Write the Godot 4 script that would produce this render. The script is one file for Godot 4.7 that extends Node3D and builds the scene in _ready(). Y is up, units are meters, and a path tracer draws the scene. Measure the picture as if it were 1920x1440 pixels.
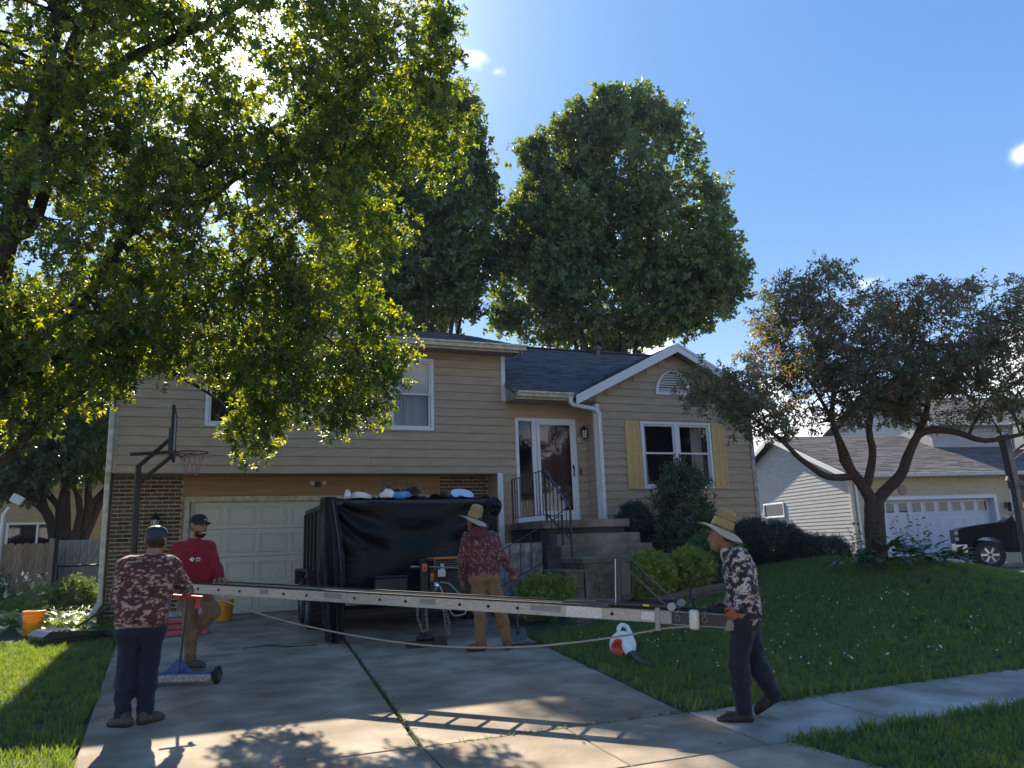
extends Node3D

# ---------------------------------------------------------------- mesh helper
class MB:
	var v := PackedVector3Array()
	var n := PackedVector3Array()
	var c := PackedColorArray()
	var i := PackedInt32Array()
	var col := Color(1, 1, 1)

	func vert(p: Vector3, nn: Vector3) -> int:
		v.append(p)
		n.append(nn)
		c.append(col)
		return v.size() - 1

	func tri(a: Vector3, b: Vector3, d: Vector3) -> void:
		var nn := (b - a).cross(d - a).normalized()
		var k := vert(a, nn)
		vert(b, nn)
		vert(d, nn)
		i.append_array(PackedInt32Array([k, k + 2, k + 1]))

	func quad(a: Vector3, b: Vector3, d: Vector3, e: Vector3) -> void:
		var nn := (d - a).cross(e - b).normalized()
		var k := vert(a, nn)
		vert(b, nn)
		vert(d, nn)
		vert(e, nn)
		i.append_array(PackedInt32Array([k, k + 2, k + 1, k, k + 3, k + 2]))

	func quad_o(a: Vector3, b: Vector3, d: Vector3, e: Vector3, out: Vector3) -> void:
		if (d - a).cross(e - b).dot(out) < 0.0:
			quad(a, e, d, b)
		else:
			quad(a, b, d, e)

	func tri_o(a: Vector3, b: Vector3, d: Vector3, out: Vector3) -> void:
		if (b - a).cross(d - a).dot(out) < 0.0:
			tri(a, d, b)
		else:
			tri(a, b, d)

	func box(ctr: Vector3, size: Vector3, bs := Basis(), bev := 0.0) -> void:
		var h := size * 0.5
		bev = minf(bev, 0.45 * minf(size.x, minf(size.y, size.z)))
		for ax in 3:
			var u := (ax + 1) % 3
			var w := (ax + 2) % 3
			for s in [-1.0, 1.0]:
				var q := []
				for k in [[-1, -1], [1, -1], [1, 1], [-1, 1]]:
					var p := Vector3.ZERO
					p[ax] = s * h[ax]
					p[u] = k[0] * (h[u] - bev)
					p[w] = k[1] * (h[w] - bev)
					q.append(ctr + bs * p)
				if s > 0:
					quad(q[0], q[1], q[2], q[3])
				else:
					quad(q[3], q[2], q[1], q[0])
			if bev > 0.0:
				for su in [-1.0, 1.0]:
					for sw in [-1.0, 1.0]:
						var pa := Vector3.ZERO
						pa[ax] = h[ax] - bev
						pa[u] = su * h[u]
						pa[w] = sw * (h[w] - bev)
						var pb := pa
						pb[u] = su * (h[u] - bev)
						pb[w] = sw * h[w]
						var pc := pb
						pc[ax] = -pb[ax]
						var pd := pa
						pd[ax] = -pa[ax]
						var o := Vector3.ZERO
						o[u] = su
						o[w] = sw
						quad_o(ctr + bs * pa, ctr + bs * pb, ctr + bs * pc, ctr + bs * pd, bs * o)
		if bev > 0.0:
			for sx in [-1.0, 1.0]:
				for sy in [-1.0, 1.0]:
					for sz in [-1.0, 1.0]:
						var g := Vector3(sx, sy, sz)
						var hb := h - Vector3(bev, bev, bev)
						tri_o(ctr + bs * Vector3(sx * h.x, sy * hb.y, sz * hb.z), ctr + bs * Vector3(sx * hb.x, sy * h.y, sz * hb.z), ctr + bs * Vector3(sx * hb.x, sy * hb.y, sz * h.z), bs * g)

	func bar(a: Vector3, b: Vector3, w: float, t: float, up := Vector3.UP, bev := 0.0) -> void:
		var d := b - a
		var L := d.length()
		var z := d / L
		if absf(z.dot(up)) > 0.98:
			up = Vector3.RIGHT if absf(z.x) < 0.9 else Vector3.FORWARD
		var x := up.cross(z).normalized()
		var y := z.cross(x)
		box((a + b) * 0.5, Vector3(w, t, L), Basis(x, y, z), bev)

	func tube(pts: Array, rads, sides := 8, caps := true) -> void:
		var m := pts.size()
		var t0: Vector3 = (pts[1] - pts[0]).normalized()
		var side := t0.cross(Vector3.UP if absf(t0.y) < 0.9 else Vector3.RIGHT).normalized()
		var base := v.size()
		for k in m:
			var t: Vector3 = (pts[mini(k + 1, m - 1)] - pts[maxi(k - 1, 0)]).normalized()
			side = (side - t * side.dot(t)).normalized()
			var up := t.cross(side)
			var r: float = rads[k] if rads is Array or rads is PackedFloat32Array else rads
			for j in sides:
				var a := TAU * j / sides
				var d := side * cos(a) + up * sin(a)
				vert(pts[k] + d * r, d)
		for k in m - 1:
			for j in sides:
				var a := base + k * sides + j
				var b := base + k * sides + (j + 1) % sides
				i.append_array(PackedInt32Array([a, a + sides, b, b, a + sides, b + sides]))
		if caps:
			for e in 2:
				var k := 0 if e == 0 else m - 1
				var t: Vector3 = (pts[1] - pts[0]).normalized() * -1.0 if e == 0 else (pts[m - 1] - pts[m - 2]).normalized()
				var cc := vert(pts[k], t)
				var ring := []
				for j in sides:
					ring.append(vert(v[base + k * sides + j], t))
				for j in sides:
					if e == 0:
						i.append_array(PackedInt32Array([cc, ring[j], ring[(j + 1) % sides]]))
					else:
						i.append_array(PackedInt32Array([cc, ring[(j + 1) % sides], ring[j]]))

	# profile: Array of Vector2(radius, height) from bottom to top, turned about local y; sx, sz squash it
	func lathe(prof: Array, sides := 16, at := Transform3D(), sx := 1.0, sz := 1.0) -> void:
		var base := v.size()
		var m := prof.size()
		for k in m:
			var d: Vector2 = prof[mini(k + 1, m - 1)] - prof[maxi(k - 1, 0)]
			var nr := Vector2(d.y, -d.x).normalized()
			for j in sides:
				var a := TAU * j / sides
				vert(at * Vector3(cos(a) * prof[k].x * sx, prof[k].y, sin(a) * prof[k].x * sz), (at.basis * Vector3(cos(a) * nr.x, nr.y, sin(a) * nr.x)).normalized())
		for k in m - 1:
			for j in sides:
				var a := base + k * sides + j
				var b := base + k * sides + (j + 1) % sides
				i.append_array(PackedInt32Array([a, b, a + sides, b, b + sides, a + sides]))

	func ball(ctr: Vector3, r: Vector3, sides := 12, rings := 8, bs := Basis()) -> void:
		var prof := []
		for k in rings + 1:
			var a := -PI / 2 + PI * k / rings
			prof.append(Vector2(maxf(cos(a), 0.001), sin(a)))
		lathe(prof, sides, Transform3D(bs * Basis.from_scale(r), ctr))

	# polygon (counter-clockwise seen from +z of the transform) extruded from z = 0 back to z = -depth
	func prism(poly: PackedVector2Array, depth: float, at := Transform3D()) -> void:
		if Geometry2D.is_polygon_clockwise(poly):
			poly = poly.duplicate()
			poly.reverse()
		var ix := Geometry2D.triangulate_polygon(poly)
		for k in range(0, ix.size(), 3):
			var a := poly[ix[k]]
			var b := poly[ix[k + 1]]
			var d := poly[ix[k + 2]]
			tri_o(at * Vector3(a.x, a.y, 0), at * Vector3(b.x, b.y, 0), at * Vector3(d.x, d.y, 0), at.basis.z)
			tri_o(at * Vector3(a.x, a.y, -depth), at * Vector3(b.x, b.y, -depth), at * Vector3(d.x, d.y, -depth), -at.basis.z)
		for k in poly.size():
			var a := poly[k]
			var b := poly[(k + 1) % poly.size()]
			var e := b - a
			quad_o(at * Vector3(a.x, a.y, 0), at * Vector3(a.x, a.y, -depth), at * Vector3(b.x, b.y, -depth), at * Vector3(b.x, b.y, 0), at.basis * Vector3(e.y, -e.x, 0))

	# smooth sheet: f(u, v) -> Vector3
	func sheet(nu: int, nv: int, f: Callable) -> void:
		var base := v.size()
		var g := []
		for b in nv + 1:
			for a in nu + 1:
				g.append(f.call(float(a) / nu, float(b) / nv))
		for b in nv + 1:
			for a in nu + 1:
				var du: Vector3 = g[b * (nu + 1) + mini(a + 1, nu)] - g[b * (nu + 1) + maxi(a - 1, 0)]
				var dv: Vector3 = g[mini(b + 1, nv) * (nu + 1) + a] - g[maxi(b - 1, 0) * (nu + 1) + a]
				vert(g[b * (nu + 1) + a], du.cross(dv).normalized())
		for b in nv:
			for a in nu:
				var k := base + b * (nu + 1) + a
				i.append_array(PackedInt32Array([k, k + nu + 1, k + 1, k + 1, k + nu + 1, k + nu + 2]))

	func mesh() -> ArrayMesh:
		var arr := []
		arr.resize(Mesh.ARRAY_MAX)
		arr[Mesh.ARRAY_VERTEX] = v
		arr[Mesh.ARRAY_NORMAL] = n
		arr[Mesh.ARRAY_COLOR] = c
		arr[Mesh.ARRAY_INDEX] = i
		var m := ArrayMesh.new()
		m.add_surface_from_arrays(Mesh.PRIMITIVE_TRIANGLES, arr)
		return m

# ---------------------------------------------------------------- scene helpers
var rng := RandomNumberGenerator.new()
var used := {}
var M := {}
var T := {}
var NZ := FastNoiseLite.new()

func numbered(called: String) -> String:
	var k: int = used.get(called, 0)
	used[called] = k + 1
	return called if k == 0 else "%s_%03d" % [called, k]

func rn(a := -1.0, b := 1.0) -> float:
	return rng.randf_range(a, b)

func tag(o: Node3D, label: String, category: String, group := "", kind := "") -> Node3D:
	if label:
		o.set_meta("label", label)
	if category:
		o.set_meta("category", category)
	if group:
		o.set_meta("group", group)
	if kind:
		o.set_meta("kind", kind)
	return o

# a Node3D at a thing's base; its parts are given in world space while turn is 0, else in its own space
func thing(called: String, label: String, category: String, at := Vector3.ZERO, turn := 0.0, group := "") -> Node3D:
	var o := Node3D.new()
	o.name = numbered(called)
	add_child(o)
	o.position = at
	o.rotation.y = turn
	return tag(o, label, category, group)

func put(called: String, mesh: Mesh, material: Material, parent: Node3D = self, local := false) -> MeshInstance3D:
	var o := MeshInstance3D.new()
	o.mesh = mesh
	o.material_override = material
	if parent == self:
		o.name = numbered(called)
		add_child(o)
	else:
		var id := parent.get_instance_id()
		if not counts.has(id):
			counts[id] = {}
		var d: Dictionary = counts[id]
		var k: int = d.get(called, 0)
		d[called] = k + 1
		o.name = called if k == 0 else "%s_%03d" % [called, k]
		parent.add_child(o)
		if not local and parent.get_parent() == self and not parent is MeshInstance3D:
			o.position = -parent.position
	return o

var counts := {}

func mk(called: String, b: MB, material: Material, parent: Node3D = self, local := false) -> MeshInstance3D:
	return put(called, b.mesh(), material, parent, local)

func struct(called: String, b: MB, material: Material) -> MeshInstance3D:
	var o := mk(called, b, material)
	o.set_meta("kind", "structure")
	return o

# ---------------------------------------------------------------- materials
func lin(r: float, g: float, b: float) -> Color:
	return Color(r, g, b).linear_to_srgb()

func noise_tex(freq: float, lo: float, hi: float, sd: int, oct := 4, kind := FastNoiseLite.TYPE_SIMPLEX_SMOOTH, size := 512, tint := Color(1, 1, 1), low_tint := Color(1, 1, 1), mid := 0.5) -> NoiseTexture2D:
	var nz := FastNoiseLite.new()
	nz.noise_type = kind
	nz.frequency = freq
	nz.fractal_octaves = oct
	nz.seed = sd
	var t := NoiseTexture2D.new()
	t.width = size
	t.height = size
	t.seamless = true
	t.noise = nz
	var g := Gradient.new()
	g.set_color(0, Color(lo * low_tint.r, lo * low_tint.g, lo * low_tint.b))
	g.set_color(1, Color(hi * tint.r, hi * tint.g, hi * tint.b))
	g.add_point(mid, Color((lo + hi) * 0.5 * (tint.r + low_tint.r) * 0.5, (lo + hi) * 0.5 * (tint.g + low_tint.g) * 0.5, (lo + hi) * 0.5 * (tint.b + low_tint.b) * 0.5))
	t.color_ramp = g
	return t

func mat(color: Color, rough := 0.8, o := {}) -> StandardMaterial3D:
	var m := StandardMaterial3D.new()
	m.albedo_color = color
	m.roughness = rough
	m.metallic = o.get("metal", 0.0)
	m.metallic_specular = o.get("spec", 0.5)
	if o.has("tex"):
		m.albedo_texture = o.tex
		m.uv1_triplanar = true
		m.uv1_world_triplanar = true
		m.uv1_scale = o.get("scale", Vector3.ONE)
	if o.has("det"):
		m.detail_enabled = true
		m.detail_blend_mode = BaseMaterial3D.BLEND_MODE_MUL
		m.detail_albedo = o.det
		m.detail_uv_layer = BaseMaterial3D.DETAIL_UV_2
		m.uv2_triplanar = true
		m.uv2_world_triplanar = true
		m.uv2_scale = o.get("dscale", Vector3.ONE)
	if o.has("bump"):
		m.heightmap_enabled = true
		m.heightmap_texture = o.bump
		m.heightmap_scale = o.get("bscale", 0.3)
		m.uv1_triplanar = true
		m.uv1_world_triplanar = true
		if not o.has("tex"):
			m.uv1_scale = o.get("scale", Vector3.ONE)
	if o.has("vc"):
		m.vertex_color_use_as_albedo = true
	if o.has("back"):
		m.backlight_enabled = true
		m.backlight = o.back
	if o.has("sheen"):
		m.rim_enabled = true
		m.rim = o.sheen
		m.rim_tint = 0.6
	if o.has("coat"):
		m.clearcoat_enabled = true
		m.clearcoat = o.coat
		m.clearcoat_roughness = o.get("coat_rough", 0.1)
	return m

func vec(s: float) -> Vector3:
	return Vector3(s, s, s)

func multi(called: String, mesh: Mesh, material: Material, xf: Array, parent: Node3D) -> MultiMeshInstance3D:
	var buf := PackedFloat32Array()
	buf.resize(xf.size() * 12)
	var k := 0
	for t: Transform3D in xf:
		var b := t.basis
		buf[k] = b.x.x
		buf[k + 1] = b.y.x
		buf[k + 2] = b.z.x
		buf[k + 3] = t.origin.x
		buf[k + 4] = b.x.y
		buf[k + 5] = b.y.y
		buf[k + 6] = b.z.y
		buf[k + 7] = t.origin.y
		buf[k + 8] = b.x.z
		buf[k + 9] = b.y.z
		buf[k + 10] = b.z.z
		buf[k + 11] = t.origin.z
		k += 12
	var mm := MultiMesh.new()
	mm.transform_format = MultiMesh.TRANSFORM_3D
	mm.mesh = mesh
	mm.instance_count = xf.size()
	mm.buffer = buf
	var o := MultiMeshInstance3D.new()
	o.multimesh = mm
	o.material_override = material
	if parent == self:
		o.name = numbered(called)
		add_child(o)
	else:
		var id := parent.get_instance_id()
		if not counts.has(id):
			counts[id] = {}
		var c: int = counts[id].get(called, 0)
		counts[id][called] = c + 1
		o.name = called if c == 0 else "%s_%03d" % [called, c]
		parent.add_child(o)
		if parent.get_parent() == self:
			o.position = -parent.position
	o.set_meta("kind", "stuff")
	return o

# ---------------------------------------------------------------- camera, sky, sun
func camera_and_light() -> void:
	var cam := Camera3D.new()
	cam.name = "camera"
	cam.position = Vector3(0, 1.5, 15.144)
	cam.rotation_order = EULER_ORDER_YXZ
	cam.rotation = Vector3(0.2055, -0.3793, -0.0347)
	cam.fov = 53.0
	cam.near = 0.05
	cam.far = 1000.0
	add_child(cam)
	cam.current = true
	var e := Environment.new()
	e.background_mode = Environment.BG_SKY
	var sky := Sky.new()
	var sm := PanoramaSkyMaterial.new()
	sm.panorama = ImageTexture.create_from_image(sky_image())
	sm.energy_multiplier = 1.0
	sky.sky_material = sm
	e.sky = sky
	e.tonemap_mode = Environment.TONE_MAPPER_LINEAR
	e.tonemap_exposure = EXPOSURE
	e.ambient_light_source = Environment.AMBIENT_SOURCE_SKY
	e.sdfgi_enabled = true
	e.ssao_enabled = true
	e.ssil_enabled = true
	e.fog_enabled = true
	e.fog_density = 0.0006
	e.fog_light_color = Color(0.75, 0.82, 0.95)
	var we := WorldEnvironment.new()
	we.name = "environment"
	we.environment = e
	add_child(we)
	var sun := DirectionalLight3D.new()
	sun.name = "sun"
	sun.light_energy = 1.2
	sun.light_angular_distance = 0.53
	sun.light_color = Color(1.0, 0.94, 0.84)
	sun.shadow_enabled = true
	sun.look_at_from_position(SUN * 10.0, Vector3.ZERO)
	add_child(sun)

const SUN := Vector3(-0.001, 0.6031, -0.7977)
const EXPOSURE := 3.5

# air that is pale near the horizon and round the sun, and low cumulus banks
func sky_image() -> Image:
	var w := 1536
	var h := 768
	var small := Image.create(192, 96, false, Image.FORMAT_RGBF)
	for y in 96:
		var el := PI / 2 - PI * (y + 0.5) / 96.0
		for x in 192:
			var az := TAU * (x + 0.5) / 192.0
			var d := Vector3(sin(az) * cos(el), sin(el), -cos(az) * cos(el))
			small.set_pixel(x, y, air(d))
	small.resize(w, h, Image.INTERPOLATE_CUBIC)
	var nz := FastNoiseLite.new()
	nz.seed = 11
	nz.frequency = 1.0
	nz.fractal_octaves = 5
	for y in range(int(h * 0.30), h / 2 + 2):
		var el := PI / 2 - PI * (y + 0.5) / h
		for x in w:
			var az := TAU * (x + 0.5) / w
			var d := Vector3(sin(az) * cos(el), sin(el), -cos(az) * cos(el))
			var low := clampf(1.0 - (el - 0.05) / 0.29, 0.0, 1.0)
			var v := nz.get_noise_3d(d.x * 4.2, d.y * 9.0, d.z * 4.2) + 0.85 * low - 0.5
			if v > 0.0:
				var a := clampf(v * 5.0, 0.0, 0.96)
				var base := small.get_pixel(x, y)
				var near := pow(maxf(d.dot(SUN), 0.0), 6.0)
				var puff := Color(0.66, 0.65, 0.65) * (1.0 - 0.25 * clampf(v * 3.0, 0.0, 1.0)) * (1.0 + 0.7 * near)
				small.set_pixel(x, y, base.lerp(puff, a))
	return small

func air(d: Vector3) -> Color:
	var up := maxf(d.y, 0.0)
	var k := pow(1.0 - up, 3.2)
	var zen := Vector3(0.021, 0.076, 0.2)
	var hor := Vector3(0.095, 0.2, 0.36)
	var c := zen.lerp(hor, k)
	var cs := d.dot(SUN)
	var g := acos(clampf(cs, -1, 1))
	var glow := 0.09 * exp(-g / 0.36) + 2.4 * exp(-g / 0.08)
	c += Vector3(1.0, 1.0, 0.98) * glow
	c += Vector3(0.03, 0.045, 0.055) * exp(-g / 0.9)
	c += Vector3(0.5, 0.48, 0.44) * exp(-up / 0.1)
	if d.y < 0.0:
		c = c.lerp(Vector3(0.16, 0.17, 0.14), clampf(-d.y * 6.0, 0.0, 1.0))
	return Color(c.x, c.y, c.z)

# ---------------------------------------------------------------- terrain
func drive_y(z: float) -> float:
	return 0.40 - 0.0385 * (maxf(z, -0.6) + 0.6)

func ramp(a: float, b: float, x: float) -> float:
	var t := clampf((x - a) / (b - a), 0.0, 1.0)
	return t * t * (3.0 - 2.0 * t)

func left_edge(z: float) -> float:
	return -1.15 + (z - 1.78) * 0.052

func right_edge(z: float) -> float:
	return lerpf(4.62, 3.93, clampf((z - 1.5) / 7.6, 0.0, 1.0)) + 0.25 * ramp(3.0, 1.0, z)

func lawn_y(x: float, z: float) -> float:
	var y := drive_y(z)
	if z > 10.15:
		y -= 0.02
	var re := right_edge(z)
	if x > re and z < 9.05:
		var u := x - re
		var up := clampf((9.05 - z) / 4.55, 0.0, 1.0)
		y += 0.1 * minf(u, 7.2) * up * ramp(0.0, 1.6, u + 0.5)
		y -= 0.85 * ramp(11.9, 18.0, x) * clampf((9.05 - z) / 4.55, 0.0, 1.0)
	if x < -1.3:
		y += 0.02 * minf(-1.3 - x, 3.0)
	return y

func ground() -> void:
	var b := MB.new()
	var xs := []
	var zs := []
	var x := -70.0
	while x < 90.0:
		xs.append(x)
		x += 0.35 if x > -7.0 and x < 16.0 else (1.0 if x > -14.0 and x < 30.0 else 8.0)
	var z := -80.0
	while z < 90.0:
		zs.append(z)
		z += 0.35 if z > -4.0 and z < 14.0 else (1.0 if z > -16.0 and z < 18.0 else 8.0)
	var nx := xs.size()
	for zz: float in zs:
		for xx: float in xs:
			var y := lawn_y(xx, zz)
			var inside := zz > -1.2 and zz < 13.6 and xx > left_edge(zz) + 0.02 and xx < right_edge(minf(zz, 9.0)) - 0.02
			if inside or (zz > 9.0 and zz < 10.2):
				y -= 0.07
			if zz > 13.3:
				y -= 0.35
			b.vert(Vector3(xx, y + 0.012 * NZ.get_noise_2d(xx * 40.0, zz * 40.0), zz), Vector3.UP)
	for j in zs.size() - 1:
		for k in nx - 1:
			var a := j * nx + k
			b.i.append_array(PackedInt32Array([a, a + 1, a + nx, a + 1, a + nx + 1, a + nx]))
	struct("lawn_ground", b, M.soil)

func slab(b: MB, p: Array, thick: float) -> void:
	# p: four top corners counter-clockwise seen from above
	var bev := 0.008
	var ctr := (p[0] + p[1] + p[2] + p[3]) * 0.25 as Vector3
	var top := []
	for q: Vector3 in p:
		var dir := (ctr - q)
		dir.y = 0
		top.append(q + dir.normalized() * bev * 1.4)
	b.quad_o(top[0], top[1], top[2], top[3], Vector3.UP)
	for k in 4:
		var a: Vector3 = p[k]
		var d: Vector3 = p[(k + 1) % 4]
		var o := ((a + d) * 0.5 - ctr)
		var dn := Vector3(0, -bev, 0)
		b.quad_o(top[k], top[(k + 1) % 4], d + dn, a + dn, o + Vector3.UP)
		b.quad_o(a + dn, d + dn, d - Vector3(0, thick, 0), a - Vector3(0, thick, 0), o)

func joint_x(z: float) -> float:
	return 1.59 + (9.04 - z) * 0.062

func paving() -> void:
	var dr := Node3D.new()
	dr.name = "driveway"
	add_child(dr)
	dr.set_meta("kind", "structure")
	var rows := [-0.6, 1.4, 3.9, 6.4, 9.05]
	var mats := [M.conc_a, M.conc_b, M.conc_c]
	for r in 4:
		for c in 2:
			var z0: float = rows[r] + 0.006
			var z1: float = rows[r + 1] - (0.006 if r < 3 else (0.004 if c == 0 else 0.022))
			var p := []
			var lift := 0.004 if c == 0 else -0.006
			for q in [[0, z1], [1, z1], [1, z0], [0, z0]]:
				var zz: float = q[1]
				var xx: float
				if c == 0:
					xx = left_edge(zz) if q[0] == 0 else joint_x(zz) - 0.024
				else:
					xx = joint_x(zz) + 0.024 if q[0] == 0 else right_edge(zz)
				p.append(Vector3(xx, drive_y(zz) + lift, zz))
			var b := MB.new()
			slab(b, p, 0.12)
			mk("concrete_slab", b, mats[(r * 2 + c) % 3], dr, true)
	# where the pavement crosses, and the apron down to the street
	for band in [[9.062, 10.11, 0], [10.122, 13.3, 1]]:
		var xs: Array = [-0.88, 0.55, 1.6, 2.79, 3.95] if band[2] == 0 else [-1.1, 1.58, 4.15]
		for k in xs.size() - 1:
			var p := []
			for q in [[k, 1], [k + 1, 1], [k + 1, 0], [k, 0]]:
				var zz: float = band[q[1]]
				var flare := 0.0
				if band[2] == 1 and q[1] == 1:
					flare = -0.6 if q[0] == 0 else (0.6 if q[0] == xs.size() - 1 else 0.0)
				p.append(Vector3(xs[q[0]] + (0.005 if q[0] == k else -0.005) + flare, drive_y(zz) + 0.002, zz))
			var b := MB.new()
			slab(b, p, 0.12)
			mk("concrete_slab", b, mats[(k + 1) % 3], dr, true)
	var pv := Node3D.new()
	pv.name = "pavement"
	add_child(pv)
	pv.set_meta("kind", "structure")
	for side in 2:
		for k in 14:
			var x0 := 3.962 + k * 1.32 if side == 0 else -0.892 - (k + 1) * 1.32
			var b := MB.new()
			var p := []
			for q in [[0.0, 10.1], [1.31, 10.1], [1.31, 9.07], [0.0, 9.07]]:
				p.append(Vector3(x0 + q[0], drive_y(q[1]) + 0.004 + 0.003 * (k % 3), q[1]))
			slab(b, p, 0.12)
			mk("pavement_slab", b, mats[k % 3] if side == 1 else M.conc_pale, pv, true)
	var s := MB.new()
	s.box(Vector3(5, -0.32, 18.5), Vector3(120, 0.1, 9.6))
	struct("street", s, M.conc_street)
	for side in [[-60.0, -1.8], [4.9, 60.0]]:
		var kb := MB.new()
		kb.box(Vector3((side[0] + side[1]) * 0.5, -0.25, 13.5), Vector3(side[1] - side[0], 0.26, 0.16), Basis(), 0.02)
		struct("kerb", kb, M.conc_a)

func grass() -> void:
	var tufts := []
	for variant in 3:
		var b := MB.new()
		for k in 11:
			var a := rn(0, TAU)
			var r := rn(0.0, 0.055)
			var p := Vector3(cos(a) * r, -0.01, sin(a) * r)
			var lean := Vector3(rn(), 0, rn()) * 0.035
			var hh := rn(0.045, 0.085)
			var w := Vector3(cos(a + 1.3), 0, sin(a + 1.3)) * 0.0035
			var m := p + Vector3(0, hh * 0.6, 0) + lean * 0.4
			var t := p + Vector3(0, hh, 0) + lean
			b.quad(p - w, p + w, m + w * 0.8, m - w * 0.8)
			b.tri(m - w * 0.8, m + w * 0.8, t)
		tufts.append(b.mesh())
	var zones := [[4.0, 15.0, 0.8, 9.1, 34000], [4.0, 10.5, 10.1, 13.2, 11000], [-7.0, -0.7, -4.6, 9.05, 24000], [-3.0, -0.85, 10.1, 13.2, 1200], [12.0, 26.0, -8.0, 9.0, 8000]]
	var xf := [[], [], []]
	for zn in zones:
		for k in int(zn[4]):
			var x := rn(zn[0], zn[1])
			var z := rn(zn[2], zn[3])
			if z < 9.05 and x > left_edge(z) - 0.03 and x < right_edge(z) + 0.03:
				continue
			if z > 10.0 and x > -1.15 - (z - 10.1) * 0.19 and x < 4.1 + (z - 10.1) * 0.19:
				continue
			if in_bed(x, z):
				continue
			var s := rn(0.6, 1.15)
			if NZ.get_noise_2d(x * 30.0, z * 30.0) > 0.25:
				s *= 1.25
			var edge := minf(absf(x - right_edge(minf(z, 9.05))), minf(absf(z - 9.05), absf(z - 10.1)))
			if edge < 0.12:
				s *= 1.3
			var bs := Basis(Vector3.UP, rn(0, TAU)) * Basis(Vector3.RIGHT, rn(-0.25, 0.25))
			xf[k % 3].append(Transform3D(bs.scaled(Vector3(s * 1.15, s, s * 1.15)), Vector3(x, lawn_y(x, z), z)))
	for k in 3:
		var o := multi("grass", tufts[k], [M.grass_a, M.grass_b, M.grass_c][k], xf[k], self)
		tag(o, ["green mown lawn grass on both sides of the driveway", "deeper green blades mixed through the lawn", "yellowish green blades mixed through the lawn"][k], "grass")

func in_bed(x: float, z: float) -> bool:
	if x > 4.5 and x < 12.4 and z < 4.35 - 0.06 * (x - 5.0) and z > -1.0:
		return z < 2.0 + 2.3 * ramp(9.6, 8.2, x) or x < 8.4
	return x < -1.62 and x > -3.3 and z < 1.55 and z > -1.5

# ---------------------------------------------------------------- walls, boards, windows
func wall_grid(b: MB, x0: float, x1: float, y0: float, y1: float, z: float, holes: Array) -> void:
	var xs := [x0, x1]
	var ys := [y0, y1]
	for h in holes:
		for q in [h[0], h[1]]:
			if q > x0 and q < x1:
				xs.append(q)
		for q in [h[2], h[3]]:
			if q > y0 and q < y1:
				ys.append(q)
	xs.sort()
	ys.sort()
	for a in xs.size() - 1:
		for d in ys.size() - 1:
			var cx: float = (xs[a] + xs[a + 1]) * 0.5
			var cy: float = (ys[d] + ys[d + 1]) * 0.5
			var open := false
			for h in holes:
				if cx > h[0] and cx < h[1] and cy > h[2] and cy < h[3]:
					open = true
			if not open and xs[a + 1] - xs[a] > 0.001 and ys[d + 1] - ys[d] > 0.001:
				b.quad(Vector3(xs[a], ys[d], z), Vector3(xs[a + 1], ys[d], z), Vector3(xs[a + 1], ys[d + 1], z), Vector3(xs[a], ys[d + 1], z))

# one lap board facing +z: thick at its lower edge
func lap(x0: float, x1: float, ylo: float, yhi: float, yb: float, e: float, z: float) -> MB:
	var b := MB.new()
	var t0 := 0.026 - 0.02 * (ylo - yb) / e
	var t1 := 0.026 - 0.02 * (yhi - yb) / e
	var p0 := Vector3(x0, ylo, z + t0)
	var p1 := Vector3(x1, ylo, z + t0)
	var p2 := Vector3(x1, yhi, z + t1)
	var p3 := Vector3(x0, yhi, z + t1)
	b.quad(p0, p1, p2, p3)
	b.quad(Vector3(x0, ylo, z), Vector3(x1, ylo, z), p1, p0)
	b.quad(Vector3(x0, ylo, z), p0, p3, Vector3(x0, yhi, z))
	b.quad(p1, Vector3(x1, ylo, z), Vector3(x1, yhi, z), p2)
	return b

func siding(par: Node3D, called: String, x0: float, x1: float, y0: float, y1: float, z: float, holes: Array, yref: float, e: float, mats: Array, clip = null, seams := true, local := false) -> void:
	var k0 := int(floor((y0 - yref) / e + 0.001))
	var k1 := int(ceil((y1 - yref) / e - 0.001))
	for k in range(k0, k1):
		var yb := yref + k * e
		var lo := maxf(yb + 0.002, y0)
		var hi := minf(yb + e, y1)
		if hi - lo < 0.015:
			continue
		var a := x0
		var d := x1
		if clip != null:
			var q: Array = clip.call(hi)
			a = maxf(a, q[0])
			d = minf(d, q[1])
			if d - a < 0.06:
				continue
		var cuts := [a, d]
		for h in holes:
			if h[3] > lo and h[2] < hi:
				for q in [h[0], h[1]]:
					if q > a and q < d:
						cuts.append(q)
		cuts.sort()
		for j in cuts.size() - 1:
			var u: float = cuts[j]
			var w: float = cuts[j + 1]
			if w - u < 0.01:
				continue
			var spans := [[lo, hi]]
			for h in holes:
				if h[0] < (u + w) * 0.5 and h[1] > (u + w) * 0.5 and h[3] > lo and h[2] < hi:
					spans = []
					if h[2] - lo > 0.012:
						spans.append([lo, h[2]])
					if hi - h[3] > 0.012:
						spans.append([h[3], hi])
			for sp in spans:
				var parts := [u, w]
				if seams and w - u > 3.0:
					parts = [u, u + (w - u) * rn(0.3, 0.7), w]
				for s in parts.size() - 1:
					mk(called, lap(parts[s] + (0.0015 if s > 0 else 0.0), parts[s + 1] - (0.0015 if s < parts.size() - 2 else 0.0), sp[0], sp[1], yb, e, z), mats[rng.randi() % mats.size()], par, local)

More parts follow.
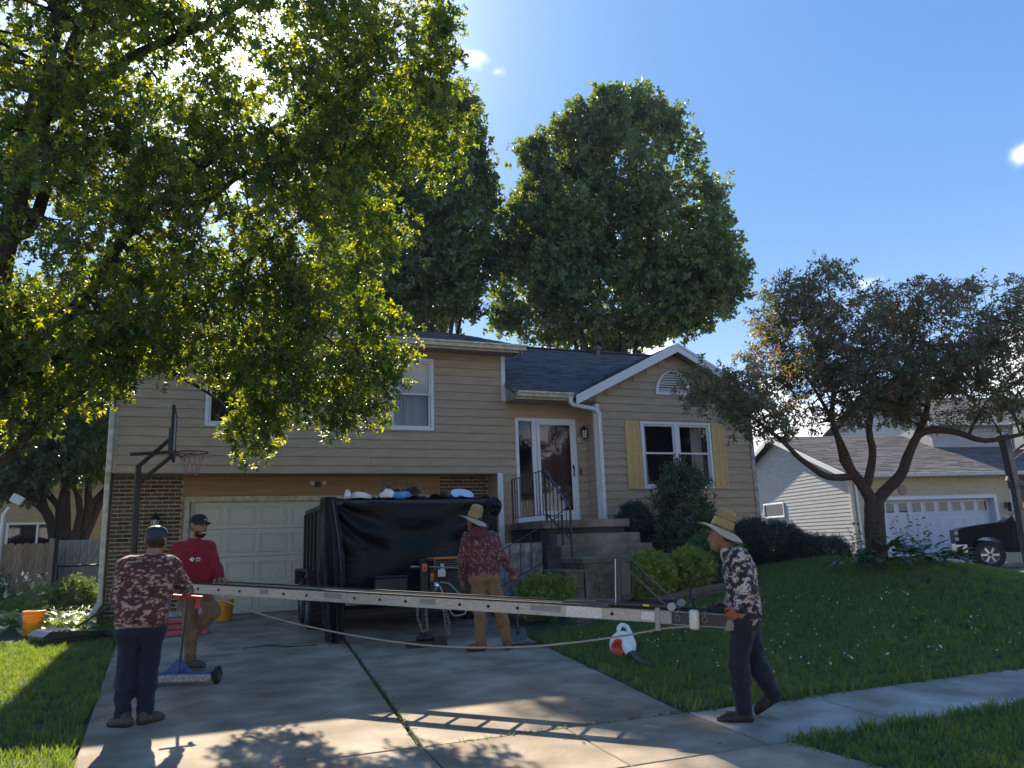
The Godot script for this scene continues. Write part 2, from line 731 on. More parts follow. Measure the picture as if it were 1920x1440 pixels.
func ring(b: MB, x0: float, x1: float, y0: float, y1: float, z0: float, z1: float, w: float, bev := 0.004) -> void:
	b.box(Vector3((x0 + x1) * 0.5, y1 - w * 0.5, (z0 + z1) * 0.5), Vector3(x1 - x0, w, z1 - z0), Basis(), bev)
	b.box(Vector3((x0 + x1) * 0.5, y0 + w * 0.5, (z0 + z1) * 0.5), Vector3(x1 - x0, w, z1 - z0), Basis(), bev)
	b.box(Vector3(x0 + w * 0.5, (y0 + y1) * 0.5, (z0 + z1) * 0.5), Vector3(w, y1 - y0 - 2 * w, z1 - z0), Basis(), bev)
	b.box(Vector3(x1 - w * 0.5, (y0 + y1) * 0.5, (z0 + z1) * 0.5), Vector3(w, y1 - y0 - 2 * w, z1 - z0), Basis(), bev)

# a dark room behind an opening in a wall at z
func niche(par: Node3D, x0: float, x1: float, y0: float, y1: float, z: float, deep: float) -> void:
	var b := MB.new()
	var c := [Vector3(x0, y0, z), Vector3(x1, y0, z), Vector3(x1, y1, z), Vector3(x0, y1, z)]
	var d := Vector3(0, 0, -deep)
	b.quad(c[0] + d, c[1] + d, c[2] + d, c[3] + d)
	for k in 4:
		var a: Vector3 = c[k]
		var e: Vector3 = c[(k + 1) % 4]
		b.quad_o(a, e, e + d, a + d, Vector3((x0 + x1) * 0.5, (y0 + y1) * 0.5, z) - (a + e) * 0.5)
	mk("room_lining", b, M.dark_room, par, true)

func curtain(par: Node3D, x0: float, x1: float, y0: float, y1: float, z: float, m: Material) -> void:
	var b := MB.new()
	var n := int((x1 - x0) / 0.05) * 4 + 4
	b.sheet(n, 2, func(u: float, v: float): return Vector3(lerpf(x0, x1, u), lerpf(y1, y0, v), z + 0.014 * sin(u * (x1 - x0) * 95.0) + 0.01 * sin(u * 31.0)))
	mk("curtain", b, m, par, true)

func sash_window(par: Node3D, x0: float, x1: float, y0: float, y1: float, z: float, label: String, cur: int) -> Node3D:
	var fr := MB.new()
	ring(fr, x0, x1, y0, y1, z - 0.02, z + 0.045, 0.062)
	var w := mk("window", fr, M.white_trim, par)
	if label:
		w.set_meta("label", label)
	var ym := (y0 + y1) * 0.5
	var up := MB.new()
	ring(up, x0 + 0.064, x1 - 0.064, ym - 0.02, y1 - 0.064, z - 0.005, z + 0.028, 0.035)
	mk("sash", up, M.white_trim, w, true)
	var dn := MB.new()
	ring(dn, x0 + 0.064, x1 - 0.064, y0 + 0.064, ym + 0.016, z - 0.035, z - 0.007, 0.038)
	mk("sash", dn, M.white_trim, w, true)
	for q in [[ym, y1 - 0.09, z + 0.012], [y0 + 0.09, ym, z - 0.02]]:
		var g := MB.new()
		g.quad(Vector3(x0 + 0.09, q[0], q[2]), Vector3(x1 - 0.09, q[0], q[2]), Vector3(x1 - 0.09, q[1], q[2]), Vector3(x0 + 0.09, q[1], q[2]))
		mk("pane", g, M.glass, w, true)
	niche(w, x0 + 0.03, x1 - 0.03, y0 + 0.03, y1 - 0.03, z - 0.022, 0.7)
	if cur == 1:
		var bl := MB.new()
		bl.quad(Vector3(x0 + 0.06, ym, z - 0.07), Vector3(x1 - 0.06, ym, z - 0.07), Vector3(x1 - 0.06, y1 - 0.06, z - 0.07), Vector3(x0 + 0.06, y1 - 0.06, z - 0.07))
		mk("blind", bl, M.curtain, w, true)
		curtain(w, x0 + 0.06, x0 + 0.32, y0 + 0.05, ym, z - 0.13, M.curtain_dim)
		curtain(w, x0 + 0.34, x1 - 0.1, y0 + 0.05, ym, z - 0.19, M.curtain_dim)
	elif cur == 2:
		curtain(w, x0 + 0.05, x0 + 0.26, y0 + 0.05, y1 - 0.05, z - 0.15, M.curtain)
		curtain(w, x1 - 0.36, x1 - 0.05, y0 + 0.05, y1 - 0.05, z - 0.15, M.curtain)
	return w

func brick_wall(par: Node3D, x0: float, x1: float, y0: float, y1: float, z: float, ybuild: float) -> void:
	var b := MB.new()
	b.box(Vector3((x0 + x1) * 0.5, (y0 + y1) * 0.5, z - 0.06), Vector3(x1 - x0, y1 - y0, 0.106))
	var w := mk("brick_wall", b, M.mortar, par)
	var meshes := []
	for v in 4:
		var q := MB.new()
		q.box(Vector3.ZERO, Vector3(0.2, 0.054, 0.03), Basis(), 0.004)
		meshes.append(q.mesh())
	var rest := MB.new()
	var row := 0
	var y := y1 - 0.037
	while y > y0 + 0.02:
		var x := x0 + 0.006 - (0.105 if row % 2 == 1 else 0.0)
		while x < x1 - 0.02:
			var l := maxf(x, x0 + 0.006)
			var r := minf(x + 0.2, x1 - 0.006)
			if r - l > 0.03:
				var p := Vector3((l + r) * 0.5, y + rn() * 0.002, z - 0.0165 + rn() * 0.002)
				if y > ybuild:
					var o := put("brick", meshes[rng.randi() % 4], M.bricks[rng.randi() % M.bricks.size()], w, true)
					o.position = p
					o.scale = Vector3((r - l) / 0.2, 1.0 + rn() * 0.06, 1.0)
					o.rotation.z = rn() * 0.006
				else:
					rest.box(p, Vector3(r - l, 0.058, 0.03))
			x += 0.21
		y -= 0.074
		row += 1
	if rest.v.size() > 0:
		var o := mk("bricks_below", rest, M.bricks[0], w, true)
		o.set_meta("kind", "stuff")

# shingled slope: a, b the eave ends, c, d the ridge ends above b and a
func shingles(b: MB, a: Vector3, bb: Vector3, c: Vector3, d: Vector3, course: float, tab: float, clip = null) -> void:
	var slope := (d - a).length()
	var rows := int(ceil(slope / course))
	var nrm := (bb - a).cross(d - a).normalized()
	if nrm.y < 0:
		nrm = -nrm
	var base := Color(1, 1, 1)
	for r in rows:
		var v0 := float(r) / rows
		var v1 := minf(1.0, float(r + 1) / rows)
		var L := a.lerp(d, v0)
		var R := bb.lerp(c, v0)
		var L1 := a.lerp(d, v1)
		var R1 := bb.lerp(c, v1)
		var n := maxi(1, int((R - L).length() / tab))
		var u := 0.0
		while u < 1.0:
			var w := minf(1.0, u + rn(0.6, 1.4) / n)
			if not clip != null or clip.call(L.lerp(R, (u + w) * 0.5)):
				var g := rn(0.45, 1.5)
				b.col = Color(g, g * rn(0.98, 1.02), g * rn(0.97, 1.04))
				var h := 0.012 + rn(0.0, 0.012)
				var p0 := L.lerp(R, u) + nrm * h
				var p1 := L.lerp(R, w) + nrm * h
				var p2 := L1.lerp(R1, w) + nrm * 0.002
				var p3 := L1.lerp(R1, u) + nrm * 0.002
				b.quad_o(p0, p1, p2, p3, nrm)
				b.quad_o(L.lerp(R, u), L.lerp(R, w), p1, p0, a - d)
				b.quad_o(L.lerp(R, w), p1, p2, L1.lerp(R1, w), R - L)
			u = w
	b.col = base

func gutter(par: Node3D, a: Vector3, bb: Vector3, out: Vector3, m: Material) -> void:
	# K-style trough running from a to bb, open above, its front to out
	var b := MB.new()
	var d := (bb - a)
	var prof := [Vector2(0, 0.0), Vector2(0, -0.11), Vector2(0.07, -0.11), Vector2(0.085, -0.055), Vector2(0.115, -0.03), Vector2(0.115, 0.0), Vector2(0.103, 0.0), Vector2(0.103, -0.02), Vector2(0.07, -0.05), Vector2(0.06, -0.1), Vector2(0.01, -0.1), Vector2(0.01, 0.0)]
	for k in prof.size():
		var p: Vector2 = prof[k]
		var q: Vector2 = prof[(k + 1) % prof.size()]
		var e := q - p
		b.quad_o(a + out * p.x + Vector3(0, p.y, 0), a + out * q.x + Vector3(0, q.y, 0), bb + out * q.x + Vector3(0, q.y, 0), bb + out * p.x + Vector3(0, p.y, 0), out * (-e.y) + Vector3(0, e.x, 0))
	for s in [a, bb]:
		b.box(s + out * 0.05 + Vector3(0, -0.055, 0), Vector3(0.006, 0.108, 0.1) if absf(out.z) > 0.5 else Vector3(0.1, 0.108, 0.006), Basis(Vector3.UP, atan2(out.x, out.z)) if absf(out.z) > 0.5 else Basis())
	mk("gutter", b, m, par)

func downspout(par: Node3D, pts: Array, m: Material) -> void:
	var b := MB.new()
	for k in pts.size() - 1:
		b.bar(pts[k], pts[k + 1], 0.085, 0.062, Vector3(0, 0, 1), 0.012)
		if k > 0:
			b.box(pts[k], Vector3(0.087, 0.07, 0.066), Basis(), 0.012)
	mk("downspout", b, m, par)

func lantern(par: Node3D, p: Vector3, s: float) -> void:
	# wall lantern whose back plate touches the wall at p
	var b := MB.new()
	b.box(p + Vector3(0, 0.0, 0.012), Vector3(0.09, 0.16, 0.024) * s, Basis(), 0.006)
	b.tube([p + Vector3(0, 0.04, 0.02) * s, p + Vector3(0, 0.12, 0.07) * s, p + Vector3(0, 0.1, 0.12) * s, p + Vector3(0, 0.05, 0.12) * s], 0.009 * s, 6)
	var at := Transform3D(Basis.from_scale(vec(s)), p + Vector3(0, 0.0, 0.12) * s)
	b.lathe([Vector2(0.001, 0.09), Vector2(0.018, 0.08), Vector2(0.02, 0.06), Vector2(0.075, 0.015), Vector2(0.078, 0.0), Vector2(0.001, 0.0)], 6, at)
	b.lathe([Vector2(0.001, -0.215), Vector2(0.012, -0.2), Vector2(0.05, -0.185), Vector2(0.052, -0.17), Vector2(0.001, -0.17)], 6, at)
	for k in 6:
		var a := TAU * k / 6
		b.tube([p + Vector3(cos(a) * 0.068, 0.0, 0.12 + sin(a) * 0.068) * s, p + Vector3(cos(a) * 0.05, -0.18, 0.12 + sin(a) * 0.05) * s], 0.005 * s, 4)
		var a2 := TAU * (k + 1) / 6
		b.tube([p + Vector3(cos(a) * 0.066, -0.01, 0.12 + sin(a) * 0.066) * s, p + Vector3(cos(a2) * 0.051, -0.17, 0.12 + sin(a2) * 0.051) * s], 0.0025 * s, 3)
	var l := mk("wall_lantern", b, M.black_metal, par)
	var g := MB.new()
	g.lathe([Vector2(0.048, -0.17), Vector2(0.064, 0.0)], 6, at)
	mk("lamp_glass", g, M.milk_glass, l, true)

func house() -> void:
	var h := thing("house", "tan lap sided split level house with garage under the upper floor and white gable trim", "house", Vector3(5, 0.4, -3.6))
	var tan: Array = M.siding
	var ref := 3.114
	var e := 0.1726
	var w1 := [-0.1, 0.88, 3.83, 5.33]
	var w2 := [3.34, 4.27, 3.83, 5.34]
	# ---- upper block over the garage
	var holes := [[w1[0] + 0.03, w1[1] - 0.03, w1[2] + 0.03, w1[3] - 0.03], [w2[0] + 0.03, w2[1] - 0.03, w2[2] + 0.03, w2[3] - 0.03]]
	var door := [6.06, 7.49, 1.93, 4.155]
	siding(h, "siding_board", -1.53, 5.78, 4.53, 5.5, 0.0, holes, ref, e, tan)
	siding(h, "siding_board", -1.53, 5.755, 2.975, 4.53, 0.0, holes, ref, e, tan)
	siding(h, "siding_board", 5.755, 7.8, 1.7, 4.53, 0.0, [[door[0] + 0.02, door[1] - 0.02, 1.9, door[3] - 0.02]], ref, e, tan, null, false)
	var wb := MB.new()
	wall_grid(wb, -1.6, 5.85, 2.975, 5.52, -0.002, holes)
	wall_grid(wb, 5.755, 7.8, 0.4, 4.55, -0.002, [[door[0] + 0.03, door[1] - 0.03, 1.95, door[3] - 0.03]])
	# the other sides of the block, closed all round
	wb.quad(Vector3(-1.6, 0.4, -7.9), Vector3(-1.6, 0.4, -0.6), Vector3(-1.6, 5.5, -0.6), Vector3(-1.6, 5.5, -7.9))
	wb.quad(Vector3(-1.6, 2.975, -0.6), Vector3(-1.6, 2.975, -0.002), Vector3(-1.6, 5.5, -0.002), Vector3(-1.6, 5.5, -0.6))
	wb.quad(Vector3(5.85, 4.4, -0.002), Vector3(5.85, 4.4, -7.9), Vector3(5.85, 5.5, -7.9), Vector3(5.85, 5.5, -0.002))
	wb.quad(Vector3(11.8, 0.4, -7.9), Vector3(-1.6, 0.4, -7.9), Vector3(-1.6, 5.5, -7.9), Vector3(11.8, 5.5, -7.9))
	wb.quad(Vector3(11.8, 0.4, 0.5), Vector3(11.8, 0.4, -7.9), Vector3(11.8, 4.6, -7.9), Vector3(11.8, 4.6, 0.5))
	for s in [[-1.6, 0], [5.85, 1]]:
		var g := [Vector3(s[0], 5.49, -0.002), Vector3(s[0], 5.49, -7.3), Vector3(s[0], 6.85, -3.65)]
		wb.tri_o(g[0], g[1], g[2], Vector3(-1 if s[1] == 0 else 1, 0, 0))
	wb.tri_o(Vector3(11.8, 4.55, 0.5), Vector3(11.8, 4.55, -7.8), Vector3(11.8, 6.6, -3.65), Vector3.RIGHT)
	# the return under the overhang at the entry, and the garage front behind
	wb.quad(Vector3(5.64, 0.4, -0.6), Vector3(5.64, 0.4, -0.002), Vector3(5.64, 2.975, -0.002), Vector3(5.64, 2.975, -0.6))
	mk("wall_sheathing", wb, M.siding[0], h)
	var trim := MB.new()
	trim.box(Vector3(-1.565, 4.24, 0.01), Vector3(0.09, 2.53, 0.04), Basis(), 0.004)
	mk("corner_board", trim, M.beige_trim, h)
	trim = MB.new()
	trim.box(Vector3(5.825, 5.01, 0.012), Vector3(0.09, 1.0, 0.044), Basis(), 0.004)
	mk("corner_board", trim, M.white_trim, h)
	trim = MB.new()
	trim.box(Vector3(5.69, 1.9, 0.012), Vector3(0.115, 2.15, 0.045), Basis(), 0.004)
	mk("corner_board", trim, M.white_trim, h)
	trim = MB.new()
	trim.box(Vector3(2.05, 2.985, 0.012), Vector3(7.25, 0.045, 0.03), Basis(), 0.003)
	mk("skirt_board", trim, M.siding[1], h)
	# soffit of the overhang
	for k in 58:
		var q := MB.new()
		q.box(Vector3(-1.58 + 0.125 * k + 0.0625, 2.968, -0.31), Vector3(0.121, 0.014, 0.58), Basis(), 0.003)
		mk("soffit_panel", q, M.soffit, h)
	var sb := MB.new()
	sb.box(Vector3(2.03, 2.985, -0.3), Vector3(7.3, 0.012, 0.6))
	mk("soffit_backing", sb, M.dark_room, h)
	# garage front
	var gf := MB.new()
	wall_grid(gf, -0.42, 4.55, 0.38, 2.98, -0.63, [[-0.33, 4.54, 0.0, 2.55]])
	mk("garage_wall", gf, M.siding[0], h)
	siding(h, "header_board", -0.42, 4.53, 2.58, 2.965, -0.63, [], 2.598, 0.1726, [M.siding_brown], null, true)
	var gt := MB.new()
	gt.box(Vector3(2.09, 2.535, -0.605), Vector3(4.93, 0.09, 0.05), Basis(), 0.004)
	gt.box(Vector3(-0.335, 1.445, -0.605), Vector3(0.09, 2.09, 0.05), Basis(), 0.004)
	gt.box(Vector3(4.5, 1.445, -0.605), Vector3(0.09, 2.09, 0.05), Basis(), 0.004)
	gt.box(Vector3(2.09, 2.48, -0.66), Vector3(4.75, 0.02, 0.06))
	mk("garage_frame", gt, M.garage_trim, h)
	var gd := MB.new()
	gd.box(Vector3(2.09, 1.44, -0.73), Vector3(4.76, 2.08, 0.03))
	var gdo := mk("garage_door", gd, M.garage_door, h)
	for r in 4:
		var y0 := 0.405 + r * 0.521
		var q := MB.new()
		q.box(Vector3(2.09, y0 + 0.2605, -0.695), Vector3(4.74, 0.517, 0.04), Basis(), 0.008)
		mk("door_section", q, M.garage_door, gdo, true)
		for k in 8:
			var p := MB.new()
			var x0 := -0.27 + k * 0.59 + 0.06
			ring(p, x0, x0 + 0.5, y0 + 0.085, y0 + 0.44, -0.678, -0.662, 0.022, 0.007)
			ring(p, x0 + 0.045, x0 + 0.455, y0 + 0.13, y0 + 0.395, -0.678, -0.668, 0.016, 0.005)
			mk("panel", p, M.garage_door, gdo, true)
	var seal := MB.new()
	seal.box(Vector3(2.09, 0.40, -0.695), Vector3(4.74, 0.02, 0.05))
	mk("door_seal", seal, M.black_rubber, gdo, true)
	brick_wall(h, -1.6, -0.42, 0.36, 2.962, -0.6, 0.0)
	brick_wall(h, 4.55, 5.64, 0.36, 2.962, -0.6, 2.2)
	var bs := MB.new()
	bs.box(Vector3(-1.655, 1.66, -0.75), Vector3(0.1, 2.6, 0.32))
	mk("brick_return", bs, M.bricks[1], h)
	# floodlight over the garage
	var fl := MB.new()
	fl.box(Vector3(2.04, 2.8, -0.58), Vector3(0.11, 0.09, 0.07), Basis(), 0.012)
	var flo := mk("floodlight", fl, M.black_metal, h)
	for s in [-1, 1]:
		var q := MB.new()
		q.lathe([Vector2(0.001, -0.03), Vector2(0.03, -0.03), Vector2(0.04, 0.02), Vector2(0.042, 0.05), Vector2(0.001, 0.052)], 12, Transform3D(Basis(Vector3(0, 0, 1), -s * 1.1) * Basis(Vector3(1, 0, 0), 0.9), Vector3(2.04 + s * 0.1, 2.81, -0.53)))
		mk("lamp_head", q, M.white_trim, flo, true)
	lantern(h, Vector3(-0.86, 2.16, -0.588), 1.25)
	sash_window(h, w1[0], w1[1], w1[2], w1[3], 0.01, "upstairs window half hidden by hanging branches", 0)
	sash_window(h, w2[0], w2[1], w2[2], w2[3], 0.01, "upstairs window with pale blind in its top half", 1)
	# ---- upper roof
	var rb := MB.new()
	var s1 := 0.333
	var E := 0.53
	var xl := -1.72
	var xr := 6.08
	var yr := 5.6 + s1 * (3.65 + E)
	shingles(rb, Vector3(xl, 5.6, E + 0.03), Vector3(xr, 5.6, E + 0.03), Vector3(xr, yr, -3.65), Vector3(xl, yr, -3.65), 0.14, 0.3)
	shingles(rb, Vector3(xr, 5.6, -7.83), Vector3(xl, 5.6, -7.83), Vector3(xl, yr, -3.65), Vector3(xr, yr, -3.65), 0.28, 0.8)
	var ro := mk("roof", rb, M.shingle, h)
	var rs := MB.new()
	for s in [[E, 1], [-7.8, -1]]:
		var q := [Vector3(xl, 5.575, s[0]), Vector3(xr, 5.575, s[0]), Vector3(xr, yr - 0.03, -3.65), Vector3(xl, yr - 0.03, -3.65)]
		rs.quad_o(q[0], q[1], q[2], q[3], Vector3.UP)
		rs.quad_o(q[0] - Vector3(0, 0.05, 0), q[1] - Vector3(0, 0.05, 0), q[2] - Vector3(0, 0.05, 0), q[3] - Vector3(0, 0.05, 0), Vector3.DOWN)
	mk("roof_deck", rs, M.dark_wood, ro, true)
	for x in [xl, xr]:
		var q := MB.new()
		for s in [1.0, -1.0]:
			var a := Vector3(x, 5.51, E if s > 0 else -7.8)
			var t := Vector3(x, yr - 0.1, -3.65)
			q.bar(a, t, 0.025, 0.15, Vector3.UP, 0.003)
		mk("rake_board", q, M.beige_trim, h)
	var fa := MB.new()
	fa.box(Vector3((xl + xr) * 0.5 - 0.03, 5.53, E - 0.015), Vector3(xr - xl - 0.06, 0.14, 0.022), Basis(), 0.002)
	mk("fascia", fa, M.beige_trim, h)
	gutter(h, Vector3(xl, 5.615, E - 0.002), Vector3(xr + 0.06, 5.615, E - 0.002), Vector3(0, 0, 1), M.cream_gutter)
	for k in 62:
		var q := MB.new()
		q.box(Vector3(xl + 0.0625 + 0.125 * k, 5.5, 0.255), Vector3(0.121, 0.012, 0.5), Basis(), 0.003)
		mk("soffit_panel", q, M.soffit, h)
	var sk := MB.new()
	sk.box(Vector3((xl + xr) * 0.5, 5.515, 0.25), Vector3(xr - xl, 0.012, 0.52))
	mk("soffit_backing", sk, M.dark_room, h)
	# ---- entry: door, side light, lamp, number
	var df := MB.new()
	ring(df, door[0], door[1], 1.99, door[3], -0.02, 0.045, 0.07)
	df.box(Vector3(6.49, 3.07, 0.012), Vector3(0.1, 2.03, 0.06), Basis(), 0.004)
	var dfo := mk("door_frame", df, M.white_trim, h)
	var sl := MB.new()
	sl.quad(Vector3(6.13, 2.06, 0.0), Vector3(6.44, 2.06, 0.0), Vector3(6.44, 4.085, 0.0), Vector3(6.13, 4.085, 0.0))
	mk("side_light", sl, M.glass, dfo, true)
	niche(dfo, 6.1, 6.46, 2.03, 4.1, -0.021, 0.8)
	var sillb := MB.new()
	sillb.box(Vector3(6.775, 1.955, 0.03), Vector3(1.45, 0.07, 0.1), Basis(), 0.006)
	mk("door_sill", sillb, M.white_trim, dfo, true)
	var sd := MB.new()
	ring(sd, 6.55, 7.42, 2.06, 4.09, 0.012, 0.05, 0.075, 0.006)
	sd.box(Vector3(6.985, 2.15, 0.03), Vector3(0.73, 0.05, 0.034), Basis(), 0.004)
	var sdo := mk("storm_door", sd, M.white_trim, h)
	var sg := MB.new()
	sg.quad(Vector3(6.62, 2.13, 0.03), Vector3(7.35, 2.13, 0.03), Vector3(7.35, 4.02, 0.03), Vector3(6.62, 4.02, 0.03))
	mk("door_glass", sg, M.glass, sdo, true)
	var hd := MB.new()
	hd.tube([Vector3(7.385, 3.12, 0.05), Vector3(7.385, 3.1, 0.09), Vector3(7.38, 3.0, 0.095), Vector3(7.385, 2.93, 0.09), Vector3(7.385, 2.91, 0.05)], 0.012, 6)
	hd.box(Vector3(7.385, 3.11, 0.055), Vector3(0.035, 0.09, 0.012), Basis(), 0.004)
	mk("door_handle", hd, M.black_metal, sdo, true)
	var pd := MB.new()
	pd.box(Vector3(6.985, 3.06, -0.08), Vector3(0.9, 2.1, 0.045))
	for q in [[6.6, 6.93, 3.45, 3.95], [7.04, 7.37, 3.45, 3.95], [6.6, 6.93, 2.75, 3.36], [7.04, 7.37, 2.75, 3.36], [6.6, 6.93, 2.12, 2.66], [7.04, 7.37, 2.12, 2.66]]:
		ring(pd, q[0], q[1], q[2], q[3], -0.058, -0.045, 0.03, 0.005)
		pd.box(Vector3((q[0] + q[1]) * 0.5, (q[2] + q[3]) * 0.5, -0.055), Vector3(q[1] - q[0] - 0.12, q[3] - q[2] - 0.12, 0.016), Basis(), 0.006)
	mk("front_door", pd, M.maroon_door, h)
	lantern(h, Vector3(7.66, 3.9, 0.012), 1.0)
	var tm := TextMesh.new()
	tm.text = "5225"
	tm.font_size = 64
	tm.pixel_size = 0.0018
	tm.depth = 0.012
	var sf := SystemFont.new()
	sf.font_names = PackedStringArray(["Droid Sans"])
	tm.font = sf
	var num := put("house_number", tm, M.white_trim, h, true)
	num.position = Vector3(7.655, 3.695, 0.034) - h.position
	var npb := MB.new()
	npb.box(Vector3(7.655, 3.695, 0.018), Vector3(0.3, 0.13, 0.018), Basis(), 0.003)
	mk("number_plate", npb, M.siding[2], h)
	var db := MB.new()
	db.box(Vector3(7.575, 3.0, 0.022), Vector3(0.045, 0.14, 0.024), Basis(), 0.006)
	mk("doorbell", db, M.black_plastic, h)
	# ---- gabled front room
	var gz := 0.5
	var gx0 := 7.76
	var gx1 := 11.82
	var gxc := 9.77
	var gcl := func(y: float): return [gxc - (5.66 - y) / 0.5, gxc + (5.66 - y) / 0.5]
	var win := [8.83, 10.67, 2.585, 4.07]
	siding(h, "siding_board", gx0 + 0.005, gx1, 0.75, 5.6, gz, [[win[0] + 0.03, win[1] - 0.03, win[2] + 0.03, win[3] - 0.03]], 2.5545 - 0.1726 * 8, e, tan, gcl)
	var gw := MB.new()
	wall_grid(gw, gx0, gx1, 0.5, 4.55, gz - 0.002, [[win[0] + 0.03, win[1] - 0.03, win[2] + 0.03, win[3] - 0.03]])
	gw.prism(PackedVector2Array([Vector2(gx0 - 0.4, 4.5), Vector2(gx1 + 0.38, 4.5), Vector2(gxc, 5.68)]), 0.02, Transform3D(Basis(), Vector3(0, 0, gz - 0.002)))
	gw.quad(Vector3(gx0, 0.5, -0.002), Vector3(gx0, 0.5, gz - 0.002), Vector3(gx0, 4.55, gz - 0.002), Vector3(gx0, 4.55, -0.002))
	mk("gable_wall", gw, M.siding[0], h)
	for k in 14:
		var q := MB.new()
		var yb := 2.105 + k * e
		q.quad(Vector3(gx0 - 0.014, yb, 0.01), Vector3(gx0 - 0.014, yb, gz - 0.09), Vector3(gx0 - 0.003, yb + e, gz - 0.09), Vector3(gx0 - 0.003, yb + e, 0.01))
		q.quad(Vector3(gx0 - 0.014, yb, gz - 0.09), Vector3(gx0 - 0.014, yb, 0.01), Vector3(gx0, yb, 0.01), Vector3(gx0, yb, gz - 0.09))
		mk("siding_board", q, tan[k % 3], h)
	var cb := MB.new()
	cb.box(Vector3(gx0 + 0.03, 3.0, gz + 0.012), Vector3(0.1, 2.85, 0.044), Basis(), 0.004)
	cb.box(Vector3(gx0 - 0.012, 3.0, gz - 0.05), Vector3(0.03, 2.85, 0.09), Basis(), 0.004)
	mk("corner_board", cb, M.white_trim, h)
	cb = MB.new()
	cb.box(Vector3(gx1 - 0.02, 2.75, gz + 0.014), Vector3(0.1, 3.4, 0.05), Basis(), 0.004)
	mk("corner_board", cb, M.white_trim_worn, h)
	# big four light window and shutters
	var wf := MB.new()
	ring(wf, win[0], win[1], win[2], win[3], gz - 0.02, gz + 0.05, 0.06)
	wf.box(Vector3(9.75, 3.3275, gz + 0.015), Vector3(0.11, 1.365, 0.065), Basis(), 0.005)
	var wfo := mk("window", wf, M.white_trim, h)
	wfo.set_meta("label", "wide front window of two double sashes between yellow shutters")
	for s in [[win[0] + 0.062, 9.693], [9.807, win[1] - 0.062]]:
		for q in [[3.35, win[3] - 0.062, gz + 0.01], [win[2] + 0.062, 3.39, gz - 0.008]]:
			var sq := MB.new()
			ring(sq, s[0], s[1], q[0], q[1], q[2] - 0.012, q[2] + 0.012, 0.04)
			mk("sash", sq, M.white_trim, wfo, true)
			var gp := MB.new()
			gp.quad(Vector3(s[0] + 0.03, q[0] + 0.03, q[2]), Vector3(s[1] - 0.03, q[0] + 0.03, q[2]), Vector3(s[1] - 0.03, q[1] - 0.03, q[2]), Vector3(s[0] + 0.03, q[1] - 0.03, q[2]))
			mk("pane", gp, M.glass, wfo, true)
	niche(wfo, win[0] + 0.03, win[1] - 0.03, win[2] + 0.03, win[3] - 0.03, gz - 0.022, 1.6)
	curtain(wfo, win[0] + 0.05, win[0] + 0.26, win[2] + 0.05, win[3] - 0.05, gz - 0.2, M.curtain)
	curtain(wfo, win[1] - 0.4, win[1] - 0.1, win[2] + 0.05, win[3] - 0.05, gz - 0.2, M.curtain)
	for s in [[8.445, 8.81], [10.69, 11.055]]:
		var sh := MB.new()
		sh.box(Vector3((s[0] + s[1]) * 0.5, 3.325, gz + 0.03), Vector3(s[1] - s[0] - 0.09, 1.42, 0.012))
		ring(sh, s[0], s[1], 2.585, 4.065, gz + 0.02, gz + 0.046, 0.05, 0.003)
		sh.box(Vector3((s[0] + s[1]) * 0.5, 3.33, gz + 0.033), Vector3(s[1] - s[0] - 0.1, 0.06, 0.025), Basis(), 0.003)
		var sho := mk("shutter", sh, M.yellow_wood, h)
		for k in 4:
			for r in 2:
				var q := MB.new()
				var wdt: float = (s[1] - s[0] - 0.1) / 4.0
				q.box(Vector3(s[0] + 0.05 + wdt * (k + 0.5), 2.965 + r * 0.725, gz + 0.038), Vector3(wdt - 0.004, 0.655, 0.006), Basis(), 0.002)
				mk("plank", q, M.yellow_wood if k % 2 == 0 else M.yellow_wood_b, sho, true)
	# half round louvre
	var vp := PackedVector2Array()
	var vi := PackedVector2Array()
	for k in 17:
		var a := PI * k / 16
		vp.append(Vector2(cos(a) * 0.47, sin(a) * 0.56))
		vi.append(Vector2(cos(a) * 0.39, sin(a) * 0.48 + 0.06))
	var vb := MB.new()
	var vat := Transform3D(Basis(), Vector3(9.76, 4.69, gz + 0.05))
	for k in 16:
		vb.quad_o(vat * Vector3(vp[k].x, vp[k].y, 0), vat * Vector3(vp[k + 1].x, vp[k + 1].y, 0), vat * Vector3(vi[k + 1].x, vi[k + 1].y, 0), vat * Vector3(vi[k].x, vi[k].y, 0), Vector3(0, 0, 1))
		vb.quad_o(vat * Vector3(vp[k].x, vp[k].y, 0), vat * Vector3(vp[k + 1].x, vp[k + 1].y, 0), vat * Vector3(vp[k + 1].x, vp[k + 1].y, -0.05), vat * Vector3(vp[k].x, vp[k].y, -0.05), Vector3(vp[k].x, vp[k].y, 0))
		vb.quad_o(vat * Vector3(vi[k].x, vi[k].y, 0), vat * Vector3(vi[k + 1].x, vi[k + 1].y, 0), vat * Vector3(vi[k + 1].x, vi[k + 1].y, -0.04), vat * Vector3(vi[k].x, vi[k].y, -0.04), Vector3(-vi[k].x, -vi[k].y, 0))
	vb.box(Vector3(9.76, 4.72, gz + 0.025), Vector3(0.94, 0.06, 0.055), Basis(), 0.004)
	var vo := mk("gable_vent", vb, M.white_trim, h)
	var vd := MB.new()
	vd.prism(vi, 0.004, Transform3D(Basis(), Vector3(9.76, 4.69, gz + 0.022)))
	mk("vent_backing", vd, M.dark_room, vo, true)
	for k in 8:
		var y := 0.085 + k * 0.056
		var half := 0.39 * sqrt(maxf(0.0, 1.0 - pow((y - 0.06) / 0.48, 2.0)))
		var q := MB.new()
		q.box(Vector3(9.76, 4.69 + y, gz + 0.037), Vector3(half * 2.0, 0.034, 0.008), Basis(Vector3.RIGHT, 0.6))
		mk("slat", q, M.white_trim, vo, true)
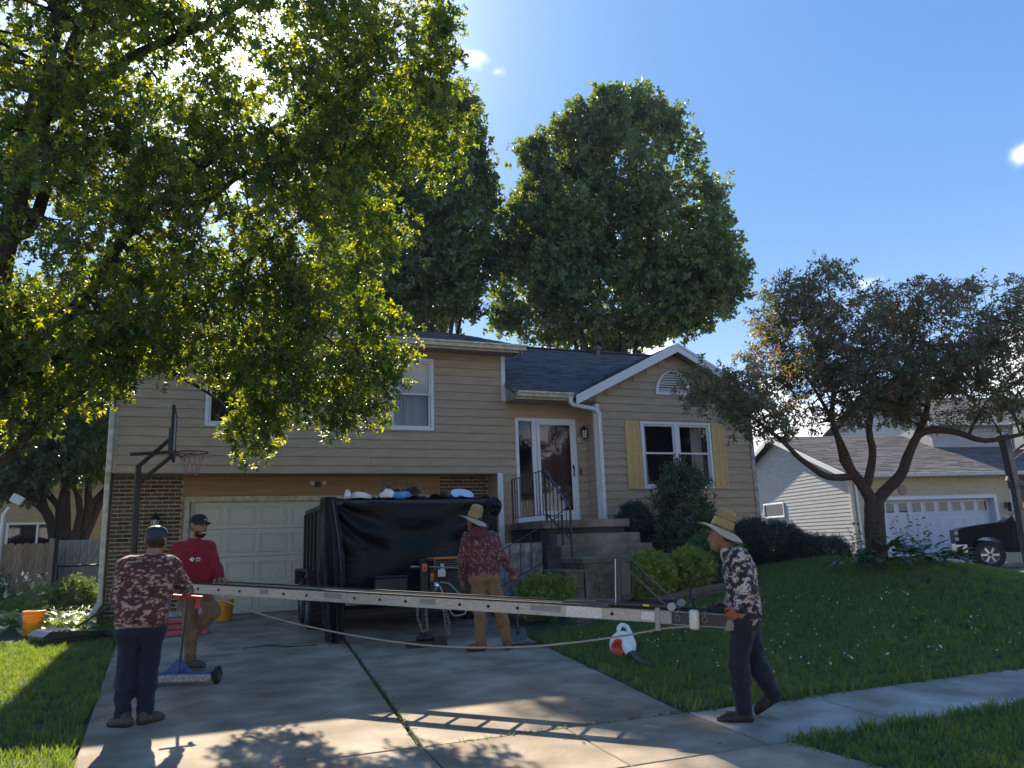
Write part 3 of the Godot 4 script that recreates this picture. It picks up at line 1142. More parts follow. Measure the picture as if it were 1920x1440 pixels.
	# gable roof, rakes, soffit
	var gr := MB.new()
	var ax := 2.6
	var ey := 4.53
	var ay := ey + ax * 0.5
	var fz := 0.8
	var bz := -2.6
	shingles(gr, Vector3(gxc - ax, ey, bz), Vector3(gxc - ax, ey, fz), Vector3(gxc, ay, fz), Vector3(gxc, ay, bz), 0.14, 0.3, func(p: Vector3): return p.y > 4.6 + 0.5 * (0.6 - p.z) - 0.06)
	shingles(gr, Vector3(gxc + ax, ey, fz), Vector3(gxc + ax, ey, bz), Vector3(gxc, ay, bz), Vector3(gxc, ay, fz), 0.14, 0.3, func(p: Vector3): return p.y > 4.6 + 0.5 * (0.6 - p.z) - 0.06)
	var gro := mk("gable_roof", gr, M.shingle, h)
	var gs := MB.new()
	for s in [-1.0, 1.0]:
		var q := [Vector3(gxc + s * ax, ey - 0.02, fz), Vector3(gxc + s * ax, ey - 0.02, bz), Vector3(gxc, ay - 0.02, bz), Vector3(gxc, ay - 0.02, fz)]
		gs.quad_o(q[0], q[1], q[2], q[3], Vector3.UP)
		var dn := Vector3(0, 0.1, 0)
		gs.quad_o(q[0] - dn, Vector3(q[1].x, q[1].y, gz) - dn, Vector3(q[2].x, q[2].y, gz) - dn, q[3] - dn, Vector3.DOWN)
	mk("rake_soffit", gs, M.soffit, gro, true)
	for s in [-1.0, 1.0]:
		var q := MB.new()
		var up := Vector3(0.5 * -s, 1, 0).normalized()
		var a := Vector3(gxc + s * (ax + 0.01), ey - 0.09, fz + 0.012)
		var t := Vector3(gxc, ay - 0.09, fz + 0.012)
		var pts := [a + Vector3(0, 0.1, 0), a + Vector3(0, -0.1, 0), t + Vector3(0, -0.1, 0), t + Vector3(0, 0.1, 0)]
		var poly := PackedVector2Array()
		for p: Vector3 in pts:
			poly.append(Vector2(p.x, p.y))
		q.prism(poly, 0.024, Transform3D(Basis(), Vector3(0, 0, fz + 0.024)))
		var mo := PackedVector2Array([poly[0], poly[0] - Vector2(0, 0.055), poly[3] - Vector2(0, 0.055), poly[3]])
		q.prism(mo, 0.02, Transform3D(Basis(), Vector3(0, 0.002, fz + 0.044)))
		mk("rake_board", q, M.white_trim, h)
	# ---- lower roof behind
	var lr := MB.new()
	var rx1 := 12.05
	shingles(lr, Vector3(5.84, 4.6, 0.62), Vector3(rx1, 4.6, 0.62), Vector3(rx1, 6.735, -3.65), Vector3(5.84, 6.735, -3.65), 0.14, 0.3, func(p: Vector3): return p.y > (ay - absf(p.x - gxc) * 0.5) - 0.05 or p.x < gxc - ax or p.x > gxc + ax)
	shingles(lr, Vector3(rx1, 4.6, -7.9), Vector3(5.84, 4.6, -7.9), Vector3(5.84, 6.735, -3.65), Vector3(rx1, 6.735, -3.65), 0.28, 0.8)
	var lro := mk("roof", lr, M.shingle, h)
	var ld := MB.new()
	ld.quad_o(Vector3(5.84, 4.575, 0.6), Vector3(gxc - ax, 4.575, 0.6), Vector3(gxc - ax, 6.71, -3.65), Vector3(5.84, 6.71, -3.65), Vector3.UP)
	ld.quad_o(Vector3(gxc - ax, 4.575 + 0.25, 0.1), Vector3(rx1, 4.825, 0.1), Vector3(rx1, 6.71, -3.65), Vector3(gxc - ax, 6.71, -3.65), Vector3.UP)
	ld.quad_o(Vector3(5.84, 4.575, -7.88), Vector3(rx1, 4.575, -7.88), Vector3(rx1, 6.71, -3.65), Vector3(5.84, 6.71, -3.65), Vector3.UP)
	mk("roof_deck", ld, M.dark_wood, lro, true)
	for k in 22:
		var q := MB.new()
		q.box(Vector3(5.98 + k * 0.28, 6.75, -3.65), Vector3(0.27, 0.02, 0.22), Basis(Vector3(0, 0, 1), 0.03))
		mk("ridge_shingle", q, M.shingle, lro, true)
	var ef := MB.new()
	ef.box(Vector3(6.55, 4.535, 0.585), Vector3(1.3, 0.15, 0.022), Basis(), 0.002)
	mk("fascia", ef, M.beige_trim, h)
	var eb := MB.new()
	eb.prism(PackedVector2Array([Vector2(0.0, 4.5), Vector2(0.595, 4.46), Vector2(0.595, 4.62), Vector2(0.0, 4.9)]), 0.03, Transform3D(Basis(Vector3(0, 1, 0), -PI / 2), Vector3(5.87, 0, 0.005)))
	mk("eave_return", eb, M.sage_trim, h)
	gutter(h, Vector3(5.9, 4.615, 0.597), Vector3(7.17, 4.615, 0.597), Vector3(0, 0, 1), M.cream_gutter)
	for k in 16:
		var q := MB.new()
		q.box(Vector3(5.93 + 0.125 * k, 4.462, 0.29), Vector3(0.121, 0.012, 0.57), Basis(), 0.003)
		mk("soffit_panel", q, M.soffit, h)
	downspout(h, [Vector3(7.1, 4.52, 0.66), Vector3(7.1, 4.42, 0.66), Vector3(7.17, 4.36, 0.65), Vector3(7.7, 4.3, 0.6), Vector3(7.8, 4.2, 0.585), Vector3(7.8, 1.5, 0.585)], M.white_trim)
	downspout(h, [Vector3(-1.62, 5.55, 0.58), Vector3(-1.62, 5.4, 0.3), Vector3(-1.62, 5.25, 0.07), Vector3(-1.62, 3.0, 0.06), Vector3(-1.64, 2.8, -0.1), Vector3(-1.645, 0.75, -0.3), Vector3(-1.75, 0.55, -0.1), Vector3(-2.05, 0.45, 0.15)], M.cream_gutter)
	var vs := MB.new()
	vs.lathe([Vector2(0.055, 0.0), Vector2(0.055, 0.42), Vector2(0.1, 0.42), Vector2(0.1, 0.5), Vector2(0.06, 0.55), Vector2(0.001, 0.56)], 12, Transform3D(Basis(), Vector3(9.95, 6.3, -3.3)))
	mk("vent_pipe", vs, M.dark_metal, h)
	var rm := MB.new()
	rm.bar(Vector3(9.35, 6.45, -3.16), Vector3(9.75, 5.98, -2.2), 0.1, 0.02, Vector3.UP)
	mk("valley_flashing", rm, M.worn_metal, h)

# ---------------------------------------------------------------- porch, steps, rails
func porch() -> void:
	var t := thing("front_steps", "concrete porch and turning stairs leading up to the maroon front door", "steps", Vector3(6.7, 0.5, 1.6))
	var b := MB.new()
	b.box(Vector3(6.725, 1.845, 0.93), Vector3(1.85, 0.15, 1.85), Basis(), 0.012)
	mk("porch_slab", b, M.conc_step, t)
	b = MB.new()
	b.box(Vector3(6.76, 1.08, 0.86), Vector3(1.7, 1.38, 1.68))
	mk("porch_base", b, M.conc_dark, t)
	var br := MB.new()
	var y := 1.72
	var row := 0
	while y > 0.4:
		var z := 0.04 - (0.1 if row % 2 else 0.0)
		while z < 1.66:
			var l := maxf(z, 0.03)
			var r := minf(z + 0.2, 1.69)
			if r - l > 0.03:
				var o := MB.new()
				o.box(Vector3(5.905, y, (l + r) * 0.5), Vector3(0.03, 0.058, r - l), Basis(), 0.004)
				mk("brick", o, M.brick_grey, t)
			z += 0.21
		y -= 0.074
		row += 1
	# upper flight
	var tops := [1.655, 1.455]
	for k in 2:
		b = MB.new()
		var z1 := 2.13 + 0.27 * k
		b.box(Vector3(6.83 + 0.03 * k, tops[k] - 0.5, (1.7 + z1) * 0.5), Vector3(1.75 + 0.12 * k, 1.0, z1 - 1.7), Basis(), 0.014)
		mk("step", b, M.conc_step, t)
	b = MB.new()
	b.box(Vector3(6.97, 1.195, 2.85), Vector3(2.2, 0.1, 0.92), Basis(), 0.012)
	mk("landing_slab", b, M.conc_step, t)
	b = MB.new()
	b.box(Vector3(6.99, 0.73, 2.81), Vector3(2.14, 0.84, 0.93))
	mk("landing_base", b, M.conc_agg, t)
	var ys := [1.055, 0.86, 0.66]
	for k in 3:
		b = MB.new()
		b.box(Vector3(5.71 - 0.33 * k, ys[k] - 0.025, 2.86), Vector3(0.36, 0.05, 0.94), Basis(), 0.01)
		mk("step", b, M.conc_step, t)
		b = MB.new()
		b.box(Vector3(5.72 - 0.33 * k, (ys[k] - 0.05 + 0.1) * 0.5, 2.82), Vector3(0.34, ys[k] - 0.15, 0.93))
		mk("step_base", b, M.conc_agg, t)
	var ck := MB.new()
	var p := [Vector3(6.1, 1.02, 3.276), Vector3(6.16, 0.95, 3.276), Vector3(6.13, 0.9, 3.276), Vector3(6.18, 0.82, 3.276), Vector3(6.17, 0.7, 3.276), Vector3(6.2, 0.6, 3.276), Vector3(6.18, 0.5, 3.276)]
	ck.tube(p, 0.004, 4)
	mk("crack", ck, M.dark_room, t)
	# upper rail
	var r := thing("porch_railing", "black iron railing at the porch edge beside the front door", "railing", Vector3(5.9, 1.92, 1.5))
	var iron := M.black_metal as Material
	var top := [Vector3(5.9, 2.82, 0.15), Vector3(5.9, 2.86, 1.85)]
	var low := [Vector3(5.9, 2.03, 0.15), Vector3(5.9, 2.03, 1.85)]
	var e := [Vector3(6.02, 2.1, 2.62), Vector3(6.02, 1.55, 2.62)]
	b = MB.new()
	b.bar(top[0], top[1], 0.035, 0.014, Vector3.UP, 0.003)
	b.bar(top[1], e[0], 0.045, 0.016, Vector3.UP, 0.003)
	mk("handrail", b, M.blue_black_metal, r)
	b = MB.new()
	b.bar(low[0], low[1], 0.03, 0.012)
	b.bar(low[1], e[1], 0.03, 0.012)
	b.tube([Vector3(5.9, 2.03, 1.85), Vector3(5.96, 1.98, 2.1), Vector3(6.0, 2.08, 2.4), Vector3(6.02, 2.1, 2.6)], 0.01, 6)
	mk("lower_rail", b, iron, r)
	for q in [[top[0], 1.9], [top[1], 1.9], [e[0], 1.24]]:
		b = MB.new()
		b.bar(q[0], Vector3(q[0].x, q[1], q[0].z), 0.03, 0.03)
		mk("post", b, iron, r)
	for k in 11:
		b = MB.new()
		var f := (k + 1) / 12.0
		b.bar(top[0].lerp(top[1], f), low[0].lerp(low[1], f), 0.013, 0.013)
		mk("baluster", b, iron, r)
	for k in 5:
		b = MB.new()
		var f := (k + 1) / 6.0
		b.bar(top[1].lerp(e[0], f), low[1].lerp(e[1], f), 0.013, 0.013)
		mk("baluster", b, iron, r)
	# lower rail along the side stair
	r = thing("stair_railing", "black iron railing sloping down beside the lower concrete steps", "railing", Vector3(5.2, 0.6, 2.3))
	var ta := Vector3(6.0, 2.0, 2.3)
	var tb := Vector3(4.75, 1.38, 2.3)
	var la := Vector3(6.0, 1.36, 2.3)
	var lb := Vector3(4.75, 0.78, 2.3)
	b = MB.new()
	b.bar(ta, tb, 0.035, 0.014, Vector3.UP, 0.003)
	mk("handrail", b, iron, r)
	b = MB.new()
	b.bar(la, lb, 0.028, 0.012)
	mk("lower_rail", b, iron, r)
	for q in [[ta, 0.95], [tb, 0.3]]:
		b = MB.new()
		b.bar(q[0], Vector3(q[0].x, q[1], q[0].z), 0.03, 0.03)
		mk("post", b, iron, r)
	for k in 5:
		b = MB.new()
		var f := (k + 1) / 6.0
		b.bar(ta.lerp(tb, f), la.lerp(lb, f), 0.013, 0.013)
		mk("baluster", b, iron, r)
	# white board gate under the porch side
	var g := thing("board_gate", "white board gate standing under the porch behind the iron railing", "gate", Vector3(5.2, 0.4, 1.3))
	for k in 7:
		b = MB.new()
		b.box(Vector3(5.0 + 0.127 * k, 0.95, 1.75), Vector3(0.122, 1.15, 0.025), Basis(), 0.003)
		mk("board", b, M.white_trim_worn, g)
	for q in [1.4, 0.6]:
		b = MB.new()
		b.box(Vector3(5.38, q, 1.775), Vector3(0.87, 0.09, 0.024), Basis(), 0.003)
		mk("rail", b, M.white_trim_worn, g)

# ---------------------------------------------------------------- basketball stands
func backboard_parts(t: Node3D, ctr: Vector3, face: Vector3, wide: float) -> void:
	var side := face.cross(Vector3.UP).normalized()
	var bs := Basis(side, Vector3.UP, face)
	var b := MB.new()
	b.box(ctr, Vector3(wide, 0.72, 0.02), bs, 0.006)
	mk("backboard", b, M.board_grey, t)
	b = MB.new()
	for q in [[0, 0.36, wide, 0.05], [0, -0.36, wide, 0.05]]:
		b.box(ctr + bs * Vector3(q[0], q[1], 0), Vector3(q[2], q[3], 0.045), bs, 0.01)
	for s in [-1, 1]:
		b.box(ctr + bs * Vector3(s * wide * 0.5, 0, 0), Vector3(0.05, 0.77, 0.045), bs, 0.01)
		b.box(ctr + bs * Vector3(s * wide * 0.17, 0, -0.022), Vector3(0.05, 0.7, 0.025), bs, 0.004)
	b.box(ctr + bs * Vector3(0, -0.12, -0.04), Vector3(0.3, 0.4, 0.05), bs, 0.008)
	mk("board_frame", b, M.black_plastic, t)

func hoop() -> void:
	var t := thing("basketball_hoop", "black portable basketball hoop standing before the brick pillar", "basketball hoop", Vector3(-1.0, 0.33, 2.0))
	var b := MB.new()
	b.bar(Vector3(-0.98, 0.4, 2.0), Vector3(-1.0, 2.9, 2.0), 0.085, 0.085, Vector3(0, 0, 1), 0.012)
	mk("pole", b, M.black_metal, t)
	for s in [[Vector3(-1.0, 2.88, 2.0), Vector3(-0.58, 3.3, 2.0)], [Vector3(-0.99, 2.62, 2.0), Vector3(-0.56, 3.02, 2.0)]]:
		b = MB.new()
		for w in [-0.05, 0.05]:
			b.bar(s[0] + Vector3(0, 0, w), s[1] + Vector3(0, 0, w), 0.02, 0.05, Vector3.UP, 0.004)
		b.tube([s[0] + Vector3(0, 0, -0.08), s[0] + Vector3(0, 0, 0.08)], 0.012, 8)
		mk("arm", b, M.black_metal, t)
	b = MB.new()
	b.bar(Vector3(-1.13, 3.06, 2.0), Vector3(-0.58, 3.1, 2.0), 0.045, 0.05, Vector3.UP, 0.004)
	mk("height_lever", b, M.black_metal, t)
	backboard_parts(t, Vector3(-0.53, 3.38, 2.0), Vector3(1, 0.0, 0), 1.05)
	b = MB.new()
	var ringp := []
	for k in 25:
		ringp.append(Vector3(-0.24 + 0.228 * cos(TAU * k / 24), 3.1, 2.0 + 0.228 * sin(TAU * k / 24)))
	b.tube(ringp, 0.011, 6, false)
	b.tube([Vector3(-0.5, 3.08, 1.9), Vector3(-0.4, 3.02, 1.92), Vector3(-0.2, 3.085, 1.78)], 0.008, 5)
	b.tube([Vector3(-0.5, 3.08, 2.1), Vector3(-0.4, 3.02, 2.08), Vector3(-0.2, 3.085, 2.22)], 0.008, 5)
	b.box(Vector3(-0.495, 3.08, 2.0), Vector3(0.03, 0.1, 0.2), Basis(), 0.005)
	mk("rim", b, M.red_paint, t)
	b = MB.new()
	for k in 12:
		for dr in [1, -1]:
			var pts := []
			for j in 7:
				var f := j / 6.0
				var a = TAU * (k + dr * f * 1.6) / 12 + (0.25 if dr > 0 else -0.25) * 0.0
				var r := lerpf(0.225, 0.085, pow(f, 0.6)) + 0.008 * sin(k * 3.0 + j)
				pts.append(Vector3(-0.24 + r * cos(a), 3.085 - 0.34 * f, 2.0 + r * sin(a)))
			b.tube(pts, 0.0045 + 0.0, 3, false)
	mk("net", b, M.net, t)
	b = MB.new()
	var at := Transform3D(Basis(Vector3.UP, 0.5), Vector3(-1.72, 0.395, 1.62))
	b.prism(PackedVector2Array([Vector2(-0.52, -0.13), Vector2(0.5, -0.13), Vector2(0.56, -0.05), Vector2(0.52, 0.02), Vector2(0.2, 0.07), Vector2(-0.46, 0.12), Vector2(-0.56, 0.05)]), 0.62, at * Transform3D(Basis(), Vector3(0, 0, 0.31)))
	for k in 4:
		b.box(at * Vector3(-0.42 + 0.07 * k, 0.09, 0.0), Vector3(0.03, 0.07, 0.64), at.basis, 0.012)
	b.box(at * Vector3(0.0, 0.02, 0.315), Vector3(0.95, 0.03, 0.02), at.basis, 0.008)
	mk("base_tank", b, M.black_plastic_shiny, t)
	for w in [-0.12, 0.12]:
		b = MB.new()
		b.bar(Vector3(-1.72, 0.52, 1.62 + w), Vector3(-1.0, 1.0, 2.0 + w * 0.4), 0.03, 0.03)
		mk("brace", b, M.black_metal, t)
	b = MB.new()
	for w in [-0.2, 0.2]:
		b.tube([Vector3(-0.98, 0.4, 2.0 + w - 0.03), Vector3(-0.98, 0.4, 2.0 + w + 0.03)], 0.07, 14)
	b.bar(Vector3(-0.98, 0.4, 1.78), Vector3(-0.98, 0.4, 2.22), 0.03, 0.03)
	b.bar(Vector3(-1.3, 0.42, 1.8), Vector3(-0.98, 0.4, 2.0), 0.06, 0.05)
	mk("wheel_axle", b, M.black_plastic_shiny, t)

func hoop_far() -> void:
	var t := thing("basketball_hoop", "black basketball hoop pole cut off by the right edge of the photo", "basketball hoop", Vector3(19.8, 0.35, 1.0))
	var b := MB.new()
	b.bar(Vector3(19.75, 0.3, 1.0), Vector3(19.6, 2.55, 1.1), 0.16, 0.16, Vector3(0, 0, 1), 0.015)
	mk("pole", b, M.blue_black_metal, t)
	b = MB.new()
	b.bar(Vector3(19.6, 2.5, 1.1), Vector3(19.28, 3.9, 1.25), 0.24, 0.2, Vector3(0, 0, 1), 0.02)
	mk("upper_pole", b, M.blue_black_metal, t)
	b = MB.new()
	b.bar(Vector3(19.35, 2.75, 1.1), Vector3(20.2, 2.45, 1.3), 0.1, 0.14, Vector3.UP, 0.01)
	b.bar(Vector3(19.5, 3.1, 1.1), Vector3(20.3, 3.6, 1.3), 0.04, 0.06)
	b.bar(Vector3(19.5, 3.3, 1.1), Vector3(20.3, 3.8, 1.3), 0.04, 0.06)
	mk("arm", b, M.blue_black_metal, t)
	backboard_parts(t, Vector3(20.3, 3.9, 1.3), Vector3(1, 0, 0.2).normalized(), 1.3)
	b = MB.new()
	b.box(Vector3(19.72, 2.05, 1.2), Vector3(0.12, 0.16, 0.01), Basis(), 0.002)
	mk("sticker", b, M.sticker_yellow, t)
	b = MB.new()
	b.box(Vector3(19.73, 1.87, 1.2), Vector3(0.12, 0.16, 0.01), Basis(), 0.002)
	mk("sticker", b, M.white_trim, t)

# ---------------------------------------------------------------- dump trailer with its cloth and load
func wheel(b: MB, rim: MB, ctr: Vector3, r: float, w: float, axis: Vector3) -> void:
	var y := axis.normalized()
	var x := y.cross(Vector3.UP).normalized()
	var at := Transform3D(Basis(x, y, x.cross(y)), ctr)
	b.lathe([Vector2(r * 0.6, -w * 0.5), Vector2(r * 0.9, -w * 0.5), Vector2(r * 0.97, -w * 0.42), Vector2(r, -w * 0.25), Vector2(r, w * 0.25), Vector2(r * 0.97, w * 0.42), Vector2(r * 0.9, w * 0.5), Vector2(r * 0.6, w * 0.5)], 28, at)
	for k in 28:
		var a := TAU * k / 28
		for s in [-1, 1]:
			b.box(at * Vector3(cos(a) * r, s * w * 0.25, sin(a) * r), Vector3(0.018, w * 0.36, 0.05) * (r / 0.38), at.basis * Basis(Vector3.UP, -a), 0.003)
	rim.lathe([Vector2(0.001, w * 0.3), Vector2(r * 0.2, w * 0.32), Vector2(r * 0.22, w * 0.15), Vector2(r * 0.5, w * 0.2), Vector2(r * 0.6, w * 0.42), Vector2(r * 0.63, w * 0.46)], 24, at)
	rim.lathe([Vector2(r * 0.6, -w * 0.44), Vector2(r * 0.3, -w * 0.2), Vector2(0.001, -w * 0.2)], 24, at)

func chain(b: MB, pts: Array, link := 0.05) -> void:
	var c := Curve3D.new()
	for p in pts:
		c.add_point(p)
	for k in range(1, pts.size() - 1):
		var tg: Vector3 = (pts[k + 1] - pts[k - 1]) * 0.2
		c.set_point_in(k, -tg)
		c.set_point_out(k, tg)
	var L := c.get_baked_length()
	var n := int(L / (link * 0.72))
	for k in n:
		var p := c.sample_baked(L * (k + 0.5) / n)
		var q := c.sample_baked(minf(L, L * (k + 0.8) / n))
		var d := (q - p).normalized()
		var s := d.cross(Vector3(0, 0, 1) if k % 2 else Vector3(1, 0, 0.3)).normalized()
		var loop := []
		for j in 9:
			var a := TAU * j / 8
			loop.append(p + d * cos(a) * link * 0.5 + s * sin(a) * link * 0.28)
		b.tube(loop, 0.0055, 4, false)

func trailer() -> void:
	var t := thing("dump_trailer", "black steel dump trailer parked on the driveway before the garage door", "trailer", Vector3(2.95, 0.28, 2.0))
	var x0 := 1.72
	var x1 := 4.2
	var zf := 3.45
	var zr := 0.55
	var yb := 0.9
	var yt := 2.2
	var st := M.trailer_black as Material
	var b := MB.new()
	b.box(Vector3((x0 + x1) * 0.5, yb, (zf + zr) * 0.5), Vector3(x1 - x0, 0.08, zf - zr), Basis(), 0.01)
	mk("bed_floor", b, st, t)
	for s in [[x0, -1], [x1, 1]]:
		b = MB.new()
		b.box(Vector3(s[0], (yb + yt) * 0.5, (zf + zr) * 0.5), Vector3(0.04, yt - yb, zf - zr), Basis(), 0.006)
		b.box(Vector3(s[0], yt - 0.02, (zf + zr) * 0.5), Vector3(0.08, 0.09, zf - zr + 0.04), Basis(), 0.01)
		for k in 7:
			b.box(Vector3(s[0] + s[1] * 0.045, (yb + yt) * 0.5 - 0.05, lerpf(zr + 0.1, zf - 0.1, k / 6.0)), Vector3(0.05, yt - yb, 0.07), Basis(), 0.006)
		mk("side_panel", b, st, t)
	b = MB.new()
	b.box(Vector3((x0 + x1) * 0.5, (yb + yt) * 0.5, zf), Vector3(x1 - x0, yt - yb, 0.04), Basis(), 0.006)
	b.box(Vector3((x0 + x1) * 0.5, yt - 0.01, zf + 0.01), Vector3(x1 - x0 + 0.1, 0.07, 0.08), Basis(), 0.01)
	mk("front_panel", b, st, t)
	b = MB.new()
	b.box(Vector3((x0 + x1) * 0.5, (yb + yt) * 0.5, zr), Vector3(x1 - x0, yt - yb, 0.04), Basis(), 0.006)
	mk("tail_gate", b, st, t)
	b = MB.new()
	for x in [2.5, 3.4]:
		b.box(Vector3(x, 0.78, (zf + zr) * 0.5), Vector3(0.07, 0.16, zf - zr), Basis(), 0.006)
	for k in 6:
		b.box(Vector3(2.95, 0.79, lerpf(zr + 0.2, zf - 0.1, k / 5.0)), Vector3(2.2, 0.07, 0.06), Basis(), 0.006)
	b.bar(Vector3(1.8, 0.52, 1.2), Vector3(4.1, 0.52, 1.2), 0.08, 0.08)
	b.bar(Vector3(1.8, 0.52, 2.05), Vector3(4.1, 0.52, 2.05), 0.08, 0.08)
	mk("chassis", b, st, t)
	for s in [[1.66, -1.0], [4.24, 1.0]]:
		for z in [1.2, 2.05]:
			var tb := MB.new()
			var rb := MB.new()
			wheel(tb, rb, Vector3(s[0], 0.7 - 0.0385 * (z + 0.6) + 0.06, z), 0.375, 0.22, Vector3(s[1], 0, 0))
			var w := mk("wheel", tb, M.tyre, t)
			mk("rim", rb, M.dark_metal, w, true)
		b = MB.new()
		b.box(Vector3(s[0], 1.2, 1.62), Vector3(0.32, 0.03, 1.75), Basis(), 0.008)
		b.box(Vector3(s[0], 1.08, 2.5), Vector3(0.32, 0.26, 0.03), Basis(), 0.008)
		b.box(Vector3(s[0], 1.08, 0.74), Vector3(0.32, 0.26, 0.03), Basis(), 0.008)
		mk("fender", b, st, t)
		b = MB.new()
		b.box(Vector3(s[0] - s[1] * -0.17, 1.12, 2.52), Vector3(0.05, 0.05, 0.02), Basis(), 0.008)
		mk("marker_lamp", b, M.red_paint, t)
	# drawbar, jack, tool boxes
	b = MB.new()
	var hitch := Vector3(2.86, 0.78, 4.75)
	for x in [2.45, 3.45]:
		b.bar(Vector3(x, 0.8, 3.4), Vector3(2.86 + (x - 2.95) * 0.1, 0.8, 4.6), 0.07, 0.15, Vector3.UP, 0.006)
	b.box(Vector3(2.86, 0.8, 4.66), Vector3(0.13, 0.16, 0.3), Basis(), 0.01)
	b.lathe([Vector2(0.08, -0.06), Vector2(0.085, 0.0), Vector2(0.05, 0.05), Vector2(0.001, 0.06)], 12, Transform3D(Basis(), hitch + Vector3(0, 0.02, 0.12)))
	b.box(Vector3(2.3, 0.84, 3.75), Vector3(0.85, 0.03, 0.5), Basis(), 0.005)
	mk("drawbar", b, st, t)
	b = MB.new()
	b.box(Vector3(2.84, 1.05, 4.5), Vector3(0.1, 0.52, 0.1), Basis(), 0.012)
	b.box(Vector3(2.84, 0.55, 4.5), Vector3(0.08, 0.62, 0.08), Basis(), 0.008)
	b.box(Vector3(2.86, 1.33, 4.5), Vector3(0.2, 0.03, 0.14), Basis(), 0.006)
	b.box(Vector3(2.94, 1.0, 4.52), Vector3(0.06, 0.42, 0.05), Basis(), 0.006)
	b.lathe([Vector2(0.001, -0.01), Vector2(0.12, -0.01), Vector2(0.12, 0.02), Vector2(0.07, 0.05), Vector2(0.05, 0.12), Vector2(0.001, 0.12)], 14, Transform3D(Basis(), Vector3(2.84, 0.29, 4.5)))
	mk("jack", b, st, t)
	b = MB.new()
	b.tube([Vector3(2.9, 1.24, 4.5), Vector3(3.35, 1.2, 4.45), Vector3(3.6, 1.14, 4.4)], 0.012, 8)
	b.tube([Vector3(2.65, 1.25, 4.52), Vector3(2.78, 1.24, 4.5)], 0.017, 8)
	mk("jack_handle", b, M.worn_metal, t)
	for q in [[Vector3(2.83, 1.23, 4.553), 0.06, 0.1], [Vector3(2.94, 1.1, 4.55), 0.05, 0.1]]:
		b = MB.new()
		b.box(q[0], Vector3(q[1], q[2], 0.004))
		var s := mk("warning_sticker", b, M.sticker_orange, t)
		var c := MB.new()
		c.tri(q[0] + Vector3(-0.018, -0.02, 0.003), q[0] + Vector3(0.018, -0.02, 0.003), q[0] + Vector3(0, 0.022, 0.003))
		c.quad(q[0] + Vector3(-0.02, -0.04, 0.003), q[0] + Vector3(0.02, -0.04, 0.003), q[0] + Vector3(0.02, -0.03, 0.003), q[0] + Vector3(-0.02, -0.03, 0.003))
		mk("sticker_mark", c, M.black_plastic, s, true)
	b = MB.new()
	b.lathe([Vector2(0.001, 0.0), Vector2(0.055, 0.0), Vector2(0.06, 0.02), Vector2(0.05, 0.06), Vector2(0.045, 0.12), Vector2(0.001, 0.13)], 16, Transform3D(Basis(Vector3(0, 0, 1), -PI / 2), Vector3(2.93, 0.98, 4.45)))
	mk("pump_housing", b, M.chrome, t)
	b = MB.new()
	b.box(Vector3(2.5, 0.98, 3.85), Vector3(0.46, 0.24, 0.3), Basis(), 0.02)
	b.box(Vector3(2.5, 1.11, 3.85), Vector3(0.48, 0.02, 0.32), Basis(), 0.006)
	mk("tool_box", b, M.black_plastic, t)
	b = MB.new()
	b.box(Vector3(3.56, 0.99, 3.85), Vector3(0.84, 0.36, 0.34), Basis(), 0.02)
	mk("tool_box", b, M.black_plastic, t)
	# chains and brake cable
	b = MB.new()
	chain(b, [Vector3(2.8, 0.86, 4.72), Vector3(2.74, 0.87, 4.78), Vector3(2.68, 0.8, 4.8), Vector3(2.66, 0.6, 4.82), Vector3(2.72, 0.42, 4.84), Vector3(2.79, 0.44, 4.84), Vector3(2.78, 0.65, 4.8), Vector3(2.82, 0.82, 4.74)])
	mk("chain", b, M.worn_metal, t)
	b = MB.new()
	chain(b, [Vector3(2.94, 0.84, 4.72), Vector3(3.02, 0.7, 4.8), Vector3(3.04, 0.48, 4.82), Vector3(3.09, 0.36, 4.83), Vector3(3.1, 0.5, 4.8), Vector3(3.05, 0.72, 4.76)])
	mk("chain", b, M.worn_metal, t)
	b = MB.new()
	b.tube(curve([Vector3(2.95, 0.9, 4.6), Vector3(3.0, 1.0, 4.7), Vector3(3.06, 0.75, 4.8), Vector3(3.18, 0.58, 4.8), Vector3(3.34, 0.6, 4.75), Vector3(3.38, 0.75, 4.6), Vector3(3.2, 1.0, 4.5), Vector3(3.1, 1.02, 4.4)]), 0.011, 6)
	mk("brake_cable", b, M.grey_rubber, t)
	# crate of gear with orange lid on the drawbar side
	var cr := thing("wire_crate", "wire sided crate with an orange lid on the trailer drawbar", "crate", Vector3(3.5, 1.17, 3.85))
	b = MB.new()
	b.box(Vector3(3.5, 1.34, 3.86), Vector3(0.78, 0.03, 0.4), Basis(), 0.006)
	mk("tray", b, M.sticker_orange, cr)
	b = MB.new()
	b.box(Vector3(3.5, 1.25, 3.84), Vector3(0.7, 0.16, 0.34), Basis(), 0.01)
	mk("bin", b, M.black_plastic, cr)
	b = MB.new()
	for k in 5:
		b.tube([Vector3(3.12, 1.19 + k * 0.035, 4.04), Vector3(3.88, 1.19 + k * 0.035, 4.04)], 0.004, 4)
	for k in 3:
		b.tube([Vector3(3.12 + k * 0.38, 1.17, 4.045), Vector3(3.12 + k * 0.38, 1.34, 4.045)], 0.006, 4)
	mk("wire_front", b, M.worn_metal, cr)
	b = MB.new()
	b.box(Vector3(3.22, 1.13, 4.05), Vector3(0.11, 0.1, 0.02), Basis(), 0.004)
	b.box(Vector3(3.23, 1.22, 4.05), Vector3(0.05, 0.09, 0.02), Basis(), 0.004)
	mk("paper_label", b, M.white_paper, cr)
	b = MB.new()
	b.box(Vector3(3.68, 1.28, 4.06), Vector3(0.08, 0.2, 0.02), Basis(), 0.003)
	mk("paper_label", b, M.white_paper, cr)
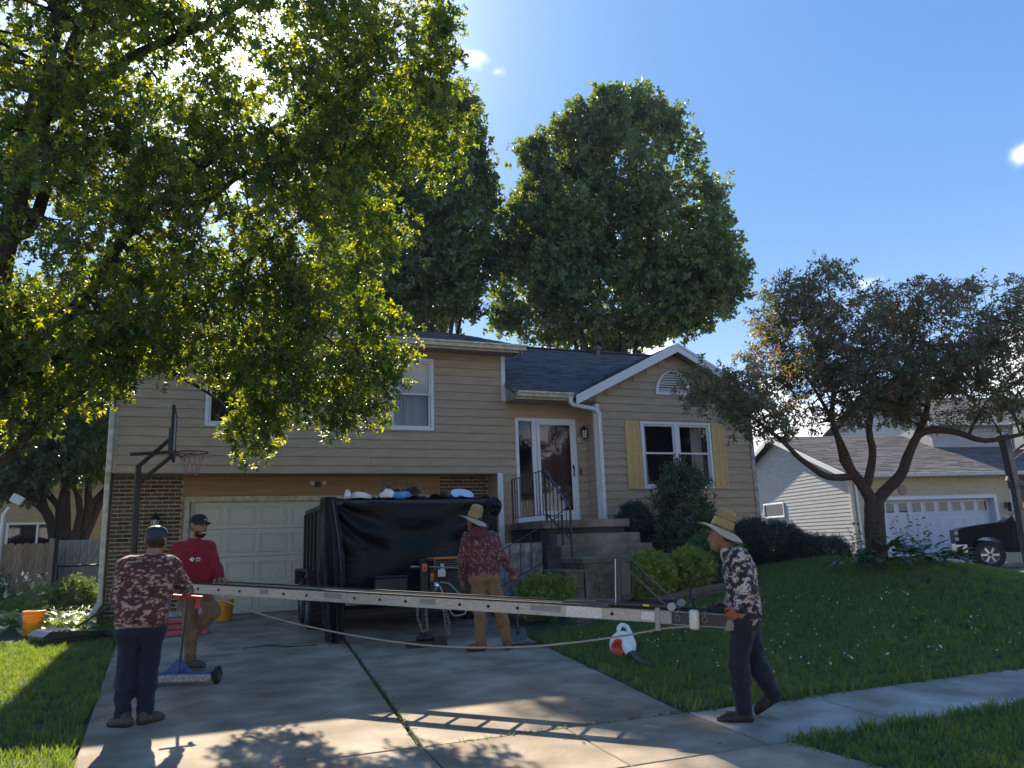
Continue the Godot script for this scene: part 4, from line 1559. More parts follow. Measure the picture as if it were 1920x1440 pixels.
	# wooden blocks under the jack
	for q in [[Vector3(2.78, 0.235, 4.55), Vector3(0.42, 0.07, 0.16), 0.06, "dark timber plank lying under the trailer jack", 0], [Vector3(3.02, 0.25, 4.62), Vector3(0.17, 0.12, 0.14), -0.05, "short dark timber block on the right end of the jack plank", 1]]:
		b = MB.new()
		b.box(Vector3.ZERO, q[1], Basis(), 0.006)
		var o := mk("timber_block", b, M.dark_wood, self)
		o.position = q[0]
		o.rotation = Vector3(0.04, q[2], 0)
		tag(o, q[3], "wood block")
	tarp(x0, x1, zf, yt)
	heap(x0, x1, zf, zr, yt)

func curve(pts: Array, n := 24) -> Array:
	var c := Curve3D.new()
	for k in pts.size():
		var tg := Vector3.ZERO
		if k > 0 and k < pts.size() - 1:
			tg = (pts[k + 1] - pts[k - 1]) * 0.18
		c.add_point(pts[k], -tg, tg)
	var L := c.get_baked_length()
	var out := []
	for k in n + 1:
		out.append(c.sample_baked(L * k / n))
	return out

func tarp(x0: float, x1: float, zf: float, yt: float) -> void:
	var t := thing("tarp", "black cloth tarp draped over the front of the dump trailer", "tarp", Vector3(2.9, 0.3, zf + 0.1))
	var b := MB.new()
	var nz := FastNoiseLite.new()
	nz.seed = 5
	nz.frequency = 1.6
	var f := func(u: float, v: float) -> Vector3:
		var x := lerpf(x0 - 0.12, x1 + 0.02, u)
		var swag := 0.05 * sin(PI * u) * (1.0 - v)
		var drop := 1.32 + 0.06 * sin(u * 9.0) + 0.1 * (1.0 - u)
		var y := yt + 0.055 - v * drop - swag * 0.5
		if v > 0.72 and u > 0.5:
			y += (v - 0.72) * 0.5 * ramp(0.5, 0.8, u)
		# diagonal folds from the upper corners into a bellied middle
		var bl := Vector2(u * 2.5, v * 1.35)
		var d1 := bl.length()
		var a1 := atan2(bl.y, bl.x)
		var d2 := Vector2((1.0 - u) * 2.5, v * 1.35).length()
		var a2 := atan2(bl.y, (1.0 - u) * 2.5)
		var z := 0.06 + 0.03 * sin(a1 * 13.0 + nz.get_noise_2d(u * 0.9, v * 0.9) * 2.5) * exp(-d1 * 0.9) * ramp(0.0, 0.35, d1) * 2.2
		z += 0.022 * sin(a2 * 11.0 + nz.get_noise_2d(u * 0.9, v * 0.6) * 2.0) * exp(-d2 * 0.8) * ramp(0.0, 0.35, d2) * 2.0
		z += 0.03 * nz.get_noise_2d(u * 1.1, v * 0.7) * v
		z += 0.028 * sin(v * 11.0 - 16.0 * pow(u - 0.5, 2.0) + nz.get_noise_2d(u * 0.8, v * 0.5) * 1.5) * ramp(0.1, 0.4, v) * sin(PI * u)
		z += 0.10 * sin(PI * clampf(v, 0, 1)) * sin(PI * u) * 0.6
		if v < 0.05:
			z -= 0.05
		return Vector3(x, y, zf + z)
	b.sheet(110, 70, f)
	mk("front_drop", b, M.tarp, t)
	# over the top edge into the box
	b = MB.new()
	b.sheet(60, 6, func(u: float, v: float): return Vector3(lerpf(x0 - 0.1, x1, u), yt + 0.05 + 0.01 * sin(u * 40.0) + 0.008 - 0.09 * v * v, zf + 0.02 - 0.35 * v))
	mk("top_fold", b, M.tarp, t)
	# gathered left edge hanging to the ground
	b = MB.new()
	b.sheet(40, 40, func(u: float, v: float):
		var a := lerpf(-0.3, 1.3, u) * PI
		var r := 0.16 + 0.035 * sin(u * 38.0) * (0.4 + v) + 0.03 * nz.get_noise_2d(u * 6.0, v * 3.0)
		r *= 0.75 + 0.45 * sin(PI * minf(v * 1.1, 1.0))
		var y := lerpf(yt + 0.07, 0.26 + 0.1 * maxf(0.0, u - 0.55), v)
		return Vector3(x0 - 0.06 - 0.19 * cos(a) * r / 0.16 * 0.75 + 0.1 * v, y, zf + 0.08 + 0.19 * sin(a) * r / 0.16 + 0.18 * v * v))
	mk("hanging_edge", b, M.tarp, t)
	b = MB.new()
	b.tube(curve([Vector3(x0 - 0.02, yt, zf + 0.27), Vector3(x0 + 0.05, 1.7, zf + 0.33), Vector3(x0 + 0.1, 1.2, zf + 0.36)]), 0.006, 4)
	mk("hem_cord", b, M.tarp_edge, t)
	# rolled bundle at the right upper corner
	b = MB.new()
	for k in 3:
		var pts := []
		for j in 14:
			var a := TAU * j / 13.0
			pts.append(Vector3(x1 + 0.05 + cos(a) * (0.09 - k * 0.03), yt - 0.1 + sin(a) * (0.11 - k * 0.03), zf + 0.06 + k * 0.05 + 0.02 * sin(a * 3.0)))
		b.tube(pts, 0.05 - k * 0.008, 8, false)
	b.sheet(14, 16, func(u: float, v: float): return Vector3(x1 - 0.08 + 0.16 * u, yt - 0.08 - 0.55 * v, zf + 0.1 + 0.03 * sin(u * 14.0) * v))
	mk("rolled_corner", b, M.tarp, t)

func heap(x0: float, x1: float, zf: float, zr: float, yt: float) -> void:
	# torn roofing heaped in the box
	var t := thing("debris_heap", "heap of torn black roofing and brush filling the dump trailer", "debris", Vector3(2.95, 0.95, 2.0))
	var b := MB.new()
	b.sheet(40, 40, func(u: float, v: float):
		var x := lerpf(x0 + 0.05, x1 - 0.05, u)
		var z := lerpf(zr + 0.1, zf - 0.1, v)
		var y := yt - 0.14 + 0.24 * exp(-pow((x - 2.95) / 0.7, 2.0) - pow((z - 2.2) / 0.8, 2.0)) + 0.1 * NZ.get_noise_2d(x * 90.0, z * 90.0)
		return Vector3(x, y, z))
	mk("torn_roofing", b, M.roofing_scrap, t)
	for k in 26:
		b = MB.new()
		var p := Vector3(rn(2.3, 3.9), yt + rn(0.0, 0.12), rn(1.8, 3.2))
		var s := Vector3(rn(0.2, 0.5), 0.012, rn(0.15, 0.35))
		var bs := Basis.from_euler(Vector3(rn(-0.5, 0.5), rn(0, 3), rn(-0.6, 0.6)))
		b.sheet(6, 4, func(u: float, v: float): return p + bs * Vector3((u - 0.5) * s.x, 0.05 * sin(u * 4.0) + 0.02 * sin(v * 6.0), (v - 0.5) * s.z))
		mk("scrap_sheet", b, [M.roofing_scrap, M.tarp, M.roofing_red, M.roofing_scrap][k % 4], t)
	for q in [[Vector3(2.72, 2.28, 3.0), 0.35, 0], [Vector3(3.0, 2.32, 2.9), 0.42, 1]]:
		b = MB.new()
		var p: Vector3 = q[0]
		b.prism(PackedVector2Array([Vector2(-q[1], -0.06), Vector2(q[1] * 0.6, 0.05), Vector2(q[1] * 0.35, 0.16), Vector2(-0.1, 0.09)]), 0.03, Transform3D(Basis(Vector3.UP, 0.15), p))
		mk("scrap_board", b, M.roofing_scrap, t)
	var br := thing("cut_branch", "leafy cut branch sticking up out of the trailer load", "branch", Vector3(2.75, 2.25, 2.9))
	b = MB.new()
	var tips := []
	for k in 9:
		var q := Vector3(2.75, 2.2, 2.9) + Vector3(rn(-0.22, 0.3), rn(0.16, 0.4), rn(-0.1, 0.1))
		b.tube(curve([Vector3(2.75, 2.2, 2.9), Vector3(2.75, 2.3, 2.9).lerp(q, 0.5), q], 5), [0.008, 0.007, 0.006, 0.005, 0.004, 0.003], 4)
		tips.append(q)
	mk("stem", b, M.bark, br)
	var xf := []
	for k in 90:
		xf.append(Transform3D(Basis.from_euler(Vector3(rn(-1.5, 0.3), rn(0, 6), rn())).scaled(vec(rn(0.5, 0.9))), tips[k % 9] + Vector3(rn(), rn(-1.0, 0.4), rn()) * 0.07))
	multi("leaves", leaf_mesh(0.08, 0.03, 1), M.leaf_dark, xf, br)
	for q in [[Vector3(1.98, 2.31, 3.3), Vector3(0.05, 0.09, 0.05), "small crumpled white plastic piece at the left end of the load", 0], [Vector3(2.2, 2.3, 3.25), Vector3(0.16, 0.07, 0.1), "crumpled white plastic bag lying on the left of the trailer load", 0], [Vector3(2.62, 2.31, 3.28), Vector3(0.15, 0.085, 0.1), "crumpled white plastic sheet left of the blue bag on the load", 0], [Vector3(2.78, 2.3, 3.3), Vector3(0.17, 0.075, 0.1), "blue plastic bag lying on top of the trailer load", 1]]:
		b = MB.new()
		crumple(b, q[0], q[1], q[0].x * 9.0)
		var o := mk("plastic_bag", b, M.blue_plastic if q[3] else M.white_plastic)
		tag(o, q[2], "plastic bag")
	b = MB.new()
	b.lathe([Vector2(0.001, 0.0), Vector2(0.14, 0.0), Vector2(0.17, 0.05), Vector2(0.19, 0.06), Vector2(0.185, 0.07), Vector2(0.13, 0.02), Vector2(0.001, 0.015)], 18, Transform3D(Basis(Vector3(1, 0, 0), 0.5), Vector3(3.82, 2.27, 3.2)))
	tag(mk("plastic_tray", b, M.pale_blue_plastic), "pale blue plastic tray lying at the right end of the load", "tray")

func crumple(b: MB, c: Vector3, r: Vector3, sd: float) -> void:
	var k0 := b.v.size()
	b.ball(c, r, 18, 12)
	for k in range(k0, b.v.size()):
		var d := (b.v[k] - c) / r
		var w := 1.0 + 0.55 * NZ.get_noise_3d(d.x * 60.0 + sd * 50.0, d.y * 60.0, d.z * 60.0) + 0.3 * NZ.get_noise_3d(d.x * 150.0, d.y * 150.0 + sd * 40.0, d.z * 150.0)
		b.v[k] = c + d * r * w

# ---------------------------------------------------------------- ladder hoist, rope
const LA := Vector3(-0.045, 1.128, 5.366)
var LD := (Vector3(3.655, 0.848, 9.05) - Vector3(-0.045, 1.128, 5.366)).normalized()
var LN := Vector3.ZERO
var LU := Vector3.ZERO

func lad(s: float, side := 0.0, up := 0.0) -> Vector3:
	return LA + LD * s + LN * side + LU * up

func ladder() -> void:
	LN = Vector3(LD.z, 0, -LD.x).normalized()
	LU = LN.cross(LD).normalized()
	if LU.y < 0:
		LU = -LU
	var bs := Basis(LD, LU, LD.cross(LU))
	var t := thing("ladder_hoist", "long aluminium ladder hoist carried level by the workers across the driveway", "ladder hoist", Vector3(2.0, 0.9, 7.4))
	var L0 := -0.13
	var L1 := 5.42
	for side in [0.0, 0.38]:
		var b := MB.new()
		var sg := 1.0 if side == 0.0 else -1.0
		b.box(lad((L0 + L1) * 0.5, side, 0), Vector3(L1 - L0, 0.105, 0.006), bs)
		for u in [0.0495, -0.0495]:
			b.box(lad((L0 + L1) * 0.5, side + sg * 0.0135, u), Vector3(L1 - L0, 0.006, 0.033), bs)
		mk("rail", b, M.aluminium, t)
		b = MB.new()
		b.box(lad((L0 + L1) * 0.5, side + sg * 0.012, 0.059), Vector3(L1 - L0 - 0.02, 0.013, 0.036), bs, 0.003)
		mk("track", b, M.black_rubber, t)
	for k in 19:
		var s := 0.3052 * k
		var b := MB.new()
		b.tube([lad(s, -0.006), lad(s, 0.386)], 0.017, 12, false)
		var r := mk("rung", b, M.aluminium, t)
		b = MB.new()
		b.tube([lad(s, -0.0045), lad(s, 0.0)], 0.0155, 12)
		mk("hollow_end", b, M.dark_room, r, true)
	# riveted splice plates, worn labels, end castings
	for q in [[4.62, 0.34, 0.094], [5.23, 0.16, 0.07]]:
		var b := MB.new()
		b.box(lad(q[0], -0.005, 0), Vector3(q[1], q[2], 0.004), bs, 0.001)
		for k in 4:
			b.tube([lad(q[0] - q[1] * 0.42 + q[1] * 0.28 * k, -0.006, 0.0), lad(q[0] - q[1] * 0.42 + q[1] * 0.28 * k, -0.011, 0.0)], 0.009, 8)
		mk("splice_plate", b, M.aluminium_bright, t)
	for q in [[1.86, 0.22], [4.25, 0.3], [0.95, 0.12], [3.0, 0.18]]:
		var b := MB.new()
		b.box(lad(q[0], -0.0045, 0.012), Vector3(q[1], 0.05, 0.002), bs)
		mk("worn_label", b, M.label_worn, t)
	var hx := MB.new()
	for q in [[5.36, 0.13, 0.05, 0.12], [5.30, 0.05, 0.06, 0.2]]:
		hx.box(lad(q[0], -0.012, -0.02 if q[1] < 0.1 else 0.0), Vector3(q[1], q[3], q[2]), bs, 0.008)
	mk("end_casting", hx, M.worn_metal, t)
	# black motor section
	var m := MB.new()
	for side in [0.0, 0.38]:
		m.box(lad(5.72, side + 0.01, 0.0), Vector3(0.72, 0.11, 0.04), bs, 0.004)
	m.box(lad(5.7, 0.19, -0.01), Vector3(0.1, 0.07, 0.34), bs, 0.01)
	mk("motor_section", m, M.brown_black_metal, t)
	m = MB.new()
	for u in [0.05, -0.055]:
		m.box(lad(5.72, -0.012, u), Vector3(0.7, 0.006, 0.006), bs)
	mk("edge_strip", m, M.worn_metal, t)
	m = MB.new()
	m.box(lad(5.615, -0.035, -0.005), Vector3(0.085, 0.165, 0.05), bs, 0.014)
	for q in [[-0.02, 0.03], [0.02, 0.03], [-0.02, -0.04], [0.02, -0.04]]:
		m.tube([lad(5.615 + q[0], -0.058, q[1]), lad(5.615 + q[0], -0.065, q[1])], 0.009, 8)
	mk("latch_block", m, M.aluminium_bright, t)
	m = MB.new()
	for s in [5.47, 5.7]:
		var loop := []
		for j in 13:
			var a := TAU * j / 12
			loop.append(lad(s + 0.024 * cos(a), -0.02, 0.024 * sin(a)))
		m.tube(loop, 0.004, 4, false)
		m.tube([lad(s, -0.02, 0.03), lad(s + 0.01, -0.02, 0.07)], 0.005, 5)
	mk("ring_pin", m, M.worn_metal, t)
	m = MB.new()
	m.prism(PackedVector2Array([Vector2(-0.1, -0.075), Vector2(0.02, -0.05), Vector2(0.07, -0.01), Vector2(0.04, 0.05), Vector2(-0.06, 0.055)]), 0.02, Transform3D(bs, lad(5.96, -0.03, -0.01)))
	mk("grab_plate", m, M.olive_metal, t)
	# carriage with its upright frame
	var bk := M.brown_black_metal as Material
	var s0 := 4.72
	var s1 := 5.44
	for side in [-0.005, 0.385]:
		m = MB.new()
		m.box(lad((s0 + s1) * 0.5, side, 0.092), Vector3(s1 - s0, 0.045, 0.05), bs, 0.012)
		mk("carriage_bar", m, bk, t)
		m = MB.new()
		m.box(lad(4.95, side, 0.29), Vector3(0.045, 0.42, 0.035), bs, 0.004)
		mk("upright", m, bk, t)
		m = MB.new()
		m.bar(lad(4.97, side - 0.02, 0.45), lad(5.36, side - 0.02, 0.11), 0.012, 0.032, LN)
		mk("brace", m, bk, t)
		m = MB.new()
		m.tube([lad(s1 - 0.02, side - 0.03, 0.09), lad(s1 - 0.02, side + 0.03, 0.09)], 0.034, 14)
		mk("roller", m, M.grey_rubber, t)
	m = MB.new()
	m.box(lad(4.925, -0.005, 0.28), Vector3(0.008, 0.4, 0.05), bs)
	mk("bright_edge", m, M.aluminium_bright, t)
	m = MB.new()
	m.box(lad(4.95, 0.19, 0.475), Vector3(0.05, 0.06, 0.43), bs, 0.006)
	m.box(lad(4.95, 0.19, 0.13), Vector3(0.04, 0.06, 0.36), bs, 0.006)
	mk("cross_bar", m, bk, t)
	m = MB.new()
	m.box(lad(4.955, 0.19, 0.3), Vector3(0.012, 0.3, 0.34), bs)
	mk("back_plate", m, M.dark_metal, t)
	m = MB.new()
	m.box(lad(4.945, 0.12, 0.25), Vector3(0.004, 0.09, 0.06), bs)
	mk("sticker", m, M.white_paper, t)
	m = MB.new()
	m.box(lad(5.2, -0.032, 0.092), Vector3(0.055, 0.016, 0.003), bs)
	mk("sticker", m, M.sticker_yellow, t)
	m = MB.new()
	m.box(lad(4.78, -0.03, 0.075), Vector3(0.17, 0.05, 0.012), bs, 0.01)
	m.bar(lad(4.4, 0.19, 0.075), lad(4.95, 0.19, 0.1), 0.3, 0.02, LU, 0.004)
	mk("skid_plate", m, M.blue_black_metal, t)
	m = MB.new()
	m.tube(curve([lad(5.6, 0.1, 0.06), lad(5.55, 0.12, 0.2), lad(5.6, 0.14, 0.32), lad(5.75, 0.16, 0.36), lad(5.9, 0.16, 0.3), lad(5.95, 0.14, 0.12), lad(5.8, 0.12, 0.07), lad(5.7, 0.1, 0.075)]), 0.011, 8)
	mk("power_cable", m, M.black_rubber, t)
	m = MB.new()
	for k in 3:
		var pts := []
		for j in 15:
			var a := TAU * j / 14
			pts.append(lad(5.85 + 0.12 * cos(a), 0.15 + 0.1 * sin(a), 0.07 + 0.015 * k))
		m.tube(pts, 0.01, 6, false)
	mk("cable_coil", m, M.black_rubber, t)
	# rope
	m = MB.new()
	m.tube(curve([lad(0.2, 0.02, -0.06), lad(0.75, 0.02, -0.2), lad(1.5, 0.01, -0.31), lad(2.4, 0.0, -0.385), lad(3.2, 0.0, -0.40), lad(4.1, 0.0, -0.335), lad(4.9, 0.0, -0.2), lad(5.35, -0.01, -0.095), lad(5.62, -0.02, -0.06)], 60), 0.0095, 6)
	tag(mk("rope", m, M.rope), "pale rope sagging beneath the ladder hoist across the driveway", "rope")

# ---------------------------------------------------------------- small tools
func tools() -> void:
	var t := thing("magnetic_sweeper", "blue and white magnetic nail sweeper with a long grey handle", "magnetic sweeper", Vector3(-0.2, 0.15, 5.75))
	var a := Vector3(-0.64, 0.235, 5.56)
	var d := Vector3(0.14, 0.225, 5.86)
	var dir := (d - a).normalized()
	var n := dir.cross(Vector3.UP).normalized()
	var b := MB.new()
	b.bar(a, d, 0.09, 0.075, Vector3.UP, 0.004)
	mk("magnet_bar", b, M.white_paint_dirty, t)
	b = MB.new()
	b.bar(a + Vector3(0, 0.045, 0), d + Vector3(0, 0.045, 0), 0.1, 0.018, Vector3.UP, 0.003)
	var mid := Vector3(-0.2, 0.24, 5.727)
	b.prism(PackedVector2Array([Vector2(-0.17, 0.02), Vector2(0.17, 0.02), Vector2(0.02, 0.17), Vector2(-0.02, 0.17)]), 0.012, Transform3D(Basis(dir, Vector3.UP, dir.cross(Vector3.UP)), mid + Vector3(0, 0.01, 0)))
	mk("top_cover", b, M.blue_paint, t)
	for s in [a - dir * 0.05, d + dir * 0.05]:
		var tb := MB.new()
		var rb := MB.new()
		wheel(tb, rb, Vector3(s.x, 0.245, s.z), 0.088, 0.045, dir)
		var w := mk("wheel", tb, M.tyre, t)
		mk("rim", rb, M.dark_metal, w, true)
	b = MB.new()
	b.tube([mid + Vector3(0, 0.03, 0.01), Vector3(-0.13, 1.11, 6.86)], 0.014, 10)
	mk("handle", b, M.worn_metal, t)
	b = MB.new()
	b.tube([Vector3(-0.26, 1.13, 6.85), Vector3(0.0, 1.1, 6.88)], 0.017, 10)
	b.tube([Vector3(-0.03, 1.11, 6.88), Vector3(-0.04, 1.0, 6.93)], 0.02, 8)
	mk("grip", b, M.red_plastic, t)

	# leaf blower in the grass
	t = thing("leaf_blower", "white and red leaf blower with a black tube lying in the grass", "leaf blower", Vector3(4.8, 0.15, 6.3))
	var c := Vector3(4.74, 0.27, 6.56)
	var ax := Vector3(-0.86, 0.0, 0.5).normalized()
	var fw := Vector3(-0.12, -0.3, 0.95).normalized()
	var at := Transform3D(Basis(ax.cross(fw).normalized(), ax, ax.cross(fw).normalized().cross(ax)), c)
	b = MB.new()
	b.lathe([Vector2(0.001, -0.09), Vector2(0.12, -0.09), Vector2(0.155, -0.055), Vector2(0.168, 0.0), Vector2(0.155, 0.055), Vector2(0.12, 0.075), Vector2(0.001, 0.075)], 24, at)
	b.tube([c + fw * 0.05 + Vector3(0.02, 0.07, 0), c + fw * 0.2 + Vector3(-0.02, 0.03, 0.02), c + fw * 0.26], [0.07, 0.06, 0.055], 14)
	b.box(c + Vector3(0.02, -0.17, -0.03), Vector3(0.1, 0.05, 0.2), Basis(Vector3.UP, 0.4), 0.015)
	mk("housing", b, M.white_tool, t)
	b = MB.new()
	b.tube(curve([c + Vector3(-0.03, 0.11, -0.02), c + Vector3(-0.035, 0.2, -0.02), c + Vector3(0.02, 0.235, -0.03), c + Vector3(0.08, 0.21, -0.02), c + Vector3(0.1, 0.12, 0.03), c + Vector3(0.09, 0.06, 0.06)], 14), 0.027, 10)
	mk("handle", b, M.white_tool, t)
	b = MB.new()
	b.lathe([Vector2(0.07, 0.07), Vector2(0.1, 0.072), Vector2(0.105, 0.1), Vector2(0.088, 0.12), Vector2(0.06, 0.11), Vector2(0.055, 0.095), Vector2(0.001, 0.093)], 20, Transform3D(at.basis, c + Vector3(0, -0.02, 0)))
	mk("intake_guard", b, M.red_plastic, t)
	b = MB.new()
	b.ball(c - ax * 0.11 + Vector3(0, 0.03, 0.02), Vector3(0.09, 0.1, 0.09), 14, 10)
	mk("engine_cover", b, M.red_plastic, t)
	b = MB.new()
	b.tube([c + fw * 0.22, c + fw * 0.5, Vector3(4.62, 0.13, 7.42)], [0.06, 0.054, 0.047], 16)
	mk("blower_tube", b, M.blue_black_plastic, t)

	# buckets
	bucket(Vector3(-2.42, 0.38, 0.85), "orange yellow bucket standing in the sunlit flower bed left of the house", M.bucket)
	bucket(Vector3(0.37, 0.365, 0.28), "yellow bucket standing before the garage door behind the man in red", M.bucket)

	# shingle bundles
	for k in 3:
		b = MB.new()
		b.box(Vector3.ZERO, Vector3(0.62, 0.088, 0.34), Basis(), 0.02)
		var o := mk("shingle_bundle", b, [M.pink_wrap, M.pink_wrap_b, M.pink_wrap][k])
		o.position = Vector3(-0.2 + 0.012 * (k % 2), 0.355 + 0.092 * k, 1.75)
		o.rotation.y = [0.03, -0.03, 0.05][k]
		tag(o, ["pink wrapped shingle bundle at the bottom of the stack on the driveway", "pink wrapped shingle bundle in the middle of the stack on the driveway", "pink wrapped shingle bundle topmost of the stack on the driveway"][k], "shingle bundle", "shingle bundles stacked by the brick pillar")
	b = MB.new()
	b.box(Vector3(-0.28, 0.62, 1.7), Vector3(0.36, 0.06, 0.26), Basis(Vector3.UP, 0.2), 0.008)
	tag(mk("grey_carton", b, M.grey_carton), "flat grey carton lying on top of the pink shingle bundles", "carton")
	b = MB.new()
	b.box(Vector3(-0.2, 0.655, 1.88), Vector3(0.2, 0.1, 0.012), Basis(Vector3.RIGHT, -0.35), 0.002)
	tag(mk("lime_packet", b, M.lime), "bright lime green packet leaning on the grey carton", "packet")

	# edging shovel of the man at the trailer
	t = thing("flat_shovel", "flat bladed shovel held by the man in the maroon hoodie", "shovel", Vector3(4.08, 0.2, 4.8))
	b = MB.new()
	b.tube([Vector3(3.85, 1.12, 5.37), Vector3(4.07, 0.33, 4.84)], 0.012, 8)
	mk("handle", b, M.worn_metal, t)
	b = MB.new()
	b.box(Vector3(4.085, 0.285, 4.81), Vector3(0.22, 0.16, 0.012), Basis(Vector3.UP, -0.15) * Basis(Vector3.RIGHT, -0.45), 0.003)
	b.tube([Vector3(4.06, 0.42, 4.88), Vector3(4.083, 0.3, 4.815)], 0.018, 8)
	mk("blade", b, M.dark_metal, t)

	# raked up debris on the driveway
	b = MB.new()
	for k in 70:
		var p := Vector3(4.05 + rn() * 0.3, 0.185, 5.2 + rn() * 0.11)
		b.tube([p, p + Vector3(rn() * 0.06, rn(0.0, 0.03), rn() * 0.05), p + Vector3(rn() * 0.12, rn(0.0, 0.03), rn() * 0.08)], 0.003, 3, false)
		var q := p + Vector3(rn() * 0.05, rn(0.0, 0.02), rn() * 0.04)
		b.tri(q, q + Vector3(rn(), rn(0, 0.4), rn()) * 0.04, q + Vector3(rn(), rn(0, 0.4), rn()) * 0.04)
	tag(mk("leaf_litter", b, M.litter), "small pile of dry leaves and twigs on the driveway near the trailer", "leaf pile", "", "stuff")
	b = MB.new()
	for k in 190:
		var x := rn(-0.9, 4.2)
		var z := rn(0.8, 10.5)
		if k < 80:
			z = rn(2.0, 9.0)
			x = joint_x(z) + rn() * 0.05
		elif k < 120:
			z = 9.05 + rn() * 0.05
		var p := Vector3(x, drive_y(z) + 0.006, z)
		var g := Basis(Vector3.UP, rn(0, TAU)).scaled(vec(rn(0.5, 1.3)))
		if k % 3 == 0:
			b.tube([p, p + g * Vector3(0.03, 0.004, 0.0), p + g * Vector3(0.07, 0.002, 0.01)], 0.0022, 3, false)
		else:
			b.tri(p, p + g * Vector3(0.03, 0.008, 0.0), p + g * Vector3(0.012, 0.004, 0.022))
	tag(mk("scattered_litter", b, M.litter), "scattered leaf bits and twigs on the concrete driveway", "litter", "", "stuff")
	b = MB.new()
	for k in 60:
		var z := rn(1.0, 9.0)
		var p := Vector3(joint_x(z) + rn() * 0.018, drive_y(z) - 0.01, z)
		for j in 5:
			var a2 := rn(0, TAU)
			var tip := p + Vector3(cos(a2) * 0.04, rn(0.015, 0.05), sin(a2) * 0.04)
			b.tri(p + Vector3(0.004, 0, 0), p - Vector3(0.004, 0, 0), tip)
	for k in 40:
		var p := Vector3(rn(1.7, 4.0), drive_y(9.05) - 0.01, 9.052 + rn() * 0.012)
		for j in 5:
			var a2 := rn(0, TAU)
			b.tri(p + Vector3(0.004, 0, 0), p - Vector3(0.004, 0, 0), p + Vector3(cos(a2) * 0.035, rn(0.015, 0.05), sin(a2) * 0.035))
	tag(mk("crack_weeds", b, M.grass_b), "small weeds growing out of the driveway joints", "weeds", "", "stuff")
	# cord lying on the driveway by the tarp
	b = MB.new()
	b.tube(curve([Vector3(0.55, 0.24, 3.6), Vector3(0.9, 0.25, 3.5), Vector3(1.1, 0.24, 3.75), Vector3(1.5, 0.235, 3.8)], 20), 0.012, 5)
	tag(mk("strap", b, M.black_rubber), "black strap lying on the driveway left of the hanging tarp", "strap")

func bucket(p: Vector3, label: String, m: Material) -> void:
	var t := thing("bucket", label, "bucket", p, 0.0, "yellow buckets")
	var b := MB.new()
	b.lathe([Vector2(0.001, 0.004), Vector2(0.128, 0.0), Vector2(0.131, 0.01), Vector2(0.148, 0.27), Vector2(0.158, 0.272), Vector2(0.158, 0.29), Vector2(0.15, 0.292), Vector2(0.151, 0.33), Vector2(0.16, 0.332), Vector2(0.16, 0.365), Vector2(0.151, 0.37), Vector2(0.145, 0.36), Vector2(0.126, 0.02), Vector2(0.001, 0.015)], 28, Transform3D(Basis(), p))
	mk("body", b, m, t)
	b = MB.new()
	var pts := []
	for k in 13:
		var a := PI * k / 12
		pts.append(p + Vector3(0.165 * cos(a), 0.3 - 0.12 * sin(a), 0.12 * sin(a) + 0.02))
	b.tube(pts, 0.004, 5)
	mk("wire_handle", b, M.worn_metal, t)

